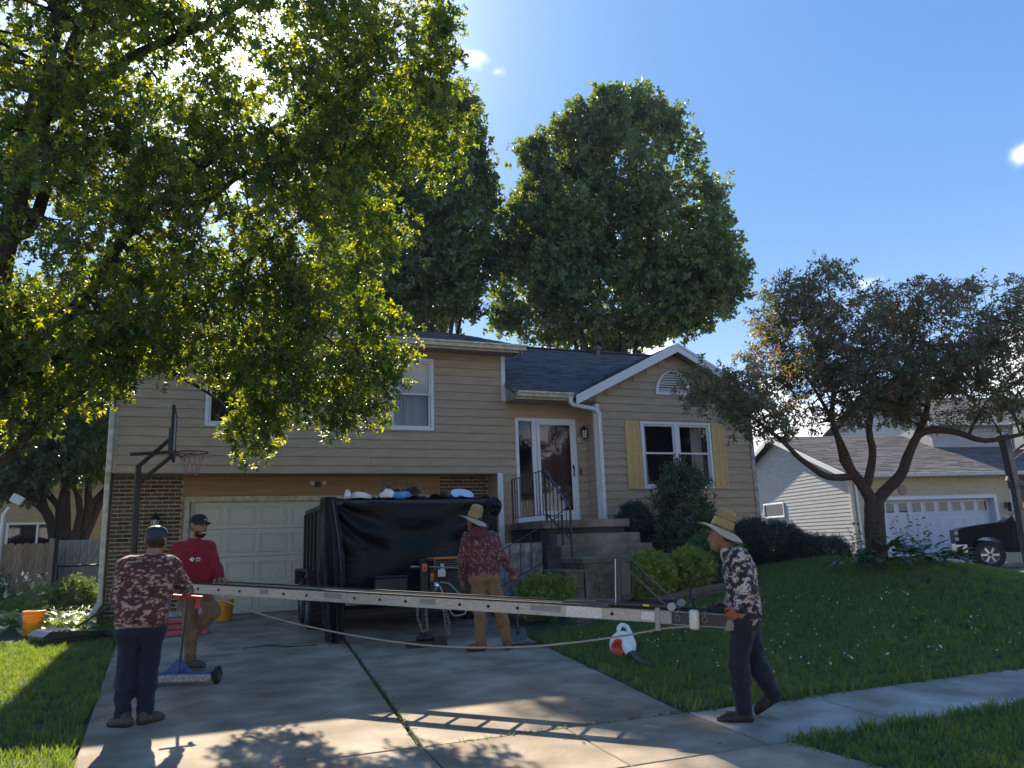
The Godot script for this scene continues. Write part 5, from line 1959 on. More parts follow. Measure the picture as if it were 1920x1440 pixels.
# ---------------------------------------------------------------- left yard: fence, gate, shed, neighbour
func left_yard() -> void:
	var t := thing("board_fence", "brown dog eared board fence behind the flower bed on the left", "fence", Vector3(-4.4, 0.4, -5.0))
	var zf := -5.0
	var x := -7.4
	var k := 0
	while x < -3.2:
		var b := MB.new()
		var w := rn(0.125, 0.14)
		var top := 1.9 + rn() * 0.015
		b.prism(PackedVector2Array([Vector2(-w / 2, 0.3), Vector2(w / 2, 0.3), Vector2(w / 2, top - 0.03), Vector2(w / 2 - 0.03, top), Vector2(-w / 2 + 0.03, top), Vector2(-w / 2, top - 0.03)]), 0.02, Transform3D(Basis(Vector3(0, 0, 1), rn() * 0.006), Vector3(x + w / 2, 0, zf + rn() * 0.004)))
		mk("board", b, M.fence_woods[k % 3], t)
		x += w + 0.008
		k += 1
	for q in [[-3.18, 1.94], [-5.6, 1.9], [-7.45, 1.9]]:
		var b := MB.new()
		b.box(Vector3(q[0], q[1] * 0.5 + 0.1, zf - 0.01), Vector3(0.1, q[1] - 0.1, 0.1), Basis(), 0.006)
		mk("post", b, M.fence_woods[1], t)
	for y in [0.6, 1.15, 1.7]:
		var b := MB.new()
		b.box(Vector3(-5.3, y, zf - 0.05), Vector3(4.2, 0.09, 0.04))
		mk("rail", b, M.fence_woods[0], t)
	var dm := MB.new()
	dm.prism(PackedVector2Array([Vector2(-0.17, 0), Vector2(-0.06, -0.05), Vector2(0, -0.075), Vector2(0.06, -0.05), Vector2(0.17, 0), Vector2(0.06, 0.05), Vector2(0, 0.075), Vector2(-0.06, 0.05)]), 0.012, Transform3D(Basis(), Vector3(-4.55, 1.72, zf + 0.016)))
	mk("metal_ornament", dm, M.black_metal, t)
	var lt := MB.new()
	lt.box(Vector3(-3.3, 1.2, zf + 0.02), Vector3(0.12, 0.03, 0.02), Basis(), 0.004)
	lt.box(Vector3(-3.26, 0.75, zf + 0.02), Vector3(0.05, 0.2, 0.02), Basis(), 0.004)
	mk("gate_latch", lt, M.black_metal, t)
	# pale panel behind the chain link
	t = thing("pale_fence_panel", "pale grey close boarded fence panel right of the brown fence", "fence", Vector3(-2.4, 0.4, -5.6))
	for j in 22:
		var b := MB.new()
		b.box(Vector3(-3.1 + 0.075 * j, 1.12, -5.6 + rn() * 0.004), Vector3(0.07, 1.66, 0.02), Basis(), 0.004)
		mk("board", b, M.pale_woods[j % 2], t)
	t = thing("chain_link_fence", "black framed chain link fence beside the brick corner", "fence", Vector3(-2.4, 0.35, -3.0))
	var z2 := -3.4
	var b2 := MB.new()
	b2.tube([Vector3(-2.8, 0.3, z2), Vector3(-2.8, 1.42, z2)], 0.03, 10)
	mk("post", b2, M.black_metal, t)
	b2 = MB.new()
	b2.tube([Vector3(-2.8, 1.38, z2), Vector3(-1.6, 1.38, z2)], 0.02, 8)
	mk("top_rail", b2, M.black_metal, t)
	b2 = MB.new()
	for j in 40:
		for s in [1.0, -1.0]:
			var xx := -3.8 + j * 0.085
			var p := Vector3(xx, 0.35, z2 + s * 0.003)
			var q := Vector3(xx + s * 1.0, 1.35, z2 + s * 0.003)
			if s < 0:
				p.x += 1.0
				q.x += 1.0
			# clip to the frame
			var lo := -2.78
			var hi := -1.62
			var f0 := 0.0
			var f1 := 1.0
			var dx := q.x - p.x
			var fa := (lo - p.x) / dx
			var fb := (hi - p.x) / dx
			f0 = maxf(f0, minf(fa, fb))
			f1 = minf(f1, maxf(fa, fb))
			if f1 - f0 > 0.02:
				b2.tube([p.lerp(q, f0), p.lerp(q, f1)], 0.0035, 3, false)
	var cl := mk("mesh", b2, M.worn_metal, t)
	cl.set_meta("kind", "stuff")
	# dark shed
	t = thing("garden_shed", "dark blue shed roof showing over the fence at the left edge", "shed", Vector3(-6.3, 0.4, -7.5))
	b2 = MB.new()
	b2.box(Vector3(-6.6, 1.2, -7.6), Vector3(2.4, 1.9, 1.6), Basis(), 0.01)
	mk("wall", b2, M.navy_wall, t)
	b2 = MB.new()
	b2.prism(PackedVector2Array([Vector2(-1.35, 0.0), Vector2(1.35, 0.0), Vector2(1.3, 0.05), Vector2(-0.3, 0.42), Vector2(-0.36, 0.42), Vector2(-1.35, 0.05)]), 1.9, Transform3D(Basis(), Vector3(-6.6, 2.15, -6.65)))
	mk("roof", b2, M.navy_roof, t)
	# pale pole at the very edge
	t = thing("floodlight_pole", "white pole with a floodlight at the left edge of the photo", "pole", Vector3(-3.38, 0.35, -1.6))
	b2 = MB.new()
	b2.tube([Vector3(-3.48, 0.3, -1.5), Vector3(-3.44, 2.35, -1.5), Vector3(-3.36, 2.48, -1.5)], 0.035, 10)
	mk("post", b2, M.white_trim, t)
	b2 = MB.new()
	b2.box(Vector3(-3.24, 2.62, -1.45), Vector3(0.2, 0.16, 0.1), Basis(Vector3(0, 0, 1), -0.5), 0.015)
	mk("lamp_head", b2, M.white_trim, t)
	# neighbour behind
	t = thing("neighbour_house", "yellow sided house beyond the left fence behind the dark tree", "house", Vector3(-6, 0.4, -18))
	b2 = MB.new()
	wall_grid(b2, -14.0, 1.0, 0.3, 4.4, -15.02, [[-6.1, -4.35, 1.95, 2.75]])
	b2.quad(Vector3(1, 0.3, -15.02), Vector3(1, 0.3, -22), Vector3(1, 4.4, -22), Vector3(1, 4.4, -15.02))
	mk("wall", b2, M.yellow_siding, t)
	for j in 33:
		b2 = MB.new()
		var y := 0.35 + j * 0.122
		for seg in [[-14.0, 1.0]] if y > 2.76 or y + 0.12 < 1.95 else [[-14.0, -6.1], [-4.35, 1.0]]:
			b2.quad(Vector3(seg[0], y, -15.0), Vector3(seg[1], y, -15.0), Vector3(seg[1], y + 0.122, -15.016), Vector3(seg[0], y + 0.122, -15.016))
			b2.quad(Vector3(seg[0], y, -15.016), Vector3(seg[1], y, -15.016), Vector3(seg[1], y, -15.0), Vector3(seg[0], y, -15.0))
		mk("siding_board", b2, M.yellow_siding, t)
	b2 = MB.new()
	ring(b2, -6.12, -4.33, 1.93, 2.77, -15.03, -14.96, 0.07)
	b2.box(Vector3(-5.22, 2.35, -14.99), Vector3(0.06, 0.8, 0.05))
	var w2 := mk("window", b2, M.white_trim, t)
	b2 = MB.new()
	b2.quad(Vector3(-6.06, 1.98, -15.0), Vector3(-4.4, 1.98, -15.0), Vector3(-4.4, 2.72, -15.0), Vector3(-6.06, 2.72, -15.0))
	mk("pane", b2, M.glass, w2, true)
	niche(w2, -6.1, -4.35, 1.95, 2.75, -15.03, 0.6)
	b2 = MB.new()
	b2.prism(PackedVector2Array([Vector2(-14.6, 4.3), Vector2(1.6, 4.3), Vector2(1.6, 4.45), Vector2(-6.4, 7.2), Vector2(-14.6, 4.45)]), 7.6, Transform3D(Basis(), Vector3(0, 0, -14.6)))
	mk("roof", b2, M.shingle_plain, t)

# ---------------------------------------------------------------- right neighbour and the pickup
func right_neighbour() -> void:
	var at := Vector3(19.9, 0.4, -4.75)
	var t := thing("neighbour_house", "grey and cream sided house with white garage door right of the crabapple", "house", at, deg_to_rad(-10.0))
	var W := 6.2
	var gd := [1.2, 5.45, -0.2, 2.13]
	var b := MB.new()
	wall_grid(b, 0, W, -0.6, 2.95, -0.004, [gd])
	mk("front_wall", b, M.cream_siding, t, true)
	siding(t, "siding_board", 0.06, W - 0.06, -0.1, 2.86, 0.0, [[gd[0] - 0.02, gd[1] + 0.02, -1.0, gd[3] + 0.02]], 2.2, 0.125, [M.cream_siding], null, false, true)
	var deep := 8.6
	b = MB.new()
	b.quad(Vector3(0, -0.6, -deep), Vector3(0, -0.6, 0), Vector3(0, 2.95, 0), Vector3(0, 2.95, -deep))
	b.tri_o(Vector3(0, 2.95, 0), Vector3(0, 2.95, -deep), Vector3(0, 2.95 + 0.405 * deep * 0.5, -deep * 0.5), Vector3(-1, 0, 0))
	b.quad(Vector3(W, -0.6, -deep), Vector3(0, -0.6, -deep), Vector3(0, 2.95, -deep), Vector3(W, 2.95, -deep))
	mk("side_wall", b, M.grey_siding, t, true)
	for k in 40:
		b = MB.new()
		var y := -0.5 + k * 0.127
		var lim := 2.95 + 0.0
		var z0 := -deep + 0.06
		var z1 := -0.1
		if y + 0.127 > lim:
			var cut := (y + 0.127 - lim) / 0.405
			z0 = -deep + cut
			z1 = -cut
		if z1 - z0 < 0.2:
			continue
		var segs := [[z0, z1]]
		if y + 0.127 > 1.78 and y < 2.33 and k > 0:
			segs = [[z0, -5.68], [-4.12, z1]]
		for s in segs:
			b.quad(Vector3(-0.016, y, s[0]), Vector3(-0.016, y, s[1]), Vector3(-0.004, y + 0.127, s[1]), Vector3(-0.004, y + 0.127, s[0]))
			b.quad(Vector3(-0.016, y, s[1]), Vector3(-0.016, y, s[0]), Vector3(-0.002, y, s[0]), Vector3(-0.002, y, s[1]))
		mk("siding_board", b, M.grey_siding, t, true)
	b = MB.new()
	for q in [[-0.012, 0.03], [W - 0.05, 0.012]]:
		b.box(Vector3(q[0] + 0.03, 1.15, 0.0), Vector3(0.1, 3.5, 0.06), Basis(), 0.005)
	b.box(Vector3(-0.014, 1.15, -0.05), Vector3(0.04, 3.5, 0.1), Basis(), 0.005)
	mk("corner_board", b, M.cream_trim, t, true)
	b = MB.new()
	b.bar(Vector3(0.16, 2.8, 0.05), Vector3(0.16, -0.3, 0.05), 0.08, 0.06, Vector3(0, 0, 1), 0.01)
	mk("downspout", b, M.white_trim, t, true)
	# side window
	b = MB.new()
	for q in [[1.80, 0.06], [2.31, 0.06]]:
		b.box(Vector3(-0.02, q[0], -4.9), Vector3(0.07, q[1], 1.52), Basis(), 0.005)
	for z in [-5.63, -4.17]:
		b.box(Vector3(-0.02, 2.055, z), Vector3(0.07, 0.45, 0.06), Basis(), 0.005)
	var w := mk("window", b, M.blue_white_trim, t, true)
	b = MB.new()
	b.quad(Vector3(-0.01, 1.83, -5.6), Vector3(-0.01, 1.83, -4.2), Vector3(-0.01, 2.28, -4.2), Vector3(-0.01, 2.28, -5.6))
	mk("pane", b, M.glass_dark, w, true)
	# garage door
	b = MB.new()
	b.box(Vector3((gd[0] + gd[1]) * 0.5, gd[3] + 0.05, 0.02), Vector3(gd[1] - gd[0] + 0.24, 0.12, 0.06), Basis(), 0.005)
	for x in [gd[0] - 0.06, gd[1] + 0.06]:
		b.box(Vector3(x, 0.95, 0.02), Vector3(0.12, 2.34, 0.06), Basis(), 0.005)
	b.box(Vector3(gd[1] + 0.0, 0.95, -0.1), Vector3(0.02, 2.34, 0.24))
	b.box(Vector3(gd[0] - 0.0, 0.95, -0.1), Vector3(0.02, 2.34, 0.24))
	mk("door_frame", b, M.white_trim, t, true)
	b = MB.new()
	b.box(Vector3((gd[0] + gd[1]) * 0.5, 1.0, -0.24), Vector3(gd[1] - gd[0], 2.3, 0.03))
	var g := mk("garage_door", b, M.white_door, t, true)
	for r in 4:
		b = MB.new()
		var y0 := -0.02 + r * 0.535
		b.box(Vector3((gd[0] + gd[1]) * 0.5, y0 + 0.2675, -0.205), Vector3(gd[1] - gd[0] - 0.02, 0.53, 0.035), Basis(), 0.006)
		mk("door_section", b, M.white_door, g, true)
		for k in 8:
			var x0: float = gd[0] + 0.04 + k * 0.52
			b = MB.new()
			if r < 3:
				ring(b, x0 + 0.04, x0 + 0.48, y0 + 0.09, y0 + 0.44, -0.189, -0.178, 0.02, 0.005)
				mk("panel", b, M.white_door, g, true)
			else:
				ring(b, x0 + 0.06, x0 + 0.46, y0 + 0.1, y0 + 0.47, -0.189, -0.172, 0.035, 0.005)
				var wn := mk("window_frame", b, M.white_door, g, true)
				b = MB.new()
				b.quad(Vector3(x0 + 0.09, y0 + 0.13, -0.182), Vector3(x0 + 0.43, y0 + 0.13, -0.182), Vector3(x0 + 0.43, y0 + 0.44, -0.182), Vector3(x0 + 0.09, y0 + 0.44, -0.182))
				mk("pane", b, M.glass_dark, g, true)
	lantern_local(t, Vector3(5.92, 1.85, 0.02))
	b = MB.new()
	b.lathe([Vector2(0.001, 0.03), Vector2(0.09, 0.035), Vector2(0.1, 0.02), Vector2(0.12, 0.04), Vector2(0.16, 0.03), Vector2(0.17, 0.0)], 20, Transform3D(Basis(Vector3.RIGHT, PI / 2), Vector3(1.93, 2.45, 0.03)))
	mk("wall_plaque", b, M.dusty_pink, t, true)
	# roof
	b = MB.new()
	var ey := 2.98
	var hz := deep * 0.5
	var ry := ey + 0.405 * (hz + 0.4)
	shingles(b, Vector3(-0.3, ey, 0.4), Vector3(W + 6.0, ey, 0.4), Vector3(W + 6.0, ry, -hz), Vector3(-0.3, ry, -hz), 0.16, 0.5)
	shingles(b, Vector3(W + 6, ey, -deep - 0.4), Vector3(-0.3, ey, -deep - 0.4), Vector3(-0.3, ry, -hz), Vector3(W + 6, ry, -hz), 0.3, 1.0)
	var ro := mk("roof", b, M.shingle_warm, t, true)
	b = MB.new()
	for s in [0.4, -deep - 0.4]:
		b.quad_o(Vector3(-0.3, ey - 0.03, s), Vector3(W + 6, ey - 0.03, s), Vector3(W + 6, ry - 0.03, -hz), Vector3(-0.3, ry - 0.03, -hz), Vector3.DOWN)
	mk("roof_deck", b, M.dark_wood, ro, true)
	b = MB.new()
	for s in [0.4, -deep - 0.4]:
		b.bar(Vector3(-0.31, ey - 0.1, s), Vector3(-0.31, ry - 0.1, -hz), 0.025, 0.17, Vector3.UP, 0.003)
	mk("rake_board", b, M.white_trim, t, true)
	b = MB.new()
	b.quad_o(Vector3(-0.3, 2.86, 0.4), Vector3(W + 0.3, 2.86, 0.4), Vector3(W + 0.3, 2.86, 0.0), Vector3(-0.3, 2.86, 0.0), Vector3.DOWN)
	mk("soffit", b, M.cream_trim, t, true)
	b = MB.new()
	b.box(Vector3(W * 0.5 + 2.8, ey - 0.05, 0.43), Vector3(W + 6.2, 0.13, 0.1), Basis(), 0.015)
	mk("gutter", b, M.cream_trim, t, true)
	# entry recess right of the garage and the taller wing behind
	b = MB.new()
	b.quad(Vector3(W, -0.5, -1.6), Vector3(W + 6, -0.5, -1.6), Vector3(W + 6, 2.9, -1.6), Vector3(W, 2.9, -1.6))
	b.quad(Vector3(W, -0.5, 0), Vector3(W, -0.5, -1.6), Vector3(W, 2.9, -1.6), Vector3(W, 2.9, 0))
	mk("entry_wall", b, M.brown_siding, t, true)
	b = MB.new()
	var ux := 5.6
	var uz := -2.6
	b.quad(Vector3(ux, 2.5, uz), Vector3(ux + 8, 2.5, uz), Vector3(ux + 8, 5.2, uz), Vector3(ux, 5.2, uz))
	b.quad(Vector3(ux, 2.5, uz - 7), Vector3(ux, 2.5, uz), Vector3(ux, 5.2, uz), Vector3(ux, 5.2, uz - 7))
	b.tri_o(Vector3(ux, 5.2, uz), Vector3(ux, 5.2, uz - 7), Vector3(ux, 6.8, uz - 3.5), Vector3(-1, 0, 0))
	mk("upper_wall", b, M.grey_siding, t, true)
	for k in 21:
		b = MB.new()
		var y := 2.52 + k * 0.127
		b.quad(Vector3(ux, y, uz + 0.016), Vector3(ux + 8, y, uz + 0.016), Vector3(ux + 8, y + 0.127, uz + 0.003), Vector3(ux, y + 0.127, uz + 0.003))
		b.quad(Vector3(ux, y, uz + 0.002), Vector3(ux + 8, y, uz + 0.002), Vector3(ux + 8, y, uz + 0.016), Vector3(ux, y, uz + 0.016))
		mk("siding_board", b, M.grey_siding, t, true)
	b = MB.new()
	shingles(b, Vector3(ux - 0.4, 5.1, uz + 0.45), Vector3(ux + 8, 5.1, uz + 0.45), Vector3(ux + 8, 6.85, uz - 3.5), Vector3(ux - 0.4, 6.85, uz - 3.5), 0.2, 0.6)
	shingles(b, Vector3(ux + 8, 5.1, uz - 7.45), Vector3(ux - 0.4, 5.1, uz - 7.45), Vector3(ux - 0.4, 6.85, uz - 3.5), Vector3(ux + 8, 6.85, uz - 3.5), 0.3, 1.0)
	mk("upper_roof", b, M.shingle_warm, t, true)
	b = MB.new()
	b.box(Vector3(ux + 3.8, 5.05, uz + 0.45), Vector3(8.5, 0.14, 0.08), Basis(), 0.01)
	mk("upper_gutter", b, M.cream_trim, t, true)

func lantern_local(par: Node3D, p: Vector3) -> void:
	var b := MB.new()
	b.box(p, Vector3(0.12, 0.22, 0.03), Basis(), 0.006)
	b.lathe([Vector2(0.001, 0.1), Vector2(0.02, 0.09), Vector2(0.09, 0.03), Vector2(0.09, 0.0), Vector2(0.07, 0.0), Vector2(0.06, -0.22), Vector2(0.001, -0.24)], 8, Transform3D(Basis(), p + Vector3(0, 0.02, 0.14)))
	mk("wall_lantern", b, M.black_metal, par, true)

func pickup() -> void:
	var t := thing("pickup_truck", "black pickup truck parked at the right edge before the white garage", "pickup truck", Vector3(20.85, 0.33, -1.9), deg_to_rad(-46.0))
	# own space: front at x = 0, length along +x, near side at z = 0, far side at z = -1.95
	var body := PackedVector2Array([Vector2(0.06, 0.5), Vector2(0.03, 0.8), Vector2(0.06, 1.1), Vector2(0.2, 1.2), Vector2(0.9, 1.3), Vector2(1.5, 1.35), Vector2(3.9, 1.36), Vector2(5.7, 1.33), Vector2(5.75, 0.6), Vector2(5.2, 0.5)])
	for c in [4.5, 0.85]:
		for k in 11:
			var a := PI * k / 10
			body.append(Vector2(c + 0.47 * cos(a), 0.46 + 0.47 * sin(a) * 0.98))
	var b := MB.new()
	b.prism(body, 1.93, Transform3D(Basis(), Vector3(0, 0, 0)))
	mk("body", b, M.car_black, t, true)
	var cab := PackedVector2Array([Vector2(1.35, 1.33), Vector2(2.15, 1.86), Vector2(2.4, 1.92), Vector2(3.3, 1.92), Vector2(3.6, 1.85), Vector2(3.85, 1.35)])
	b = MB.new()
	b.prism(cab, 1.6, Transform3D(Basis(), Vector3(0, 0, -0.16)))
	mk("cab", b, M.car_black, t, true)
	b = MB.new()
	for q in [[Vector2(1.62, 1.38), Vector2(2.2, 1.8), Vector2(2.5, 1.82), Vector2(2.5, 1.38)], [Vector2(2.58, 1.38), Vector2(2.58, 1.82), Vector2(3.3, 1.82), Vector2(3.6, 1.38)]]:
		b.prism(PackedVector2Array(q), 0.004, Transform3D(Basis(), Vector3(0, 0, -0.153)))
	b.quad(Vector3(1.4, 1.385, -0.3), Vector3(1.4, 1.385, -1.6), Vector3(2.13, 1.87, -1.55), Vector3(2.13, 1.87, -0.35))
	mk("window", b, M.glass_dark, t, true)
	b = MB.new()
	for q in [[1.52, 0.55, 1.34], [2.55, 0.55, 1.34], [3.75, 0.55, 1.34]]:
		b.box(Vector3(q[0], (q[1] + q[2]) * 0.5, 0.002), Vector3(0.012, q[2] - q[1], 0.004))
	mk("door_seam", b, M.black_rubber, t, true)
	b = MB.new()
	b.box(Vector3(2.42, 1.16, 0.015), Vector3(0.16, 0.03, 0.03), Basis(), 0.008)
	mk("door_handle", b, M.car_black, t, true)
	b = MB.new()
	b.box(Vector3(1.62, 1.42, 0.12), Vector3(0.12, 0.2, 0.2), Basis(), 0.03)
	mk("wing_mirror", b, M.chrome, t, true)
	b = MB.new()
	b.box(Vector3(-0.03, 0.62, -0.965), Vector3(0.16, 0.26, 1.97), Basis(), 0.04)
	b.box(Vector3(0.14, 0.6, 0.005), Vector3(0.32, 0.24, 0.03), Basis(), 0.01)
	mk("bumper", b, M.chrome, t, true)
	b = MB.new()
	b.box(Vector3(0.08, 0.42, -0.965), Vector3(0.25, 0.14, 1.9), Basis(), 0.03)
	mk("lower_valance", b, M.black_plastic, t, true)
	for z in [-0.13, -1.8]:
		for y in [0.88, 1.05]:
			b = MB.new()
			b.box(Vector3(0.07, y, z), Vector3(0.1, 0.13, 0.27), Basis(), 0.02)
			mk("headlight", b, M.headlight, t, true)
	b = MB.new()
	b.box(Vector3(0.04, 0.95, -0.965), Vector3(0.05, 0.4, 1.35), Basis(), 0.01)
	mk("grille", b, M.black_plastic, t, true)
	for x in [0.85, 4.5]:
		for z in [-0.13, -1.8]:
			var tb := MB.new()
			var rb := MB.new()
			wheel(tb, rb, Vector3(x, 0.4, z), 0.4, 0.26, Vector3(0, 0, 1 if z > -1 else -1))
			var w := mk("wheel", tb, M.tyre, t, true)
			var sp := MB.new()
			for k in 6:
				var a := TAU * k / 6
				sp.box(Vector3(x, 0.4, z + (0.1 if z > -1 else -0.1)) + Vector3(cos(a), sin(a), 0) * 0.13, Vector3(0.18, 0.075, 0.02), Basis(Vector3(0, 0, 1), a), 0.008)
			rb.i.append_array(PackedInt32Array())
			mk("rim", rb, M.dark_metal, w, true)
			mk("spokes", sp, M.chrome, w, true)
			var rg := MB.new()
			var pts := []
			for k in 25:
				pts.append(Vector3(x + 0.245 * cos(TAU * k / 24), 0.4 + 0.245 * sin(TAU * k / 24), z + (0.11 if z > -1 else -0.11)))
			rg.tube(pts, 0.018, 6, false)
			mk("rim_lip", rg, M.chrome, w, true)
	var tm := TextMesh.new()
	tm.text = "SILVERADO"
	tm.font_size = 32
	tm.pixel_size = 0.0028
	tm.depth = 0.006
	var sf := SystemFont.new()
	sf.font_names = PackedStringArray(["Droid Sans"])
	tm.font = sf
	var o := put("badge", tm, M.worn_metal, t, true)
	o.position = Vector3(1.95, 0.98, 0.004)
	# the drive it stands on
	var dv := MB.new()
	dv.box(Vector3(23.6, 0.26, 0.4), Vector3(9.0, 0.12, 7.0), Basis(Vector3.UP, deg_to_rad(-46.0)), 0.01)
	struct("neighbour_driveway", dv, M.conc_pale)

func edging() -> void:
	var t := thing("timber_edging", "low weathered timber edging along the planting bed below the steps", "edging", Vector3(7.0, 0.5, 4.0))
	var pts := [Vector3(5.1, 0.42, 4.5), Vector3(6.6, 0.56, 4.2), Vector3(7.75, 0.68, 3.95), Vector3(8.7, 0.74, 4.15)]
	for k in 4:
		pts[k].y = lawn_y(pts[k].x, pts[k].z) + 0.13
	for k in 3:
		for r in 2:
			var b := MB.new()
			b.bar(pts[k] + Vector3(0, -0.02 - 0.1 * r, 0.012 * r), pts[k + 1] + Vector3(0, -0.02 - 0.1 * r, 0.012 * r), 0.11, 0.096, Vector3.UP, 0.008)
			mk("timber", b, M.timber, t)

# houses across the street: what the panes mirror, and bright fronts that face the sun
func street_far_side() -> void:
	var list := [[-16.0, 9.0, "white sided house across the street at the left"], [0.0, 10.0, "cream sided house across the street straight behind the camera"], [15.5, 9.5, "pale grey sided house across the street to the right"], [31.0, 9.0, "pale yellow house far down the other side of the street"]]
	for k in list.size():
		var x: float = list[k][0]
		var w: float = list[k][1]
		var z := 31.0
		var t := thing("street_house", list[k][2], "house", Vector3(x, -0.2, z + 4.0))
		var b := MB.new()
		b.box(Vector3(x, 2.2, z + 4.0), Vector3(w, 5.2, 8.0))
		mk("wall", b, [M.white_trim, M.cream_trim, M.grey_siding, M.cream_siding][k], t)
		b = MB.new()
		b.prism(PackedVector2Array([Vector2(-4.6, 4.7), Vector2(4.6, 4.7), Vector2(0, 7.2)]), w + 0.8, Transform3D(Basis(Vector3.UP, PI / 2), Vector3(x + w * 0.5 + 0.4, 0, z + 4.0)))
		mk("roof", b, M.shingle_plain, t)
		for q in [[-0.3, 3.4], [0.25, 3.4], [0.3, 0.9]]:
			b = MB.new()
			b.box(Vector3(x + q[0] * w, q[1] + 0.4, z - 0.01), Vector3(1.4, 1.3, 0.06))
			mk("window", b, M.glass_dark, t)
		b = MB.new()
		b.box(Vector3(x - 0.2 * w, 0.9, z - 0.03), Vector3(3.6, 2.2, 0.08))
		mk("garage_door", b, M.white_door, t)

# ---------------------------------------------------------------- vegetation
# a sprig of n leaves of length L and width w set round a short twig along +y
func leaf_mesh(L: float, w: float, n: int, fold := 0.25, droop := 0.25) -> ArrayMesh:
	var b := MB.new()
	for k in n:
		var root := Vector3.ZERO
		var dir := Vector3(0, 1, 0)
		var side := Vector3(1, 0, 0)
		if n > 1:
			var f := float(k) / (n - 1)
			root = Vector3(rn() * 0.01, f * L * 1.4, rn() * 0.01)
			var a := k * 2.4 + rn() * 0.5
			var tilt := lerpf(1.35, 0.5, f) + rn() * 0.25
			dir = Vector3(cos(a) * sin(tilt), cos(tilt), sin(a) * sin(tilt))
			side = dir.cross(Vector3(-sin(a), rn() * 0.8, cos(a)).cross(dir)).normalized()
		var up := side.cross(dir).normalized()
		var s := rn(0.75, 1.15) if n > 1 else 1.0
		var m0 := root + dir * L * 0.45 * s
		var tip := root + dir * L * s - up * L * droop * s
		var l := m0 + side * w * 0.5 * s + up * w * fold
		var r := m0 - side * w * 0.5 * s + up * w * fold
		b.tri(root, l, m0)
		b.tri(root, m0, r)
		b.tri(m0, l, tip)
		b.tri(m0, tip, r)
	return b.mesh()

# tree from guided limbs ([points], root radius), a crown of ellipsoids, and leaf sprigs on grown twigs
func tree(t: Node3D, limbs: Array, crown: Array, n1: int, n2: int, per: int, sprigs: Array, mats: Array, opt := {}) -> void:
	var tb := MB.new()
	var pos := PackedVector3Array()
	var rad := PackedFloat32Array()
	for l in limbs:
		var c := curve(l[0], maxi(8, int(l[0].size() * 3)))
		var rr := []
		for k in c.size():
			var r := lerpf(l[1], l[2], pow(float(k) / (c.size() - 1), 0.8))
			rr.append(r * (1.0 + 0.1 * NZ.get_noise_2d(k * 60.0, l[1] * 5000.0)))
			pos.append(c[k])
			rad.append(r)
		tb.tube(c, rr, 10 if l[1] > 0.06 else 6)
	mk("trunk", tb, opt.get("bark", M.bark), t)
	var tw := MB.new()
	var vol := []
	var tot := 0.0
	for e in crown:
		tot += pow(e[1] * e[2] * e[3], 0.65)
		vol.append(tot)
	var leaves := []
	for m in sprigs.size() * mats.size():
		leaves.append([])
	var hang: float = opt.get("hang", 0.2)
	var size: float = opt.get("size", 1.0)
	for lev in 2:
		var n := n1 if lev == 0 else n2
		var fresh_p := PackedVector3Array()
		var fresh_r := PackedFloat32Array()
		for q in n:
			var pick := rng.randf() * tot
			var ei := 0
			while vol[ei] < pick:
				ei += 1
			var e: Array = crown[ei]
			var d := Vector3(rn(), rn(), rn())
			while d.length_squared() > 1.0:
				d = Vector3(rn(), rn(), rn())
			if lev == 1:
				d = d.normalized() * pow(d.length(), opt.get("shell", 0.6))
			var a: Vector3 = e[0] + Vector3(d.x * e[1], d.y * e[2], d.z * e[3])
			if opt.has("keep") and not opt.keep.call(a):
				continue
			var best := -1
			var bd := 1e9
			for k in pos.size():
				var dd := pos[k].distance_squared_to(a)
				if dd < bd:
					bd = dd
					best = k
			var s := pos[best]
			var len := sqrt(bd)
			if len < 0.03:
				continue
			var r0 := minf(rad[best] * 0.6, 0.012 + len * 0.018) * size
			var mid := s.lerp(a, 0.5) + Vector3(rn() * 0.12, 0.14 - hang * 0.3, rn() * 0.12) * len
			var steps := 5 if lev == 0 else 4
			var pts := []
			var rr := []
			for k in steps + 1:
				var f := float(k) / steps
				var p := s.lerp(mid, f).lerp(mid.lerp(a, f), f)
				pts.append(p)
				rr.append(lerpf(r0, 0.003 * size, f))
				if k > 0:
					fresh_p.append(p)
					fresh_r.append(rr[k])
			tw.tube(pts, rr, 5 if lev == 0 else 3, false)
			if lev == 1 or opt.get("leaf0", true):
				var cnt := per if lev == 1 else per / 2
				var side_dir := (a - s).normalized()
				for k in cnt:
					var f := rn(0.35, 1.05)
					var p = s.lerp(mid, f).lerp(mid.lerp(a, f), f) + Vector3(rn(), rn(), rn()) * opt.get("spread", 0.12)
					var up := (side_dir * 0.5 + Vector3(rn(), rn() - hang * 2.0, rn())).normalized()
					var x := up.cross(Vector3(rn(), rn(), rn())).normalized()
					var bs := Basis(x, up, x.cross(up)).scaled(vec(rn(0.7, 1.2)))
					leaves[rng.randi() % leaves.size()].append(Transform3D(bs, p))
		pos.append_array(fresh_p)
		rad.append_array(fresh_r)
	var twg := mk("branches", tw, opt.get("bark", M.bark), t)
	twg.set_meta("kind", "stuff")
	for k in leaves.size():
		if leaves[k].size() > 0:
			multi("foliage", sprigs[k % sprigs.size()], mats[k / sprigs.size()], leaves[k], t)

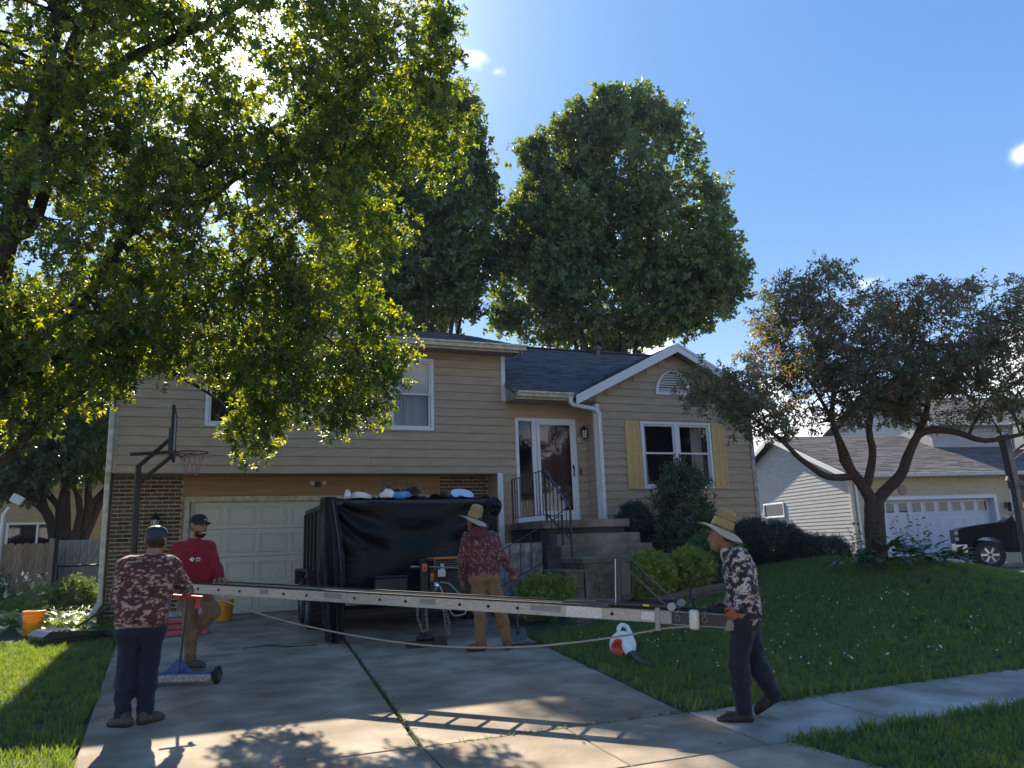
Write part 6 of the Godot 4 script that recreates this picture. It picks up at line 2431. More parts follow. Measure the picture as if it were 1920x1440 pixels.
func trees() -> void:
	var sp := [leaf_mesh(0.066, 0.04, 9), leaf_mesh(0.06, 0.036, 8)]
	var t := thing("tree", "large sunlit yellow green tree overhanging the driveway from the left", "tree", Vector3(-2.75, 0.2, 5.7))
	var limbs := [
		[[Vector3(-2.75, 0.1, 5.75), Vector3(-2.7, 1.3, 5.75), Vector3(-2.6, 2.3, 5.75), Vector3(-2.35, 3.11, 5.77), Vector3(-2.18, 3.97, 6.03), Vector3(-2.08, 4.82, 6.15), Vector3(-2.0, 5.2, 6.27), Vector3(-1.93, 5.96, 6.36), Vector3(-1.81, 6.74, 6.47), Vector3(-1.71, 7.48, 6.57), Vector3(-1.6, 8.49, 6.62)], 0.21, 0.05],
		[[Vector3(-2.08, 4.82, 6.15), Vector3(-1.88, 5.03, 6.06), Vector3(-1.78, 5.65, 6.02), Vector3(-1.64, 6.51, 6.05), Vector3(-1.47, 7.53, 6.01), Vector3(-1.28, 8.52, 6.1)], 0.07, 0.03],
		[[Vector3(-2.35, 3.11, 5.77), Vector3(-1.85, 3.85, 5.7), Vector3(-1.43, 4.33, 5.64), Vector3(-1.22, 4.8, 5.61), Vector3(-0.94, 5.29, 5.72), Vector3(-0.67, 5.61, 5.79), Vector3(-0.1, 6.14, 6.03), Vector3(0.31, 6.39, 6.14), Vector3(0.85, 6.78, 6.22), Vector3(1.6, 7.36, 6.43)], 0.1, 0.02],
		[[Vector3(-1.88, 6.12, 6.31), Vector3(-1.6, 6.48, 6.28), Vector3(-1.35, 6.73, 6.32), Vector3(-0.95, 7.14, 6.36), Vector3(-0.45, 7.48, 6.41), Vector3(0.11, 7.91, 6.51), Vector3(0.76, 8.47, 6.68)], 0.075, 0.02],
		[[Vector3(-2.35, 3.11, 5.77), Vector3(-1.86, 3.53, 5.51), Vector3(-1.29, 3.99, 5.29), Vector3(-0.69, 4.3, 5.16), Vector3(-0.39, 4.48, 5.21), Vector3(0.09, 4.62, 5.32), Vector3(0.6, 4.54, 5.4), Vector3(1.05, 4.35, 5.43), Vector3(1.59, 3.99, 5.45)], 0.085, 0.01],
		[[Vector3(-2.55, 2.4, 5.75), Vector3(-2.12, 2.56, 5.3), Vector3(-1.87, 2.96, 5.16), Vector3(-1.5, 3.44, 4.86), Vector3(-1.06, 3.84, 4.58), Vector3(-0.63, 3.88, 4.54), Vector3(-0.18, 3.65, 4.56), Vector3(0.19, 3.36, 4.64), Vector3(0.43, 2.91, 4.64)], 0.08, 0.008],
		[[Vector3(-0.39, 4.48, 5.21), Vector3(0.14, 4.81, 5.61), Vector3(0.66, 5.3, 5.92), Vector3(1.26, 5.7, 6.14), Vector3(1.88, 6.05, 6.36)], 0.05, 0.012],
		[[Vector3(-0.67, 5.61, 5.79), Vector3(-0.19, 5.49, 6.18), Vector3(0.19, 5.73, 6.49), Vector3(0.7, 5.89, 6.73), Vector3(1.29, 5.97, 6.76)], 0.05, 0.012],
		[[Vector3(0.09, 4.62, 5.32), Vector3(0.73, 4.7, 5.27), Vector3(1.4, 4.43, 5.36), Vector3(1.88, 3.81, 5.41), Vector3(2.1, 3.19, 5.36)], 0.035, 0.006],
		[[Vector3(-2.35, 3.11, 5.77), Vector3(-2.9, 4.0, 6.0), Vector3(-3.6, 5.0, 6.1), Vector3(-4.2, 6.0, 6.0)], 0.1, 0.03],
		[[Vector3(-2.08, 4.82, 6.15), Vector3(-1.6, 6.2, 7.0), Vector3(-1.0, 7.6, 7.6), Vector3(-0.4, 8.8, 7.8)], 0.09, 0.03],
	]
	var crown := [
		[Vector3(-1.5, 6.68, 6.36), 1.53, 1.47, 2.0], [Vector3(0.14, 6.62, 7.0), 1.77, 1.3, 2.0], [Vector3(1.54, 6.99, 7.09), 1.0, 1.18, 1.5],
		[Vector3(-1.42, 4.78, 5.97), 1.35, 1.35, 2.0], [Vector3(0.06, 5.1, 6.08), 1.75, 1.25, 1.8], [Vector3(1.24, 5.49, 6.31), 0.9, 1.35, 1.5],
		[Vector3(1.3, 4.08, 5.58), 0.94, 1.01, 1.1], [Vector3(-0.02, 4.21, 5.52), 1.35, 0.71, 1.2], [Vector3(-1.5, 3.75, 5.5), 0.95, 0.6, 1.2], [Vector3(-1.95, 3.3, 5.3), 0.55, 0.5, 0.8], [Vector3(-1.04, 4.09, 4.97), 0.72, 0.29, 0.60], [Vector3(0.44, 3.76, 5.27), 0.60, 0.40, 0.60], [Vector3(1.28, 3.55, 5.33), 0.61, 0.38, 0.60], [Vector3(0.55, 3.11, 4.73), 0.35, 0.42, 0.40], [Vector3(1.65, 3.1, 5.16), 0.24, 0.18, 0.30], [Vector3(2.05, 4.1, 5.65), 0.4, 0.5, 0.60], [Vector3(2.5, 6.4, 6.9), 0.35, 0.7, 0.6],
		[Vector3(0.61, 3.24, 4.78), 0.42, 0.48, 0.5], [Vector3(1.78, 3.63, 5.56), 0.51, 0.68, 0.7], [Vector3(2.33, 7.27, 7.14), 0.29, 0.64, 0.6],
		[Vector3(-3.6, 5.92, 5.82), 1.5, 2.2, 1.8], [Vector3(-0.6, 8.1, 6.9), 2.2, 0.5, 1.2], [Vector3(-3.36, 3.74, 5.51), 1.55, 0.89, 1.8]]
	tree(t, limbs, crown, 330, 3100, 9, sp, [M.leaf_near_a, M.leaf_near_b, M.leaf_near_c], {"hang": 0.35, "spread": 0.13})
	# tall maples behind the house
	var far := [leaf_mesh(0.17, 0.15, 7), leaf_mesh(0.15, 0.13, 6)]
	t = thing("tree", "tall dark green maple rising behind the lower roof and the gable", "tree", Vector3(12.6, 0.5, -7.5))
	limbs = []
	for k in 9:
		var a := TAU * k / 9.0
		var top := Vector3(12.6 + cos(a) * 2.3 + 0.3, rn(11.5, 15.0), -7.5 + sin(a) * 1.6)
		limbs.append([[Vector3(12.6, 2.2, -7.5), Vector3(12.6 + cos(a) * 0.5, 5.0, -7.5 + sin(a) * 0.4), Vector3(12.6 + cos(a) * 1.2, 8.5, -7.5 + sin(a) * 0.9), top], 0.13, 0.02])
	limbs.append([[Vector3(12.6, 0.2, -7.5), Vector3(12.6, 1.4, -7.5), Vector3(12.6, 2.6, -7.5)], 0.36, 0.3])
	crown = [[Vector3(13.12, 14.19, -6.47), 1.78, 2.8, 2.6], [Vector3(11.11, 12.44, -7.66), 1.59, 2.8, 2.6], [Vector3(14.36, 11.59, -6.56), 2.43, 2.43, 2.6], [Vector3(10.49, 10.82, -8.28), 1.4, 2.8, 2.6], [Vector3(13.49, 9.8, -7.31), 3.37, 1.59, 2.6], [Vector3(15.39, 10.09, -6.49), 1.68, 1.68, 2.6], [Vector3(11.84, 15.2, -6.68), 0.93, 1.5, 1.6], [Vector3(12.6, 8.6, -7.6), 2.6, 0.6, 2.2], [Vector3(11.18, 15.72, -6.35), 0.34, 0.8, 0.5], [Vector3(11.80, 15.97, -6.05), 0.34, 0.8, 0.5], [Vector3(12.44, 16.18, -5.75), 0.34, 0.8, 0.5], [Vector3(13.04, 16.01, -5.54), 0.34, 0.8, 0.5], [Vector3(13.78, 15.90, -5.27), 0.34, 0.8, 0.5], [Vector3(14.38, 15.34, -5.16), 0.34, 0.8, 0.5], [Vector3(15.08, 14.33, -5.11), 0.34, 0.8, 0.5], [Vector3(15.73, 13.14, -5.12), 0.34, 0.8, 0.5], [Vector3(16.31, 11.59, -5.23), 0.34, 0.8, 0.5], [Vector3(16.59, 10.15, -5.44), 0.34, 0.8, 0.5], [Vector3(9.69, 14.56, -7.20), 0.34, 0.8, 0.5], [Vector3(10.15, 14.65, -7.00), 0.34, 0.8, 0.5], [Vector3(9.19, 12.39, -7.89), 0.34, 0.8, 0.5], [Vector3(9.05, 10.96, -8.27), 0.34, 0.8, 0.5], [Vector3(10.68, 15.29, -6.64), 0.34, 0.8, 0.5], [Vector3(9.16, 9.34, -8.59), 0.34, 0.8, 0.5]]
	tree(t, limbs, crown, 200, 2000, 7, far, [M.leaf_maple, M.leaf_maple_b], {"hang": 0.0, "spread": 0.24, "shell": 0.8})
	t = thing("tree", "tall dark maple behind the upper roof half hidden by the near tree", "tree", Vector3(6.8, 0.5, -9.6))
	limbs = [[[Vector3(6.8, 0.2, -9.6), Vector3(6.8, 2.5, -9.6), Vector3(6.8, 5.0, -9.6)], 0.34, 0.25]]
	for k in 7:
		var a := TAU * k / 7.0
		limbs.append([[Vector3(6.8, 4.4, -9.6), Vector3(6.8 + cos(a) * 0.6, 7.0, -9.6 + sin(a) * 0.5), Vector3(6.8 + cos(a) * 1.3, 10.0, -9.6 + sin(a)), Vector3(6.9 + cos(a) * 1.2, rn(12.0, 15.5), -9.4 + sin(a) * 1.1)], 0.12, 0.02])
	crown = [[Vector3(6.95, 14.24, -8.92), 1.5, 3.55, 2.4], [Vector3(7.82, 12.2, -9.03), 1.22, 2.8, 2.4], [Vector3(6.09, 12.08, -9.75), 2.24, 2.8, 2.4], [Vector3(7.39, 10.02, -9.69), 1.59, 1.31, 2.4], [Vector3(5.13, 10.1, -10.57), 2.24, 1.68, 2.4], [Vector3(7.85, 15.67, -7.69), 0.4, 0.9, 0.6], [Vector3(8.15, 14.76, -7.77), 0.4, 0.8, 0.6], [Vector3(8.54, 13.58, -7.88), 0.34, 0.8, 0.5], [Vector3(8.68, 12.32, -8.11), 0.34, 0.8, 0.5], [Vector3(8.83, 10.88, -8.37), 0.34, 0.8, 0.5], [Vector3(7.65, 16.48, -7.59), 0.34, 0.8, 0.5], [Vector3(4.2, 12.5, -9.8), 1.6, 3.5, 2.2], [Vector3(5.5, 16.0, -9.3), 1.6, 2.0, 2.0]]
	tree(t, limbs, crown, 160, 1600, 7, far, [M.leaf_maple, M.leaf_maple_b], {"hang": 0.0, "spread": 0.24, "shell": 0.8})
	# many stemmed dark tree beyond the fence
	t = thing("tree", "dark many stemmed tree behind the board fence on the left", "tree", Vector3(-3.6, 0.4, -10.2))
	limbs = [[[Vector3(-3.6, 0.2, -10.2), Vector3(-3.6, 1.2, -10.2), Vector3(-3.6, 2.3, -10.2)], 0.42, 0.36]]
	for k in 9:
		var f := (k - 4) / 4.0
		limbs.append([[Vector3(-3.6 + f * 0.3, 1.7, -10.2 + 0.12 * (k % 3)), Vector3(-3.6 + f * 0.65 + rn() * 0.12, 2.8, -10.2 + rn() * 0.2), Vector3(-3.65 + f * 1.2 + rn() * 0.25, 3.9 - absf(f) * 0.3, -10.0 + rn() * 0.4), Vector3(-3.7 + f * 1.7 + rn() * 0.3, 5.2 - absf(f) * 0.9, -10.0 + 0.4 * (k % 3)), Vector3(-3.8 + f * 2.4, 7.6 - absf(f) * 2.2, -9.8 + 0.5 * (k % 3))], rn(0.09, 0.17), 0.04])
	crown = [[Vector3(-4.04, 5.9, -9.75), 1.52, 1.5, 1.8], [Vector3(-4.9, 4.7, -10.25), 0.91, 1.1, 1.6], [Vector3(-2.89, 5.2, -9.37), 0.76, 1.4, 1.6], [Vector3(-3.8, 4.3, -9.6), 1.6, 0.7, 1.4], [Vector3(-5.0, 3.6, -9.8), 0.7, 0.5, 1.0], [Vector3(-4.27, 7.48, -9.41), 2.0, 1.83, 1.8], [Vector3(-5.6, 5.6, -10.36), 1.22, 2.1, 1.8]]
	tree(t, limbs, crown, 110, 1000, 7, [leaf_mesh(0.13, 0.11, 7)], [M.leaf_maple, M.leaf_near_b], {"hang": 0.1, "spread": 0.25, "bark": M.bark_dark})
	# crabapple on the lawn
	t = thing("tree", "bronze leaved crabapple with a forked trunk on the right lawn", "tree", Vector3(11.5, 1.0, 4.1))
	limbs = [
		[[Vector3(11.5, 0.85, 4.08), Vector3(11.5, 1.4, 4.1), Vector3(11.47, 1.86, 4.18), Vector3(11.46, 2.1, 4.23)], 0.19, 0.17],
		[[Vector3(11.46, 1.95, 4.22), Vector3(11.25, 2.35, 4.2), Vector3(11.05, 2.6, 4.18), Vector3(10.88, 2.84, 4.17)], 0.13, 0.08],
		[[Vector3(11.1, 2.52, 4.18), Vector3(10.7, 2.5, 4.15), Vector3(10.43, 2.54, 4.13), Vector3(10.0, 2.75, 4.2), Vector3(9.8, 2.88, 4.2), Vector3(9.45, 3.1, 4.31), Vector3(8.86, 3.45, 4.38), Vector3(8.29, 3.71, 4.43), Vector3(7.65, 3.96, 4.45)], 0.075, 0.012],
		[[Vector3(11.05, 2.6, 4.19), Vector3(11.0, 3.05, 4.09), Vector3(10.9, 3.57, 4.01), Vector3(10.87, 4.25, 4.15), Vector3(10.55, 4.95, 4.18), Vector3(10.25, 5.45, 4.17)], 0.075, 0.015],
		[[Vector3(11.3, 2.35, 4.25), Vector3(11.25, 2.9, 4.53), Vector3(11.0, 3.35, 4.75), Vector3(11.15, 3.91, 4.95), Vector3(11.65, 4.47, 5.17), Vector3(11.88, 5.24, 5.33)], 0.085, 0.015],
		[[Vector3(11.46, 2.0, 4.23), Vector3(11.66, 2.25, 4.33), Vector3(11.8, 2.5, 4.58), Vector3(11.85, 2.88, 4.78), Vector3(11.98, 3.24, 5.02), Vector3(12.33, 3.2, 5.37), Vector3(12.68, 3.0, 5.68), Vector3(13.2, 3.1, 6.1)], 0.12, 0.03],
		[[Vector3(11.85, 2.88, 4.78), Vector3(12.27, 3.56, 4.88), Vector3(12.47, 4.15, 4.98), Vector3(13.09, 4.71, 5.36), Vector3(13.24, 5.25, 5.65)], 0.08, 0.015],
		[[Vector3(10.88, 2.84, 4.17), Vector3(10.4, 3.5, 4.5), Vector3(9.9, 4.2, 4.6), Vector3(9.6, 4.9, 4.5)], 0.06, 0.012],
	]
	crown = [[Vector3(10.6, 5.16, 4.57), 1.08, 0.93, 1.5], [Vector3(11.7, 4.93, 4.96), 1.28, 1.08, 1.8], [Vector3(12.89, 4.92, 5.66), 1.36, 1.07, 1.8], [Vector3(9.75, 4.56, 4.32), 0.87, 0.68, 1.2], [Vector3(10.86, 4.05, 4.63), 1.26, 0.7, 1.5], [Vector3(12.13, 4.0, 5.33), 1.43, 0.66, 1.6], [Vector3(8.41, 3.92, 4.3), 0.84, 0.46, 0.8], [Vector3(7.73, 4.04, 4.5), 0.5, 0.34, 0.5], [Vector3(13.59, 4.43, 6.24), 1.13, 1.25, 1.6], [Vector3(10.38, 6.03, 4.68), 0.34, 0.39, 0.6], [Vector3(9.75, 5.67, 4.35), 0.59, 0.49, 0.8], [Vector3(9.03, 3.45, 4.45), 0.65, 0.37, 0.8]]
	tree(t, limbs, crown, 190, 1000, 9, [leaf_mesh(0.085, 0.035, 8), leaf_mesh(0.075, 0.032, 7)], [M.leaf_bronze_green, M.leaf_bronze, M.leaf_bronze_green], {"hang": 0.15, "spread": 0.13, "bark": M.bark_crab})
	# trees across the street, which the panes mirror and which shade the road
	for q in [[-9.0, 34.0, "rounded green tree across the street left of the camera"], [4.0, 38.0, "broad green tree across the street behind the camera"], [15.0, 33.0, "green tree across the street right of the camera"], [27.0, 36.0, "distant green tree across the street far to the right"]]:
		t = thing("tree", q[2], "tree", Vector3(q[0], -0.3, q[1]))
		var o := Vector3(q[0], 0, q[1])
		tree(t, [[[o + Vector3(0, -0.4, 0), o + Vector3(0.1, 2, 0), o + Vector3(0, 6, 0)], 0.3, 0.1]], [[o + Vector3(0, 6.0, 0), 3.4, 3.0, 3.2], [o + Vector3(1.2, 8.0, 0), 2.2, 2.0, 2.2]], 30, 260, 5, [leaf_mesh(0.4, 0.34, 7)], [M.leaf_near_b], {"hang": 0.0, "spread": 0.5})

# ---------------------------------------------------------------- shrubs and beds
func bush(t: Node3D, c: Vector3, r: Vector3, n: int, per: int, sprigs: Array, mats: Array, opt := {}) -> void:
	var limbs := []
	for k in 5:
		var a := TAU * k / 5.0 + 0.4
		limbs.append([[Vector3(c.x, c.y - r.y, c.z), Vector3(c.x + cos(a) * r.x * 0.3, c.y - r.y * 0.3, c.z + sin(a) * r.z * 0.3), Vector3(c.x + cos(a) * r.x * 0.6, c.y + r.y * 0.5, c.z + sin(a) * r.z * 0.6)], 0.018, 0.006])
	tree(t, limbs, [[c, r.x, r.y, r.z]], n / 5, n, per, sprigs, mats, opt)

func plants() -> void:
	var oval := [leaf_mesh(0.1, 0.045, 6)]
	var t := thing("evergreen_shrub", "tall dark leathery leaved shrub before the front window", "shrub", Vector3(8.9, 0.9, 1.7))
	bush(t, Vector3(8.95, 2.0, 1.75), Vector3(0.62, 1.1, 0.5), 170, 7, oval, [M.leaf_dark, M.leaf_dark_b], {"spread": 0.1, "hang": 0.0})
	bush(t, Vector3(9.0, 1.4, 1.9), Vector3(0.8, 0.6, 0.55), 130, 7, oval, [M.leaf_dark, M.leaf_dark_b], {"spread": 0.1, "hang": 0.0})
	var needle := [leaf_mesh(0.05, 0.008, 12, 0.0, 0.1)]
	for q in [[Vector3(11.0, 1.35, 1.5), Vector3(1.1, 0.5, 0.6), "low dark spreading yew at the right corner of the house", 700], [Vector3(12.2, 1.12, 1.7), Vector3(0.9, 0.38, 0.6), "lowest dark yew spreading over the lawn right of the house corner", 420], [Vector3(8.15, 1.75, 1.2), Vector3(0.45, 0.5, 0.4), "small dark yew squeezed between the porch steps and the leathery shrub", 330]]:
		t = thing("yew_shrub", q[2], "shrub", q[0] - Vector3(0, q[1].y, 0), 0.0, "yews along the front of the house")
		bush(t, q[0], q[1], q[3], 12, needle, [M.leaf_yew, M.leaf_yew_b], {"spread": 0.07, "hang": 0.05, "shell": 0.5})
	var small := [leaf_mesh(0.045, 0.022, 8)]
	for q in [[Vector3(6.85, 0.85, 3.75), Vector3(0.45, 0.42, 0.33), "yellow green spirea bush in front of the concrete landing", 330], [Vector3(7.75, 0.98, 3.65), Vector3(0.42, 0.33, 0.33), "yellow green spirea right of the landing beside the darker bush", 240], [Vector3(5.15, 0.68, 3.4), Vector3(0.5, 0.28, 0.35), "low yellow green bush at the foot of the steps", 260]]:
		t = thing("spirea_bush", q[2], "shrub", q[0] - Vector3(0, q[1].y, 0), 0.0, "yellow green bushes round the steps")
		bush(t, q[0], q[1], q[3], 12, small, [M.leaf_lime, M.leaf_lime_b], {"spread": 0.06, "hang": -0.2, "shell": 0.5})
	t = thing("green_bush", "mid green leafy bush behind the man with the ladder end", "shrub", Vector3(8.7, 0.75, 3.1))
	bush(t, Vector3(8.6, 1.08, 3.2), Vector3(0.55, 0.45, 0.45), 320, 10, [leaf_mesh(0.06, 0.03, 8)], [M.leaf_mid, M.leaf_mid_b], {"spread": 0.07, "hang": -0.1, "shell": 0.5})
	# loose ground cover in the bed
	var gp := []
	for k in 900:
		var x := rn(4.9, 9.6)
		var z := rn(2.2, 4.3)
		if x < 8.05 and z < 3.35:
			continue
		if in_bed(x, z) and NZ.get_noise_2d(x * 90.0, z * 90.0) > -0.15:
			gp.append(Transform3D(Basis(Vector3.UP, rn(0, TAU)).scaled(vec(rn(0.4, 1.0))), Vector3(x, lawn_y(x, z), z)))
	tag(multi("ground_cover", leaf_mesh(0.09, 0.035, 9), M.leaf_mid, gp, self), "low green weeds covering the planting bed by the steps", "ground cover")
	var ms := MB.new()
	for k in 700:
		var x := rn(6.8, 9.4)
		var z := rn(3.3, 4.2)
		var p := Vector3(x, lawn_y(x, z) + 0.012, z)
		var g := Basis.from_euler(Vector3(rn() * 0.4, rn(0, 6), rn() * 0.4)).scaled(vec(rn(0.6, 1.4)))
		ms.tri(p, p + g * Vector3(0.035, 0.01, 0), p + g * Vector3(0.012, 0.012, 0.02))
	tag(mk("bark_mulch", ms, M.mulch), "grey brown mulch chips in the planting bed", "mulch", "", "stuff")
	# hostas
	hosta(Vector3(11.35, 0.98, 4.55), 0.75, 70, "dark hosta clump round the foot of the crabapple trunk", M.hosta_dark, 0.25)
	hosta(Vector3(12.0, 0.93, 4.75), 0.65, 60, "dark hosta clump right of the crabapple trunk", M.hosta_dark, 0.25)
	hosta(Vector3(12.55, 0.9, 4.9), 0.5, 26, "outermost dark hosta clump at the right end of the row", M.hosta_dark, 0.22)
	hosta(Vector3(10.75, 1.02, 4.3), 0.5, 24, "small hosta clump left of the crabapple trunk", M.hosta_dark, 0.24)
	hosta(Vector3(-2.05, 0.36, 0.75), 0.45, 30, "pale edged sunlit hosta between the yellow bucket and the downspout", M.hosta_pale, 0.26)
	hosta(Vector3(-2.75, 0.37, 0.55), 0.45, 28, "pale edged sunlit hosta left of the yellow bucket", M.hosta_pale, 0.26)
	t = thing("sapling_shoots", "thin upright shoots growing out of the hostas at the crabapple", "plant", Vector3(12.0, 0.95, 4.4))
	var st := MB.new()
	var xf := []
	for k in 16:
		var p := Vector3(rn(11.2, 12.7), 0.95, rn(4.2, 4.6))
		if k < 5:
			p.x = rn(10.5, 11.2)
		var q := p + Vector3(rn() * 0.2, rn(0.35, 0.85), rn() * 0.1)
		st.tube([p, p.lerp(q, 0.5) + Vector3(rn() * 0.03, 0, 0), q], 0.004, 3)
		for j in 5:
			xf.append(Transform3D(Basis.from_euler(Vector3(rn(0.2, 1.4), rn(0, 6), 0)).scaled(vec(rn(0.7, 1.2))), p.lerp(q, 0.4 + 0.15 * j)))
	mk("stem", st, M.bark, t)
	multi("leaves", leaf_mesh(0.1, 0.05, 2), M.leaf_dark, xf, t)
	# left flower bed
	t = thing("daylily_clump", "arching strap leaved daylilies at the brick corner of the house", "plant", Vector3(-2.1, 0.36, -0.3))
	for k in 150:
		var p := Vector3(-2.15 + rn() * 0.42, 0.36, -0.35 + rn() * 0.45)
		var a := rn(0, TAU)
		var d := Vector3(cos(a), 0, sin(a))
		var h := rn(0.35, 0.65)
		var b := MB.new()
		var s := d.cross(Vector3.UP) * 0.013
		b.sheet(1, 5, func(u: float, v: float): return p + d * (0.42 * v * v + 0.05 * v) + Vector3(0, h * v - 0.3 * pow(v, 3.0), 0) + s * (u * 2.0 - 1.0) * (1.0 - 0.85 * v))
		mk("leaf", b, M.leaf_strap, t)
	t = thing("white_flowers", "tall plant with white seed heads in the left flower bed", "plant", Vector3(-2.6, 0.36, -0.2))
	st = MB.new()
	xf = []
	var fl := []
	for k in 26:
		var p := Vector3(-2.75 + rn() * 0.35, 0.36, -0.2 + rn() * 0.35)
		var q := p + Vector3(rn() * 0.25, rn(0.55, 0.95), rn() * 0.15)
		st.tube([p, p.lerp(q, 0.5) + Vector3(0, 0.05, 0), q], 0.004, 3)
		fl.append(Transform3D(Basis.from_euler(Vector3(rn(), rn(0, 6), rn())).scaled(vec(rn(0.6, 1.1))), q))
		for j in 6:
			xf.append(Transform3D(Basis.from_euler(Vector3(rn(0.2, 1.5), rn(0, 6), 0)).scaled(vec(rn(0.7, 1.3))), p.lerp(q, rn(0.05, 0.7))))
	mk("stem", st, M.leaf_strap, t)
	multi("leaves", leaf_mesh(0.12, 0.035, 3), M.leaf_mid, xf, t)
	multi("seed_heads", leaf_mesh(0.045, 0.03, 7), M.white_petal, fl, t)
	t = thing("green_shrub", "soft green shrub before the chain link fence", "shrub", Vector3(-2.2, 0.36, -1.9))
	bush(t, Vector3(-2.3, 0.75, -1.9), Vector3(0.55, 0.42, 0.4), 150, 9, small, [M.leaf_mid, M.leaf_lime_b], {"spread": 0.08, "hang": 0.0})
	t = thing("weed_shrub", "thin dark weeds growing against the board fence", "shrub", Vector3(-4.4, 0.4, -4.5))
	bush(t, Vector3(-4.5, 0.8, -4.5), Vector3(0.7, 0.5, 0.25), 60, 6, oval, [M.leaf_dark], {"spread": 0.12, "hang": 0.0})
	var cl := MB.new()
	for k in 130:
		var x := rn(4.6, 10.0)
		var z := rn(4.8, 8.9)
		if x < right_edge(z) + 0.1:
			continue
		var p := Vector3(x, lawn_y(x, z) + rn(0.05, 0.08), z)
		var g := Basis.from_euler(Vector3(rn() * 0.7, rn(0, 6), rn() * 0.7))
		if k % 2 == 0:
			cl.tri(p, p + g * Vector3(0.06, 0.01, 0), p + g * Vector3(0.03, 0.006, 0.022))
		else:
			cl.ball(p, vec(0.009), 6, 4)
	tag(mk("clover_heads", cl, M.white_petal), "scattered white clover heads and fallen leaves on the right lawn", "clover", "", "stuff")

func hosta(c: Vector3, r: float, n: int, label: String, m: Material, L: float) -> void:
	c.y = lawn_y(c.x, c.z)
	var t := thing("hosta", label, "plant", c, 0.0, "hosta clumps")
	var meshes := []
	for k in 3:
		var b := MB.new()
		var w := L * 0.62
		b.sheet(4, 6, func(u: float, v: float):
			var x := (u - 0.5) * w * pow(sin(PI * clampf(0.06 + v * 0.94, 0.0, 1.0)), 0.7)
			return Vector3(x, 0.3 * L * v - 0.55 * L * v * v + absf(u - 0.5) * 0.12 * L * sin(PI * v) + 0.01 * sin(u * 19.0 + k), L * v))
		meshes.append(b.mesh())
	for k in n:
		var a := rn(0, TAU)
		var f := sqrt(rng.randf())
		var o := put("leaf", meshes[k % 3], m, t, true)
		o.position = Vector3(cos(a) * r * f * 0.75, 0.38 * r * (1.15 - f) + rn(0.0, 0.05) + 0.06, sin(a) * r * f * 0.75)
		o.rotation = Vector3(lerpf(-0.9, 0.1, f) + rn() * 0.2, PI / 2 - a + rn() * 0.4, rn() * 0.2)
		o.scale = vec(rn(0.6, 1.0))

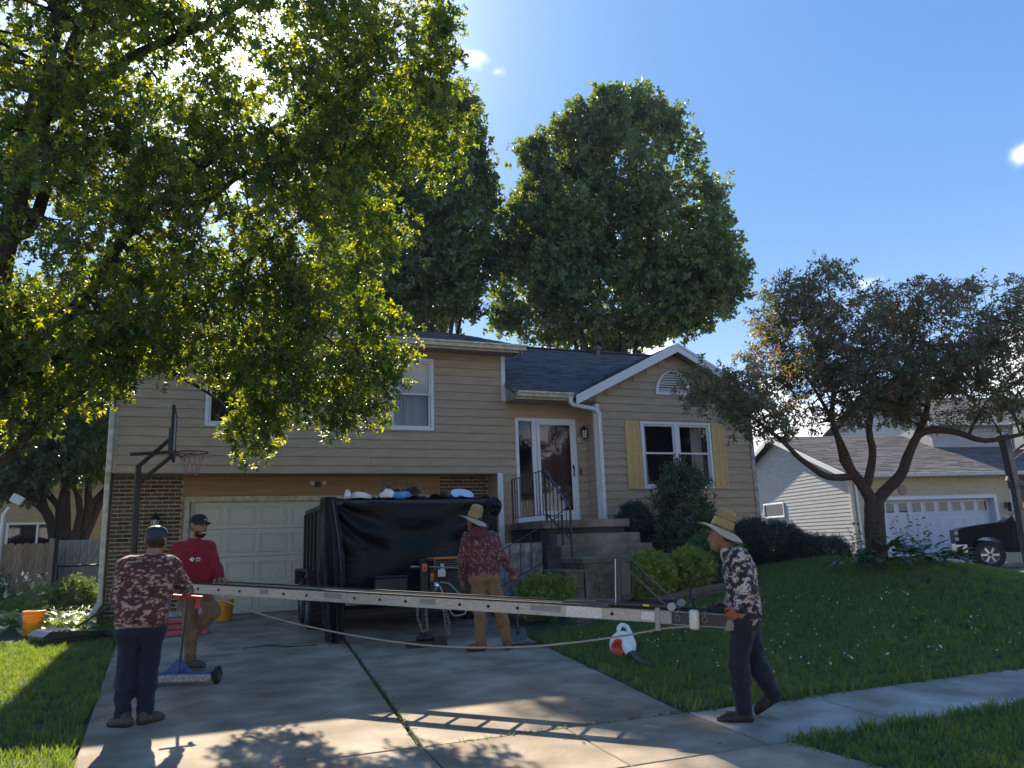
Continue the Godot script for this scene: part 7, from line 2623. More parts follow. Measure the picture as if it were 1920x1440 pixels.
# ---------------------------------------------------------------- people
# bones: [a, b, radius at a, radius at b]; one smooth surface (surface nets) round all of them
func blob(b: MB, bones: Array, cell: float, k: float, grow := 0.0, wrinkle := 0.0, cut = null, paint = null, wf := 9.0) -> void:
	var lo := Vector3(1e9, 1e9, 1e9)
	var hi := -lo
	var m := grow + 3.5 * k + 2.0 * cell
	for q in bones:
		for e in 2:
			var r: float = q[2 + e] + m
			lo = lo.min(q[e] - vec(r))
			hi = hi.max(q[e] + vec(r))
	var nx := int((hi.x - lo.x) / cell) + 2
	var ny := int((hi.y - lo.y) / cell) + 2
	var nz := int((hi.z - lo.z) / cell) + 2
	var sy := nx
	var sz := nx * ny
	var S := PackedFloat32Array()
	S.resize(nx * ny * nz)
	var act := PackedInt32Array()
	for q in bones:
		var a: Vector3 = q[0]
		var ab: Vector3 = q[1] - a
		var l2 := maxf(ab.length_squared(), 1e-9)
		var ra: float = q[2]
		var dr: float = q[3] - ra
		var rm := maxf(ra, ra + dr) + m
		var p0 := (a.min(q[1]) - vec(rm) - lo) / cell
		var p1 := (a.max(q[1]) + vec(rm) - lo) / cell
		for z in range(maxi(0, int(p0.z)), mini(nz - 1, int(p1.z) + 1)):
			for y in range(maxi(0, int(p0.y)), mini(ny - 1, int(p1.y) + 1)):
				var row := z * sz + y * sy
				for x in range(maxi(0, int(p0.x)), mini(nx - 1, int(p1.x) + 1)):
					var p := lo + Vector3(x, y, z) * cell - a
					var t := clampf(p.dot(ab) / l2, 0.0, 1.0)
					var d := (p - ab * t).length() - ra - dr * t
					if d < m:
						if S[row + x] == 0.0:
							act.append(row + x)
						S[row + x] += exp(-d / k)
	var F := PackedFloat32Array()
	F.resize(S.size())
	F.fill(1.0)
	for id in act:
		var f := -k * log(S[id]) - grow
		if absf(f) < 0.08:
			var p := lo + Vector3(id % nx, (id / sy) % ny, id / sz) * cell
			if wrinkle > 0.0:
				f -= wrinkle * NZ.get_noise_3d(p.x * wf * 100.0, p.y * wf * 100.0, p.z * wf * 100.0)
		if cut != null:
			f = maxf(f, cut.call(lo + Vector3(id % nx, (id / sy) % ny, id / sz) * cell))
		F[id] = f
	var vid := PackedInt32Array()
	vid.resize(S.size())
	vid.fill(-1)
	var base := b.v.size()
	var cells := PackedInt32Array()
	var corner := [0, 1, sy, sy + 1, sz, sz + 1, sz + sy, sz + sy + 1]
	var edges := [[0, 1], [2, 3], [4, 5], [6, 7], [0, 2], [1, 3], [4, 6], [5, 7], [0, 4], [1, 5], [2, 6], [3, 7]]
	var mark := PackedByteArray()
	mark.resize(S.size())
	for id in act:
		for off in corner:
			var c: int = id - off
			if c < 0 or mark[c] == 1:
				continue
			mark[c] = 1
			var cx := c % nx
			var cy := (c / sy) % ny
			var cz := c / sz
			if cx >= nx - 1 or cy >= ny - 1 or cz >= nz - 1:
				continue
			var neg := 0
			for o in corner:
				if F[c + o] < 0.0:
					neg += 1
			if neg == 0 or neg == 8:
				continue
			var sum := Vector3.ZERO
			var n := 0
			for e in edges:
				var fa := F[c + corner[e[0]]]
				var fb := F[c + corner[e[1]]]
				if (fa < 0.0) != (fb < 0.0):
					var t := fa / (fa - fb)
					var pa := Vector3(e[0] & 1, (e[0] >> 1) & 1, e[0] >> 2)
					var pb := Vector3(e[1] & 1, (e[1] >> 1) & 1, e[1] >> 2)
					sum += pa.lerp(pb, t)
					n += 1
			var p := lo + (Vector3(cx, cy, cz) + sum / n) * cell
			vid[c] = b.v.size()
			if paint != null:
				b.col = paint.call(p)
			b.vert(p, Vector3.ZERO)
			cells.append(c)
	var ax := [1, sy, sz]
	for c in cells:
		for a in 3:
			var fa := F[c]
			var fb := F[c + ax[a]]
			if (fa < 0.0) == (fb < 0.0):
				continue
			var u: int = ax[(a + 1) % 3]
			var w: int = ax[(a + 2) % 3]
			if c - u - w < 0:
				continue
			var q0 := vid[c]
			var q1 := vid[c - u]
			var q2 := vid[c - u - w]
			var q3 := vid[c - w]
			if q0 < 0 or q1 < 0 or q2 < 0 or q3 < 0:
				continue
			if fa < 0.0:
				b.i.append_array(PackedInt32Array([q0, q2, q1, q0, q3, q2]))
			else:
				b.i.append_array(PackedInt32Array([q0, q1, q2, q0, q2, q3]))
			var nn := (b.v[q2] - b.v[q0]).cross(b.v[q3] - b.v[q1])
			if fa >= 0.0:
				nn = -nn
			for q in [q0, q1, q2, q3]:
				b.n[q] += nn
	for q in range(base, b.v.size()):
		b.n[q] = b.n[q].normalized()
	b.col = Color(1, 1, 1)

func hand_bones(wrist: Vector3, fwd: Vector3, palm: Vector3, thumb: Vector3, curl: float) -> Array:
	# fwd: towards the knuckles; palm: out of the palm; thumb: the side on which the thumb sits
	var o := []
	fwd = fwd.normalized()
	palm = (palm - fwd * palm.dot(fwd)).normalized()
	thumb = (thumb - fwd * thumb.dot(fwd) - palm * thumb.dot(palm)).normalized()
	var len := [0.072, 0.08, 0.075, 0.06]
	for k in 4:
		var s := 0.03 - 0.02 * k
		var kn := wrist + fwd * (0.09 - 0.006 * absf(k - 1.2)) + thumb * s
		o.append([wrist + thumb * s * 0.6, kn, 0.0145, 0.0115])
		var p := kn
		var a := curl * 0.55
		for j in 3:
			var d := fwd * cos(a) + palm * sin(a)
			var q: Vector3 = p + d * len[k] * [0.45, 0.32, 0.25][j]
			o.append([p, q, 0.0098 - 0.0007 * j, 0.0092 - 0.0008 * j])
			p = q
			a += curl * 0.75
	var t0 := wrist + fwd * 0.025 + thumb * 0.025
	var t1 := t0 + fwd * 0.03 + thumb * 0.028 + palm * 0.012
	var t2 := t1 + fwd * 0.03 + thumb * 0.006 + palm * (0.01 + 0.012 * curl)
	var t3 := t2 + fwd * 0.022 - thumb * 0.006 * curl + palm * 0.012 * curl
	o.append([t0, t1, 0.0145, 0.012])
	o.append([t1, t2, 0.0112, 0.0102])
	o.append([t2, t3, 0.0102, 0.0085])
	return o

func person(label: String, at: Vector3, turn: float, J: Dictionary, st: Dictionary) -> Node3D:
	var t := thing("person", label, "person", at, turn)
	var sc: float = st.get("scale", 1.0)
	for key in J:
		J[key] = J[key] * sc
	var skin: Color = st.skin
	var F: Vector3 = st.face.normalized()       # where the head looks
	var side := F.cross(Vector3.UP).normalized()
	var H: Vector3 = J.H
	var sh: Vector3 = (J.SR - J.SL).normalized()
	var bd: Vector3 = sh.cross(Vector3.UP).normalized()
	var belly: float = st.get("belly", 0.0)
	var torso := [
		[J.SL.lerp(J.SR, 0.14), J.SR.lerp(J.SL, 0.14), 0.068, 0.068],
		[J.C - sh * 0.085 + Vector3(0, 0.06, 0), J.P - sh * 0.075 + Vector3(0, 0.12, 0), 0.112, 0.1 + belly],
		[J.C + sh * 0.085 + Vector3(0, 0.06, 0), J.P + sh * 0.075 + Vector3(0, 0.12, 0), 0.112, 0.1 + belly],
		[J.C + Vector3(0, 0.1, 0), J.N - Vector3(0, 0.05, 0), 0.085, 0.06],
		[J.P - sh * 0.07 + Vector3(0, 0.1, 0), J.P - sh * 0.085, 0.103 + belly, 0.1],
		[J.P + sh * 0.07 + Vector3(0, 0.1, 0), J.P + sh * 0.085, 0.103 + belly, 0.1]]
	var arms := []
	for s in ["L", "R"]:
		arms.append([J["S" + s], J["E" + s], 0.058, 0.044])
		arms.append([J["E" + s], J["W" + s].lerp(J["E" + s], 0.06), 0.044, 0.031])
	var legs := []
	for s in ["L", "R"]:
		legs.append([J["H" + s], J["K" + s], 0.086, 0.058])
		legs.append([J["K" + s], J["K" + s].lerp(J["A" + s], 0.35), 0.057, 0.057])
		legs.append([J["K" + s].lerp(J["A" + s], 0.35), J["A" + s], 0.057, 0.042])
	var hips := [[J.P - sh * 0.075, J.P + sh * 0.075, 0.115, 0.115], [J.HL, J.HR, 0.1, 0.1]]
	# ---- one continuous body with head and hands
	var b := MB.new()
	var bones := torso + arms + legs + hips
	bones.append([J.N - Vector3(0, 0.06, 0), H - Vector3(0, 0.06, 0) - F * 0.01, 0.058, 0.056])
	var face := func(p: Vector3) -> Color:
		var q := p - H
		var f := q.dot(F)
		var y := q.y
		var x := absf(q.dot(side))
		var c := skin
		if st.get("beard", false) and f > 0.015 and (y < -0.094 or (y < -0.06 and x > 0.05) or (y > -0.063 and y < -0.052 and x < 0.03 and f > 0.06)):
			c = Color(0.02, 0.014, 0.012)
		elif f > 0.07 and y > -0.082 and y < -0.071 and x < 0.024:
			c = Color(0.75, 0.7, 0.65) if st.get("smile", false) else Color(0.2, 0.07, 0.06)
		elif f > 0.06 and absf(y - 0.02) < 0.01 and x > 0.02 and x < 0.045:
			c = Color(0.05, 0.035, 0.03)
		elif f > 0.06 and absf(y - 0.044) < 0.007 and x > 0.015 and x < 0.055:
			c = Color(0.025, 0.017, 0.014)
		elif f < 0.035 and y > -0.06 and x < 0.083 and (f < -0.01 or y > 0.02):
			c = Color(0.018, 0.013, 0.011)
		elif y > 0.055:
			c = Color(0.018, 0.013, 0.011)
		return c
	blob(b, bones, 0.016, 0.018, -0.004, 0.0, null, func(p: Vector3): return face.call(p) if p.y > H.y - 0.12 else skin)
	var hd := [
		[H + Vector3(0, 0.035, 0) - F * 0.025, H + Vector3(0, 0.03, 0) + F * 0.015, 0.086, 0.08],
		[H + Vector3(0, -0.01, 0), H + F * 0.03 - Vector3(0, 0.045, 0), 0.072, 0.062],
		[H + F * 0.03 - Vector3(0, 0.055, 0), H + F * 0.052 - Vector3(0, 0.098, 0), 0.05, 0.034],
		[H + F * 0.05 - Vector3(0, 0.07, 0), H + F * 0.06 - Vector3(0, 0.075, 0), 0.034, 0.034],
		[H + F * 0.088 + Vector3(0, 0.02, 0), H + F * 0.108 - Vector3(0, 0.022, 0), 0.01, 0.0145],
		[H + F * 0.072 + side * 0.035 + Vector3(0, 0.045, 0), H + F * 0.076 - side * 0.035 + Vector3(0, 0.045, 0), 0.017, 0.017],
		[H + F * 0.055 + side * 0.04 - Vector3(0, 0.02, 0), H + F * 0.06 + side * 0.035 - Vector3(0, 0.03, 0), 0.026, 0.024],
		[H + F * 0.055 - side * 0.04 - Vector3(0, 0.02, 0), H + F * 0.06 - side * 0.035 - Vector3(0, 0.03, 0), 0.026, 0.024],
		[H + F * 0.085 - Vector3(0, 0.07, 0) + side * 0.02, H + F * 0.085 - Vector3(0, 0.07, 0) - side * 0.02, 0.011, 0.011],
		[H + F * 0.08 - Vector3(0, 0.088, 0) + side * 0.016, H + F * 0.08 - Vector3(0, 0.088, 0) - side * 0.016, 0.011, 0.011],
		[H - Vector3(0, 0.06, 0) - F * 0.01, J.N, 0.056, 0.06]]
	for s in [-1.0, 1.0]:
		hd.append([H + side * s * 0.083 + Vector3(0, 0.025, 0) - F * 0.012, H + side * s * 0.08 - Vector3(0, 0.028, 0) - F * 0.004, 0.015, 0.01])
	blob(b, hd, 0.0065, 0.009, 0.0, 0.0, null, face)
	for s in ["L", "R"]:
		if st.hands.has(s):
			var h: Array = st.hands[s]
			blob(b, hand_bones(J["W" + s], h[0], h[1], h[2], h[3]) + [[J["W" + s].lerp(J["E" + s], 0.2), J["W" + s], 0.031, 0.026]], 0.0055, 0.005, 0.0, 0.0, null, func(_p): return st.get("glove", skin) if s == st.get("gloved", "") else skin)
	mk("body", b, M.skin, t, true)
	# ---- clothes
	b = MB.new()
	var hem: float = st.hem * sc
	var tilt: float = st.get("hem_tilt", 0.0)
	blob(b, torso + arms, 0.0105, 0.016, st.get("loose", 0.02), 0.016, func(p: Vector3): return hem + tilt * p.x + 0.005 * NZ.get_noise_2d(p.x * 900.0, p.z * 900.0) - p.y, st.shirt_paint, 11.0)
	for s in ["L", "R"]:
		var w: Vector3 = J["W" + s]
		var d: Vector3 = (w - J["E" + s]).normalized()
		b.col = st.shirt_paint.call(w)
		b.tube([w - d * 0.05, w - d * 0.03, w - d * 0.012, w - d * 0.006], [0.05, 0.049, 0.045, 0.036], 14, false)
	b.col = st.shirt_paint.call(J.N + Vector3(0.013, 0.02, 0.01))
	var ring_pts := []
	for k in 17:
		var a := TAU * k / 16
		ring_pts.append(J.N + Vector3(0, -0.015 + 0.012 * sin(a * 2.0), 0) + sh * cos(a) * 0.075 + bd * sin(a) * 0.068)
	b.tube(ring_pts, st.get("collar", 0.014), 6, false)
	if st.has("hood"):
		var hb: Vector3 = J.N - bd * 0.075 * st.hood
		b.sheet(14, 10, func(u: float, v: float):
			var a := (u - 0.5) * 2.4
			return hb + sh * sin(a) * 0.13 * (1.0 - 0.15 * v) - bd * st.hood * (0.055 * sin(PI * v) + 0.02 - 0.06 * (1.0 - cos(a))) + Vector3(0, 0.05 - 0.2 * v + 0.05 * (1.0 - cos(a)), 0))
	b.col = Color(1, 1, 1)
	mk(st.get("top_name", "shirt"), b, M.cloth_vc, t, true)
	b = MB.new()
	var pc: Color = st.pants
	blob(b, legs + hips + [[J.P + Vector3(0, 0.1, 0) - sh * 0.07, J.P + Vector3(0, 0.1, 0) + sh * 0.07, 0.1 + belly, 0.1 + belly]], 0.0115, 0.014, st.get("pant_loose", 0.02), 0.022, func(p: Vector3): return p.y - hem - tilt * p.x - 0.05, func(p: Vector3):
		var g := 1.0 + 0.35 * NZ.get_noise_3d(p.x * 900.0, p.y * 350.0, p.z * 900.0) + 0.12 * NZ.get_noise_3d(p.x * 4000.0, p.y * 3000.0, p.z * 4000.0)
		return Color(pc.r * g, pc.g * g, pc.b * g), 8.0)
	b.col = pc * 0.8
	for s in ["L", "R"]:
		var a: Vector3 = J["A" + s]
		var d: Vector3 = (a - J["K" + s]).normalized()
		b.tube([a - d * 0.06, a - d * 0.02, a + d * 0.025, a + d * 0.03], [0.062, 0.068, 0.07, 0.06], 14, false)
	b.col = Color(1, 1, 1)
	mk("trousers", b, M.cloth_vc, t, true)
	# belt line, pockets
	for s in ["L", "R"]:
		b = MB.new()
		var a: Vector3 = J["A" + s]
		var toe: Vector3 = J["T" + s]
		var heel: Vector3 = J["B" + s]
		var d := (toe - heel).normalized()
		var fl := Vector3(toe.x, toe.y - 0.0, toe.z)
		var sole_n := (Vector3.UP - d * d.y).normalized()
		blob(b, [[heel + d * 0.045 + sole_n * 0.045, toe - d * 0.09 + sole_n * 0.04, 0.044, 0.045], [toe - d * 0.09 + sole_n * 0.036, toe - d * 0.035 + sole_n * 0.03, 0.047, 0.038], [heel + d * 0.05 + sole_n * 0.05, a + Vector3(0, 0.02, 0), 0.044, 0.05], [a, heel + d * 0.12 + sole_n * 0.05, 0.042, 0.036]], 0.0085, 0.009, 0.003, 0.004, func(p: Vector3): return 0.004 - (p - heel).dot(sole_n), func(p: Vector3): return st.sole if (p - heel).dot(sole_n) < 0.024 else st.shoe * (1.0 + 0.3 * NZ.get_noise_3d(p.x * 1500.0, p.y * 1500.0, p.z * 1500.0)), 20.0)
		mk("shoe", b, M.leather_vc, t, true)
	return t

func cap(t: Node3D, H: Vector3, F: Vector3, m: Material, brim_m: Material, tilt := 0.0) -> void:
	var side := F.cross(Vector3.UP).normalized()
	var bs := Basis(side, Vector3.UP, -F) * Basis(Vector3.RIGHT, tilt)
	var at := Transform3D(bs, H + Vector3(0, 0.035, 0) - F * 0.005)
	var b := MB.new()
	b.lathe([Vector2(0.1, -0.01), Vector2(0.101, 0.02), Vector2(0.096, 0.05), Vector2(0.08, 0.078), Vector2(0.05, 0.095), Vector2(0.02, 0.101), Vector2(0.001, 0.102)], 24, at, 0.94, 1.1)
	b.ball(at * Vector3(0, 0.103, 0), Vector3(0.009, 0.005, 0.009), 8, 5)
	for k in 6:
		var a := TAU * k / 6
		b.tube([at * Vector3(cos(a) * 0.0955, 0.0, sin(a) * 0.112), at * Vector3(cos(a) * 0.0905, 0.052, sin(a) * 0.106), at * Vector3(cos(a) * 0.048, 0.0965, sin(a) * 0.055), at * Vector3(0, 0.104, 0)], 0.0018, 4, false)
	var c := mk("cap", b, m, t, true)
	b = MB.new()
	for s in [0.0, -0.005]:
		b.sheet(14, 6, func(u: float, v: float):
			var a := (u - 0.5) * PI * 0.86
			var r := 1.0 + v * 0.72 * cos(a * 0.9)
			return at * Vector3(sin(a) * 0.095 * (1.0 + 0.02 * v), 0.0 + s - 0.012 * v - 0.03 * (1.0 - cos(a)) * v, -cos(a) * 0.108 * r))
	mk("cap_brim", b, brim_m, c, true)

func straw_hat(t: Node3D, top: Vector3, brim: Vector3, R: float, droop_dir: Vector3) -> void:
	var up := (top - brim).normalized()
	var x := up.cross(Vector3(0, 0, 1)).normalized()
	var bs := Basis(x, up, x.cross(up))
	var hgt := (top - brim).length()
	var at := Transform3D(bs, brim)
	var b := MB.new()
	b.lathe([Vector2(0.108, -0.005), Vector2(0.107, 0.02), Vector2(0.099, hgt * 0.55), Vector2(0.085, hgt * 0.86), Vector2(0.05, hgt * 0.98), Vector2(0.001, hgt)], 28, at, 0.92, 1.08)
	for k in 9:
		var y := 0.012 + hgt * 0.085 * k
		var r := 0.1075 - 0.0145 * k / 9.0
		var pts := []
		for j in 25:
			var a := TAU * j / 24
			pts.append(at * Vector3(cos(a) * r * 0.925, y, sin(a) * r * 1.085))
		b.tube(pts, 0.0022, 4, false)
	var h := mk("straw_hat", b, M.straw, t, true)
	b = MB.new()
	for k in 22:
		var a := TAU * k / 22
		b.box(at * Vector3(cos(a) * 0.0925, hgt * 0.5, sin(a) * 0.1085), Vector3(0.012, 0.011, 0.009), bs * Basis(Vector3.UP, -a), 0.002)
	mk("air_hole", b, M.dark_room, h, true)
	b = MB.new()
	var pts2 := []
	for j in 25:
		var a := TAU * j / 24
		pts2.append(at * Vector3(cos(a) * 0.101, 0.016, sin(a) * 0.118))
	b.tube(pts2, 0.0045, 5, false)
	mk("hat_band", b, M.dark_wood, h, true)
	b = MB.new()
	for s in [0.0, -0.005]:
		b.sheet(48, 8, func(u: float, v: float):
			var a := TAU * u
			var d := Vector3(cos(a) * 0.93, 0, sin(a) * 1.05)
			var r := lerpf(0.1, R, v)
			var w := (bs * d).dot(droop_dir)
			return at * (d * r + Vector3(0, s - 0.035 * v * v * (1.0 + 0.8 * w) + 0.012 * sin(a * 3.0 + 1.0) * v + 0.0015 * sin(v * 60.0), 0)))
	mk("hat_brim", b, M.straw_pale, h, true)

func camo(p: Vector3, cols: Array, th: Array, f: float, stretch: float, sd: float) -> Color:
	var n := NZ.get_noise_3d(p.x * f * 100.0 + sd, p.y * f * stretch * 100.0, p.z * f * 100.0) + 0.5 * NZ.get_noise_3d(p.x * f * 240.0, p.y * f * stretch * 240.0 + sd, p.z * f * 240.0)
	for k in th.size():
		if n < th[k]:
			return cols[k]
	return cols[th.size()]

func people() -> void:
	var maroon := [Color(0.05, 0.014, 0.012), Color(0.1, 0.03, 0.026), Color(0.055, 0.022, 0.018), Color(0.42, 0.29, 0.22)]
	var t := person("man in maroon camouflage shirt and jeans seen from behind holding the sweeper", Vector3(-0.5, 0.09, 7.35), deg_to_rad(3.7), {
		"H": Vector3(0.09, 1.545, -0.05), "N": Vector3(0.06, 1.41, -0.01), "SL": Vector3(-0.14, 1.335, 0.0), "SR": Vector3(0.232, 1.325, 0.0), "C": Vector3(0.043, 1.17, 0.0), "P": Vector3(0.012, 0.84, 0.0),
		"ER": Vector3(0.315, 1.16, -0.12), "WR": Vector3(0.395, 1.105, -0.36), "EL": Vector3(-0.175, 1.08, -0.03), "WL": Vector3(-0.02, 1.02, -0.27),
		"HL": Vector3(-0.07, 0.82, 0.0), "HR": Vector3(0.095, 0.82, 0.0), "KL": Vector3(-0.088, 0.43, -0.03), "KR": Vector3(0.086, 0.42, -0.03), "AL": Vector3(-0.094, 0.1, 0.0), "AR": Vector3(0.082, 0.1, -0.01),
		"TL": Vector3(-0.2, 0.0, -0.07), "BL": Vector3(-0.02, 0.0, 0.09), "TR": Vector3(0.235, 0.0, -0.1), "BR": Vector3(0.03, 0.0, 0.06)}, {
		"skin": Color(0.27, 0.13, 0.08), "face": Vector3(0.35, -0.1, -1.0), "hem": 0.765, "loose": 0.026, "belly": 0.015, "collar": 0.018, "pants": Color(0.006, 0.011, 0.026), "shoe": Color(0.06, 0.042, 0.028), "sole": Color(0.03, 0.025, 0.02),
		"hands": {"R": [Vector3(0.2, -0.1, -1.0), Vector3(0.1, -1.0, 0.1), Vector3(-1.0, 0.0, 0.0), 1.5], "L": [Vector3(0.8, 0.0, -0.6), Vector3(0, -1, 0), Vector3(0.3, 0, 1), 1.2]},
		"shirt_paint": func(p: Vector3): return camo(p, maroon, [-0.22, 0.1, 0.22], 11.0, 2.4, 0.0)})
	cap(t, Vector3(0.09, 1.555, -0.05), Vector3(0.35, 0.0, -1.0).normalized(), M.navy_cloth, M.navy_cloth, -0.05)
	# man in red
	t = person("smiling man in red long sleeved shirt and black cap stepping behind the ladder", Vector3(-0.1, 0.21, 4.9), deg_to_rad(0.6), {
		"H": Vector3(0.02, 1.635, 0.03), "N": Vector3(-0.015, 1.485, 0.0), "SL": Vector3(-0.2, 1.375, -0.04), "SR": Vector3(0.15, 1.375, 0.05), "C": Vector3(-0.01, 1.22, 0.02), "P": Vector3(0.005, 0.92, 0.0),
		"ER": Vector3(0.235, 1.13, 0.09), "WR": Vector3(0.29, 1.02, 0.15), "EL": Vector3(-0.265, 1.13, 0.03), "WL": Vector3(-0.14, 0.99, 0.24),
		"HL": Vector3(-0.07, 0.88, 0.0), "HR": Vector3(0.075, 0.88, 0.03), "KL": Vector3(-0.02, 0.48, 0.03), "KR": Vector3(0.225, 0.64, 0.14), "AL": Vector3(0.0, 0.12, -0.01), "AR": Vector3(0.0, 0.37, -0.14),
		"TL": Vector3(0.165, 0.0, 0.1), "BL": Vector3(-0.06, 0.0, -0.06), "TR": Vector3(0.03, 0.2, -0.16), "BR": Vector3(-0.12, 0.34, -0.24)}, {
		"skin": Color(0.26, 0.125, 0.075), "face": Vector3(0.72, -0.12, 0.7), "beard": true, "smile": true, "hem": 0.93, "hem_tilt": -0.05, "loose": 0.024, "belly": 0.012, "collar": 0.012, "pants": Color(0.17, 0.1, 0.055), "pant_loose": 0.02, "shoe": Color(0.06, 0.042, 0.032), "sole": Color(0.025, 0.02, 0.018),
		"hands": {"R": [Vector3(0.5, -0.25, 0.8), Vector3(-0.2, -1.0, 0.0), Vector3(-0.8, 0, 0.5), 0.45], "L": [Vector3(0.4, -0.1, 0.9), Vector3(0, -1, 0), Vector3(1, 0, -0.3), 0.8]},
		"shirt_paint": func(p: Vector3):
			var g := 1.0 + 0.25 * NZ.get_noise_3d(p.x * 700.0, p.y * 500.0, p.z * 700.0)
			return Color(0.2 * g, 0.006 * g, 0.018 * g)})
	var Fr := Vector3(0.72, 0.0, 0.7).normalized()
	cap(t, Vector3(0.02, 1.645, 0.03), Fr, M.black_cloth, M.black_cloth, 0.05)
	var Hr := Vector3(0.02, 1.635, 0.03)
	var sd := Fr.cross(Vector3.UP).normalized()
	var b := MB.new()
	for s in [-1.0, 1.0]:
		var pts := []
		for k in 13:
			var a := TAU * k / 12
			pts.append(Hr + Fr * 0.1 + sd * (s * 0.034 + cos(a) * 0.024) + Vector3(0, 0.018 + sin(a) * 0.017, 0))
		b.tube(pts, 0.0025, 5, false)
		b.tube([Hr + Fr * 0.1 + sd * s * 0.058 + Vector3(0, 0.022, 0), Hr + sd * s * 0.085 + Vector3(0, 0.02, 0)], 0.0025, 4)
	b.tube([Hr + Fr * 0.1 + sd * 0.01 + Vector3(0, 0.022, 0), Hr + Fr * 0.1 - sd * 0.01 + Vector3(0, 0.022, 0)], 0.0025, 4)
	mk("glasses", b, M.black_plastic, t, true)
	# print on the chest
	var up := Vector3.UP
	var bs := Basis(Vector3(0.95, 0.03, -0.28).normalized(), up, Vector3(0.28, 0, 0.95).normalized())
	bs = bs.orthonormalized()
	var o := Vector3(0.02, 1.25, 0.185)
	b = MB.new()
	var dia := PackedVector2Array([Vector2(-0.03, 0), Vector2(0, -0.028), Vector2(0.03, 0), Vector2(0, 0.028)])
	var inn := PackedVector2Array([Vector2(-0.011, 0.003), Vector2(0.003, -0.011), Vector2(0.013, -0.002), Vector2(-0.001, 0.012)])
	for k in 4:
		b.quad(o + bs * Vector3(dia[k].x - 0.055, dia[k].y, 0), o + bs * Vector3(dia[(k + 1) % 4].x - 0.055, dia[(k + 1) % 4].y, 0), o + bs * Vector3(inn[(k + 1) % 4].x - 0.055, inn[(k + 1) % 4].y, 0), o + bs * Vector3(inn[k].x - 0.055, inn[k].y, 0))
	for k in 16:
		b.quad(o + bs * Vector3(-0.015 + k * 0.009, -0.024, 0), o + bs * Vector3(-0.009 + k * 0.009, -0.024, 0), o + bs * Vector3(-0.009 + k * 0.009, -0.017, 0), o + bs * Vector3(-0.015 + k * 0.009, -0.017, 0))
	mk("shirt_logo", b, M.white_print, t, true)
	var tm := TextMesh.new()
	tm.text = "VICTORE"
	tm.font_size = 32
	tm.pixel_size = 0.00105
	tm.depth = 0.002
	var sf := SystemFont.new()
	sf.font_names = PackedStringArray(["Droid Sans"])
	sf.font_weight = 700
	tm.font = sf
	var lt := put("shirt_lettering", tm, M.white_print, t, true)
	lt.transform = Transform3D(bs, o + bs * Vector3(0.056, 0.006, 0.0))
	b = MB.new()
	var cb := Hr + Fr * 0.1 + Vector3(0, 0.075, 0)
	b.box(cb + Fr * 0.004, Vector3(0.022, 0.012, 0.003), Basis(sd, Vector3.UP, sd.cross(Vector3.UP)))
	mk("cap_logo", b, M.white_print, t, true)
	# man at the trailer
	t = person("man in maroon hoodie and straw hat seen from behind at the trailer", Vector3(3.5, 0.175, 5.28), deg_to_rad(-19.5), {
		"H": Vector3(-0.165, 1.645, -0.03), "N": Vector3(-0.11, 1.525, -0.01), "SL": Vector3(-0.265, 1.43, 0.0), "SR": Vector3(0.075, 1.43, 0.0), "C": Vector3(-0.09, 1.27, 0.0), "P": Vector3(-0.058, 0.945, 0.0),
		"EL": Vector3(-0.335, 1.17, 0.02), "WL": Vector3(-0.345, 0.91, -0.05), "ER": Vector3(0.185, 1.165, 0.02), "WR": Vector3(0.325, 0.965, -0.05),
		"HL": Vector3(-0.135, 0.92, 0.0), "HR": Vector3(0.03, 0.92, 0.0), "KL": Vector3(-0.118, 0.49, 0.03), "KR": Vector3(0.15, 0.48, -0.03), "AL": Vector3(-0.115, 0.11, 0.0), "AR": Vector3(0.212, 0.12, -0.05),
		"TL": Vector3(-0.31, 0.0, 0.02), "BL": Vector3(-0.04, 0.0, 0.02), "TR": Vector3(0.25, 0.0, -0.22), "BR": Vector3(0.215, 0.0, 0.03)}, {
		"skin": Color(0.2, 0.085, 0.055), "face": Vector3(-0.8, -0.1, -0.6), "hem": 0.885, "loose": 0.02, "hood": -1.0, "collar": 0.022, "top_name": "hoodie", "pants": Color(0.23, 0.125, 0.05), "shoe": Color(0.13, 0.045, 0.025), "sole": Color(0.05, 0.025, 0.018),
		"hands": {"L": [Vector3(0.0, -1.0, -0.15), Vector3(0.8, 0, -0.5), Vector3(0.4, 0.0, -0.9), 0.4], "R": [Vector3(0.45, -0.9, -0.1), Vector3(-0.3, -0.3, -0.9), Vector3(-0.8, -0.4, 0.2), 1.5]},
		"shirt_paint": func(p: Vector3):
			var n := NZ.get_noise_3d(p.x * 2600.0 + p.y * 1500.0, p.y * 500.0 - p.x * 900.0, p.z * 700.0)
			var m := NZ.get_noise_3d(p.x * 800.0, p.y * 900.0, p.z * 800.0)
			if n > 0.36:
				return Color(0.36, 0.22, 0.19)
			if n < -0.34:
				return Color(0.3, 0.14, 0.11)
			return Color(0.095, 0.022, 0.026) * (1.0 + 0.7 * m)})
	straw_hat(t, Vector3(-0.105, 1.872, -0.02), Vector3(-0.172, 1.682, -0.03), 0.235, Vector3(0.8, 0, 0))
	# man at the ladder's near end
	var bw := [Color(0.012, 0.01, 0.011), Color(0.075, 0.06, 0.058), Color(0.5, 0.44, 0.41), Color(0.2, 0.16, 0.145)]
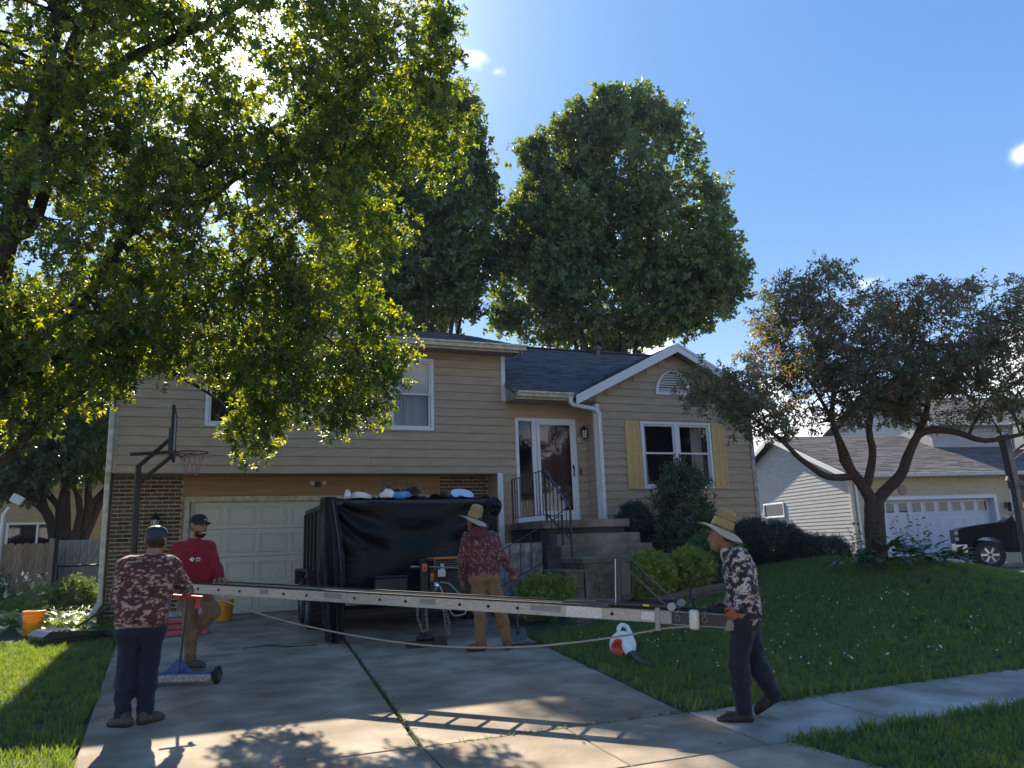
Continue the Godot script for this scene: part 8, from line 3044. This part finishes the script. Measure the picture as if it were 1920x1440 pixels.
	t = person("man in black and white camouflage shirt and straw hat carrying the ladder end", Vector3(4.25, 0.0, 9.46), deg_to_rad(-36.8), {
		"H": Vector3(-0.062, 1.468, 0.0), "N": Vector3(0.0, 1.345, 0.0), "SL": Vector3(0.06, 1.27, 0.155), "SR": Vector3(0.045, 1.275, -0.155), "C": Vector3(0.055, 1.12, 0.0), "P": Vector3(0.072, 0.81, 0.0),
		"EL": Vector3(0.115, 1.02, 0.21), "WL": Vector3(0.035, 0.885, 0.22), "ER": Vector3(0.07, 1.02, -0.2), "WR": Vector3(-0.06, 0.88, -0.16),
		"HL": Vector3(0.062, 0.8, 0.08), "HR": Vector3(0.075, 0.8, -0.08), "KL": Vector3(-0.01, 0.44, 0.085), "KR": Vector3(0.125, 0.43, -0.075), "AL": Vector3(-0.005, 0.1, 0.08), "AR": Vector3(0.235, 0.195, -0.085),
		"TL": Vector3(-0.215, 0.0, 0.1), "BL": Vector3(0.06, 0.0, 0.075), "TR": Vector3(0.095, 0.02, -0.1), "BR": Vector3(0.31, 0.16, -0.085)}, {
		"scale": 1.038, "skin": Color(0.21, 0.095, 0.06), "glove": Color(0.26, 0.075, 0.03), "gloved": "L", "face": Vector3(-1.0, -0.22, 0.1), "hem": 0.745, "loose": 0.026, "collar": 0.02, "pants": Color(0.007, 0.0095, 0.021), "pant_loose": 0.018, "shoe": Color(0.018, 0.014, 0.012), "sole": Color(0.015, 0.013, 0.012), "beard": false,
		"hands": {"L": [Vector3(-0.75, -0.6, -0.05), Vector3(-0.3, 0.0, -1.0), Vector3(-0.6, 0.7, 0.0), 0.9], "R": [Vector3(-0.8, -0.4, 0.2), Vector3(0, 0, 1), Vector3(-0.3, 0.9, 0), 1.0]},
		"shirt_paint": func(p: Vector3): return camo(p, bw, [-0.06, 0.12, 0.34], 9.5, 1.6, 77.0)})
	straw_hat(t, Vector3(0.02, 1.745, 0.0), Vector3(-0.06, 1.572, 0.0), 0.225, Vector3(0.8, 0, 0))

func materials() -> void:
	T.fine = noise_tex(0.09, 0.86, 1.0, 3, 3)
	T.mid = noise_tex(0.02, 0.72, 1.0, 4, 5)
	T.stain = noise_tex(0.006, 0.62, 1.0, 5, 5, FastNoiseLite.TYPE_SIMPLEX_SMOOTH, 1024, Color(1, 1, 1), Color(1.0, 0.97, 0.92))
	T.grain = noise_tex(0.35, 0.72, 1.0, 6, 2, FastNoiseLite.TYPE_VALUE, 512)
	T.cell = noise_tex(0.06, 0.7, 1.0, 8, 2, FastNoiseLite.TYPE_CELLULAR, 512)
	var con := {"tex": T.stain, "scale": vec(0.21), "det": T.grain, "dscale": vec(2.2), "bump": T.mid, "bscale": 0.12}
	M.conc_a = mat(lin(0.6, 0.49, 0.375), 0.9, con)
	var c2 := con.duplicate()
	c2.scale = Vector3(0.17, 0.2, 0.23)
	M.conc_b = mat(lin(0.56, 0.46, 0.355), 0.9, c2)
	M.conc_c = mat(lin(0.63, 0.515, 0.395), 0.9, con)
	M.conc_pale = mat(lin(0.66, 0.62, 0.56), 0.9, con)
	M.conc_step = mat(lin(0.4, 0.33, 0.265), 0.9, con)
	M.conc_agg = mat(lin(0.4, 0.31, 0.235), 0.92, {"tex": T.cell, "scale": vec(1.6), "det": T.stain, "dscale": vec(0.5), "bump": T.cell, "bscale": 0.4})
	M.conc_dark = mat(lin(0.12, 0.11, 0.1), 0.92, con)
	M.conc_street = mat(lin(0.5, 0.46, 0.41), 0.9, {"tex": T.grain, "scale": vec(2.0)})
	M.asphalt = mat(lin(0.06, 0.06, 0.062), 0.9, {"tex": T.grain, "scale": vec(2.0)})
	M.soil = mat(lin(0.065, 0.085, 0.032), 0.95, {"tex": T.mid, "scale": vec(0.8), "det": T.grain, "dscale": vec(3.0)})
	M.mulch = mat(lin(0.17, 0.135, 0.11), 0.95)
	M.litter = mat(lin(0.075, 0.05, 0.03), 0.95)
	var side := {"tex": noise_tex(0.012, 0.86, 1.0, 21, 4), "scale": Vector3(0.25, 1.3, 0.25), "det": noise_tex(0.05, 0.9, 1.0, 22, 3), "dscale": Vector3(0.8, 9.0, 0.8)}
	M.siding = [mat(lin(0.5, 0.385, 0.255), 0.62, side), mat(lin(0.487, 0.375, 0.248), 0.62, side), mat(lin(0.513, 0.395, 0.262), 0.62, side)]
	M.siding_brown = mat(lin(0.42, 0.25, 0.11), 0.65, side)
	M.yellow_siding = mat(lin(0.45, 0.36, 0.19), 0.65, side)
	M.cream_siding = mat(lin(0.6, 0.49, 0.32), 0.6, side)
	M.grey_siding = mat(lin(0.43, 0.44, 0.46), 0.6, side)
	M.brown_siding = mat(lin(0.2, 0.15, 0.1), 0.7, side)
	var paint := {"tex": T.mid, "scale": vec(0.7)}
	M.white_trim = mat(lin(0.78, 0.79, 0.82), 0.5, {"tex": T.fine, "scale": vec(0.6)})
	M.blue_white_trim = mat(lin(0.62, 0.7, 0.82), 0.5)
	M.white_trim_worn = mat(lin(0.68, 0.66, 0.63), 0.65, {"tex": T.mid, "scale": Vector3(1.2, 0.5, 1.2), "det": T.stain, "dscale": vec(0.9)})
	M.beige_trim = mat(lin(0.62, 0.52, 0.36), 0.6, paint)
	M.sage_trim = mat(lin(0.36, 0.38, 0.3), 0.6, paint)
	M.cream_gutter = mat(lin(0.72, 0.66, 0.53), 0.4, paint)
	M.cream_trim = mat(lin(0.68, 0.62, 0.54), 0.5, paint)
	M.soffit = mat(lin(0.42, 0.36, 0.28), 0.7, paint)
	M.garage_trim = mat(lin(0.6, 0.55, 0.42), 0.55, paint)
	M.garage_door = mat(lin(0.62, 0.62, 0.5), 0.45, {"tex": T.fine, "scale": vec(0.5)})
	M.white_door = mat(lin(0.7, 0.72, 0.76), 0.45, {"tex": T.fine, "scale": vec(0.5)})
	M.yellow_wood = mat(lin(0.72, 0.5, 0.18), 0.6, {"tex": noise_tex(0.03, 0.8, 1.0, 31, 4), "scale": Vector3(3.0, 0.25, 3.0)})
	M.yellow_wood_b = mat(lin(0.68, 0.46, 0.16), 0.6, {"tex": noise_tex(0.03, 0.8, 1.0, 31, 4), "scale": Vector3(3.0, 0.25, 3.0)})
	M.maroon_door = mat(lin(0.1, 0.018, 0.016), 0.35, {"tex": T.fine, "scale": vec(0.7)})
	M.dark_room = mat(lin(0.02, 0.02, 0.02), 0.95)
	M.curtain = mat(lin(0.6, 0.58, 0.52), 0.9)
	M.curtain_dim = mat(lin(0.3, 0.32, 0.3), 0.9)
	M.mortar = mat(lin(0.55, 0.46, 0.31), 0.95, {"tex": T.mid, "scale": vec(2.0)})
	var br := {"tex": T.mid, "scale": vec(2.6), "det": T.grain, "dscale": vec(4.0), "bump": T.mid, "bscale": 0.25}
	M.bricks = []
	for c in [[0.2, 0.12, 0.06], [0.16, 0.1, 0.055], [0.22, 0.125, 0.065], [0.115, 0.07, 0.045], [0.24, 0.16, 0.085], [0.19, 0.13, 0.075]]:
		M.bricks.append(mat(lin(c[0], c[1], c[2]), 0.9, br))
	M.brick_grey = mat(lin(0.12, 0.11, 0.105), 0.9, br)
	M.shingle = mat(lin(0.13, 0.15, 0.185), 0.9, {"vc": true, "tex": T.grain, "scale": vec(3.0)})
	M.shingle_plain = mat(lin(0.08, 0.075, 0.07), 0.9, {"tex": T.grain, "scale": vec(1.0)})
	M.shingle_warm = mat(lin(0.17, 0.16, 0.165), 0.9, {"vc": true, "tex": T.grain, "scale": vec(3.0)})
	M.glass = glass(Color(0.02, 0.025, 0.025, 0.25))
	M.glass_dark = glass(Color(0.02, 0.025, 0.03, 0.85))
	M.glass_dark.metallic_specular = 0.5
	M.milk_glass = mat(lin(0.5, 0.5, 0.45), 0.3)
	M.black_metal = mat(lin(0.012, 0.012, 0.014), 0.45, {"tex": T.fine, "scale": vec(2.0)})
	M.blue_black_metal = mat(lin(0.02, 0.026, 0.045), 0.35)
	M.brown_black_metal = mat(lin(0.022, 0.017, 0.016), 0.4, {"tex": T.mid, "scale": vec(3.0)})
	M.black_plastic = mat(lin(0.014, 0.014, 0.015), 0.5)
	M.black_plastic_shiny = mat(lin(0.016, 0.016, 0.018), 0.22)
	M.blue_black_plastic = mat(lin(0.018, 0.022, 0.034), 0.3)
	M.black_rubber = mat(lin(0.015, 0.015, 0.015), 0.8)
	M.grey_rubber = mat(lin(0.3, 0.3, 0.3), 0.6)
	M.tyre = mat(lin(0.018, 0.018, 0.018), 0.85, {"tex": T.mid, "scale": vec(4.0)})
	M.dark_metal = mat(lin(0.09, 0.09, 0.095), 0.45, {"metal": 0.5})
	M.worn_metal = mat(lin(0.36, 0.35, 0.33), 0.5, {"metal": 0.7, "tex": T.mid, "scale": vec(5.0)})
	M.olive_metal = mat(lin(0.25, 0.24, 0.19), 0.5, {"tex": T.mid, "scale": vec(4.0)})
	M.aluminium = mat(lin(0.55, 0.52, 0.46), 0.42, {"metal": 0.55, "tex": T.mid, "scale": Vector3(2.0, 6.0, 2.0), "det": T.fine, "dscale": vec(5.0)})
	M.aluminium_bright = mat(lin(0.7, 0.69, 0.66), 0.4, {"metal": 0.5, "tex": T.mid, "scale": vec(5.0)})
	M.label_worn = mat(lin(0.62, 0.6, 0.56), 0.6, {"tex": noise_tex(0.05, 0.2, 1.0, 41, 3), "scale": vec(6.0)})
	M.chrome = mat(lin(0.65, 0.65, 0.66), 0.15, {"metal": 0.95})
	M.car_black = mat(lin(0.005, 0.006, 0.011), 0.2, {"spec": 0.15})
	M.headlight = mat(lin(0.5, 0.3, 0.28), 0.1, {"coat": 1.0})
	M.trailer_black = mat(lin(0.013, 0.013, 0.014), 0.5, {"tex": T.mid, "scale": vec(1.5)})
	M.tarp = mat(lin(0.0045, 0.005, 0.008), 0.5, {"tex": T.mid, "scale": vec(1.0), "spec": 0.35})
	M.tarp_edge = mat(lin(0.12, 0.12, 0.13), 0.8)
	M.roofing_scrap = mat(lin(0.025, 0.024, 0.024), 0.9, {"tex": T.cell, "scale": vec(2.0)})
	M.roofing_red = mat(lin(0.05, 0.02, 0.018), 0.9)
	M.white_plastic = mat(lin(0.75, 0.76, 0.78), 0.35)
	M.blue_plastic = mat(lin(0.06, 0.28, 0.6), 0.35)
	M.pale_blue_plastic = mat(lin(0.4, 0.55, 0.72), 0.35)
	M.white_paper = mat(lin(0.7, 0.68, 0.64), 0.7)
	M.white_print = mat(lin(0.8, 0.8, 0.8), 0.7)
	M.sticker_orange = mat(lin(0.6, 0.16, 0.03), 0.5)
	M.sticker_yellow = mat(lin(0.65, 0.48, 0.06), 0.5)
	M.red_paint = mat(lin(0.3, 0.03, 0.02), 0.4, {"tex": T.mid, "scale": vec(4.0)})
	M.red_plastic = mat(lin(0.5, 0.035, 0.02), 0.35)
	M.white_tool = mat(lin(0.72, 0.74, 0.74), 0.35)
	M.white_paint_dirty = mat(lin(0.6, 0.6, 0.52), 0.5, {"tex": noise_tex(0.02, 0.45, 1.0, 51, 4), "scale": vec(2.5)})
	M.blue_paint = mat(lin(0.02, 0.07, 0.25), 0.45)
	M.net = mat(lin(0.42, 0.24, 0.26), 0.9)
	M.board_grey = mat(lin(0.3, 0.31, 0.32), 0.4)
	M.bucket = mat(lin(0.75, 0.35, 0.01), 0.42, {"back": lin(0.45, 0.22, 0.0)})
	M.pink_wrap = mat(lin(0.48, 0.16, 0.15), 0.4, {"tex": T.mid, "scale": vec(3.0)})
	M.pink_wrap_b = mat(lin(0.42, 0.14, 0.13), 0.4, {"tex": T.mid, "scale": vec(3.0)})
	M.grey_carton = mat(lin(0.3, 0.28, 0.31), 0.6)
	M.lime = mat(lin(0.55, 0.65, 0.08), 0.5)
	M.rope = mat(lin(0.55, 0.5, 0.42), 0.9, {"tex": noise_tex(0.12, 0.5, 1.0, 61, 2), "scale": vec(9.0)})
	M.dusty_pink = mat(lin(0.3, 0.2, 0.19), 0.7)
	M.timber = mat(lin(0.2, 0.16, 0.12), 0.9, {"tex": noise_tex(0.03, 0.5, 1.0, 71, 4), "scale": Vector3(0.4, 3.0, 1.5)})
	M.dark_wood = mat(lin(0.05, 0.04, 0.03), 0.9)
	M.fence_woods = []
	for c in [[0.42, 0.3, 0.19], [0.47, 0.345, 0.22], [0.38, 0.275, 0.175]]:
		M.fence_woods.append(mat(lin(c[0], c[1], c[2]), 0.85, {"tex": noise_tex(0.03, 0.6, 1.0, 81, 4), "scale": Vector3(3.0, 0.25, 3.0)}))
	M.pale_woods = [mat(lin(0.5, 0.47, 0.4), 0.85, {"tex": noise_tex(0.03, 0.6, 1.0, 82, 4), "scale": Vector3(3.0, 0.25, 3.0)}), mat(lin(0.45, 0.42, 0.36), 0.85, {"tex": noise_tex(0.03, 0.6, 1.0, 82, 4), "scale": Vector3(3.0, 0.25, 3.0)})]
	M.navy_wall = mat(lin(0.02, 0.025, 0.04), 0.7)
	M.navy_roof = mat(lin(0.03, 0.035, 0.05), 0.8)
	var bk := {"tex": noise_tex(0.03, 0.45, 1.0, 91, 5), "scale": Vector3(3.0, 0.8, 3.0), "bump": noise_tex(0.04, 0.0, 1.0, 92, 4), "bscale": 1.2}
	M.bark = mat(lin(0.1, 0.078, 0.058), 0.95, bk)
	M.bark_dark = mat(lin(0.06, 0.048, 0.038), 0.95, bk)
	M.bark_crab = mat(lin(0.15, 0.095, 0.07), 0.95, bk)
	# leaves: a dark upper side, and the share of light that passes
	M.leaf_near_a = mat(lin(0.032, 0.065, 0.02), 0.45, {"back": lin(0.22, 0.3, 0.012)})
	M.leaf_near_b = mat(lin(0.03, 0.065, 0.02), 0.5, {"back": lin(0.1, 0.16, 0.012)})
	M.leaf_near_c = mat(lin(0.05, 0.085, 0.018), 0.45, {"back": lin(0.5, 0.52, 0.012)})
	M.leaf_maple = mat(lin(0.045, 0.08, 0.04), 0.4, {"back": lin(0.13, 0.2, 0.015)})
	M.leaf_maple_b = mat(lin(0.06, 0.1, 0.045), 0.4, {"back": lin(0.24, 0.28, 0.015)})
	M.leaf_bronze = mat(lin(0.085, 0.06, 0.055), 0.42, {"back": lin(0.34, 0.17, 0.04)})
	M.leaf_bronze_green = mat(lin(0.055, 0.075, 0.05), 0.42, {"back": lin(0.2, 0.2, 0.03)})
	M.leaf_dark = mat(lin(0.035, 0.06, 0.034), 0.4, {"back": lin(0.06, 0.1, 0.02)})
	M.leaf_dark_b = mat(lin(0.035, 0.065, 0.03), 0.4, {"back": lin(0.06, 0.1, 0.02)})
	M.leaf_yew = mat(lin(0.02, 0.038, 0.02), 0.5)
	M.leaf_yew_b = mat(lin(0.03, 0.05, 0.025), 0.5)
	M.leaf_lime = mat(lin(0.24, 0.29, 0.04), 0.5, {"back": lin(0.25, 0.3, 0.02)})
	M.leaf_lime_b = mat(lin(0.1, 0.15, 0.03), 0.5, {"back": lin(0.2, 0.25, 0.02)})
	M.leaf_mid = mat(lin(0.055, 0.1, 0.035), 0.5, {"back": lin(0.12, 0.2, 0.02)})
	M.leaf_mid_b = mat(lin(0.04, 0.08, 0.03), 0.5, {"back": lin(0.1, 0.18, 0.02)})
	M.leaf_strap = mat(lin(0.07, 0.13, 0.03), 0.4, {"back": lin(0.25, 0.36, 0.02)})
	M.hosta_dark = mat(lin(0.035, 0.06, 0.03), 0.4, {"back": lin(0.05, 0.1, 0.02)})
	M.hosta_pale = mat(lin(0.22, 0.26, 0.14), 0.4, {"back": lin(0.2, 0.28, 0.05)})
	M.white_petal = mat(lin(0.7, 0.68, 0.6), 0.7, {"back": lin(0.3, 0.3, 0.25)})
	M.grass_a = mat(lin(0.042, 0.072, 0.03), 0.5, {"back": lin(0.22, 0.3, 0.03)})
	M.grass_b = mat(lin(0.036, 0.062, 0.03), 0.5, {"back": lin(0.15, 0.26, 0.02)})
	M.grass_c = mat(lin(0.06, 0.105, 0.022), 0.5, {"back": lin(0.3, 0.38, 0.02)})
	M.skin = mat(Color(1, 1, 1), 0.5, {"vc": true})
	M.cloth_vc = mat(Color(1, 1, 1), 0.88, {"vc": true, "sheen": 0.2, "bump": noise_tex(0.2, 0.0, 1.0, 95, 2), "bscale": 0.12, "scale": vec(8.0)})
	M.leather_vc = mat(Color(1, 1, 1), 0.6, {"vc": true})
	M.navy_cloth = mat(lin(0.012, 0.014, 0.03), 0.55, {"sheen": 0.3})
	M.black_cloth = mat(lin(0.012, 0.011, 0.012), 0.85)
	M.straw = mat(lin(0.52, 0.35, 0.13), 0.65, {"tex": noise_tex(0.12, 0.6, 1.0, 97, 3), "scale": Vector3(4.0, 14.0, 4.0), "bump": T.grain, "bscale": 0.15})
	M.straw_pale = mat(lin(0.6, 0.5, 0.33), 0.65, {"tex": noise_tex(0.12, 0.65, 1.0, 98, 3), "scale": Vector3(9.0, 9.0, 9.0)})

func glass(c: Color) -> StandardMaterial3D:
	var m := StandardMaterial3D.new()
	m.albedo_color = c
	m.transparency = BaseMaterial3D.TRANSPARENCY_ALPHA
	m.roughness = 0.02
	m.metallic_specular = 0.9
	return m

func _ready() -> void:
	rng.seed = 20240
	NZ.seed = 7
	camera_and_light()
	materials()
	ground()
	paving()
	house()
	porch()
	right_neighbour()
	left_yard()
	street_far_side()
	trees()
	edging()
	plants()
	grass()
	trailer()
	hoop()
	hoop_far()
	pickup()
	ladder()
	tools()
	people()
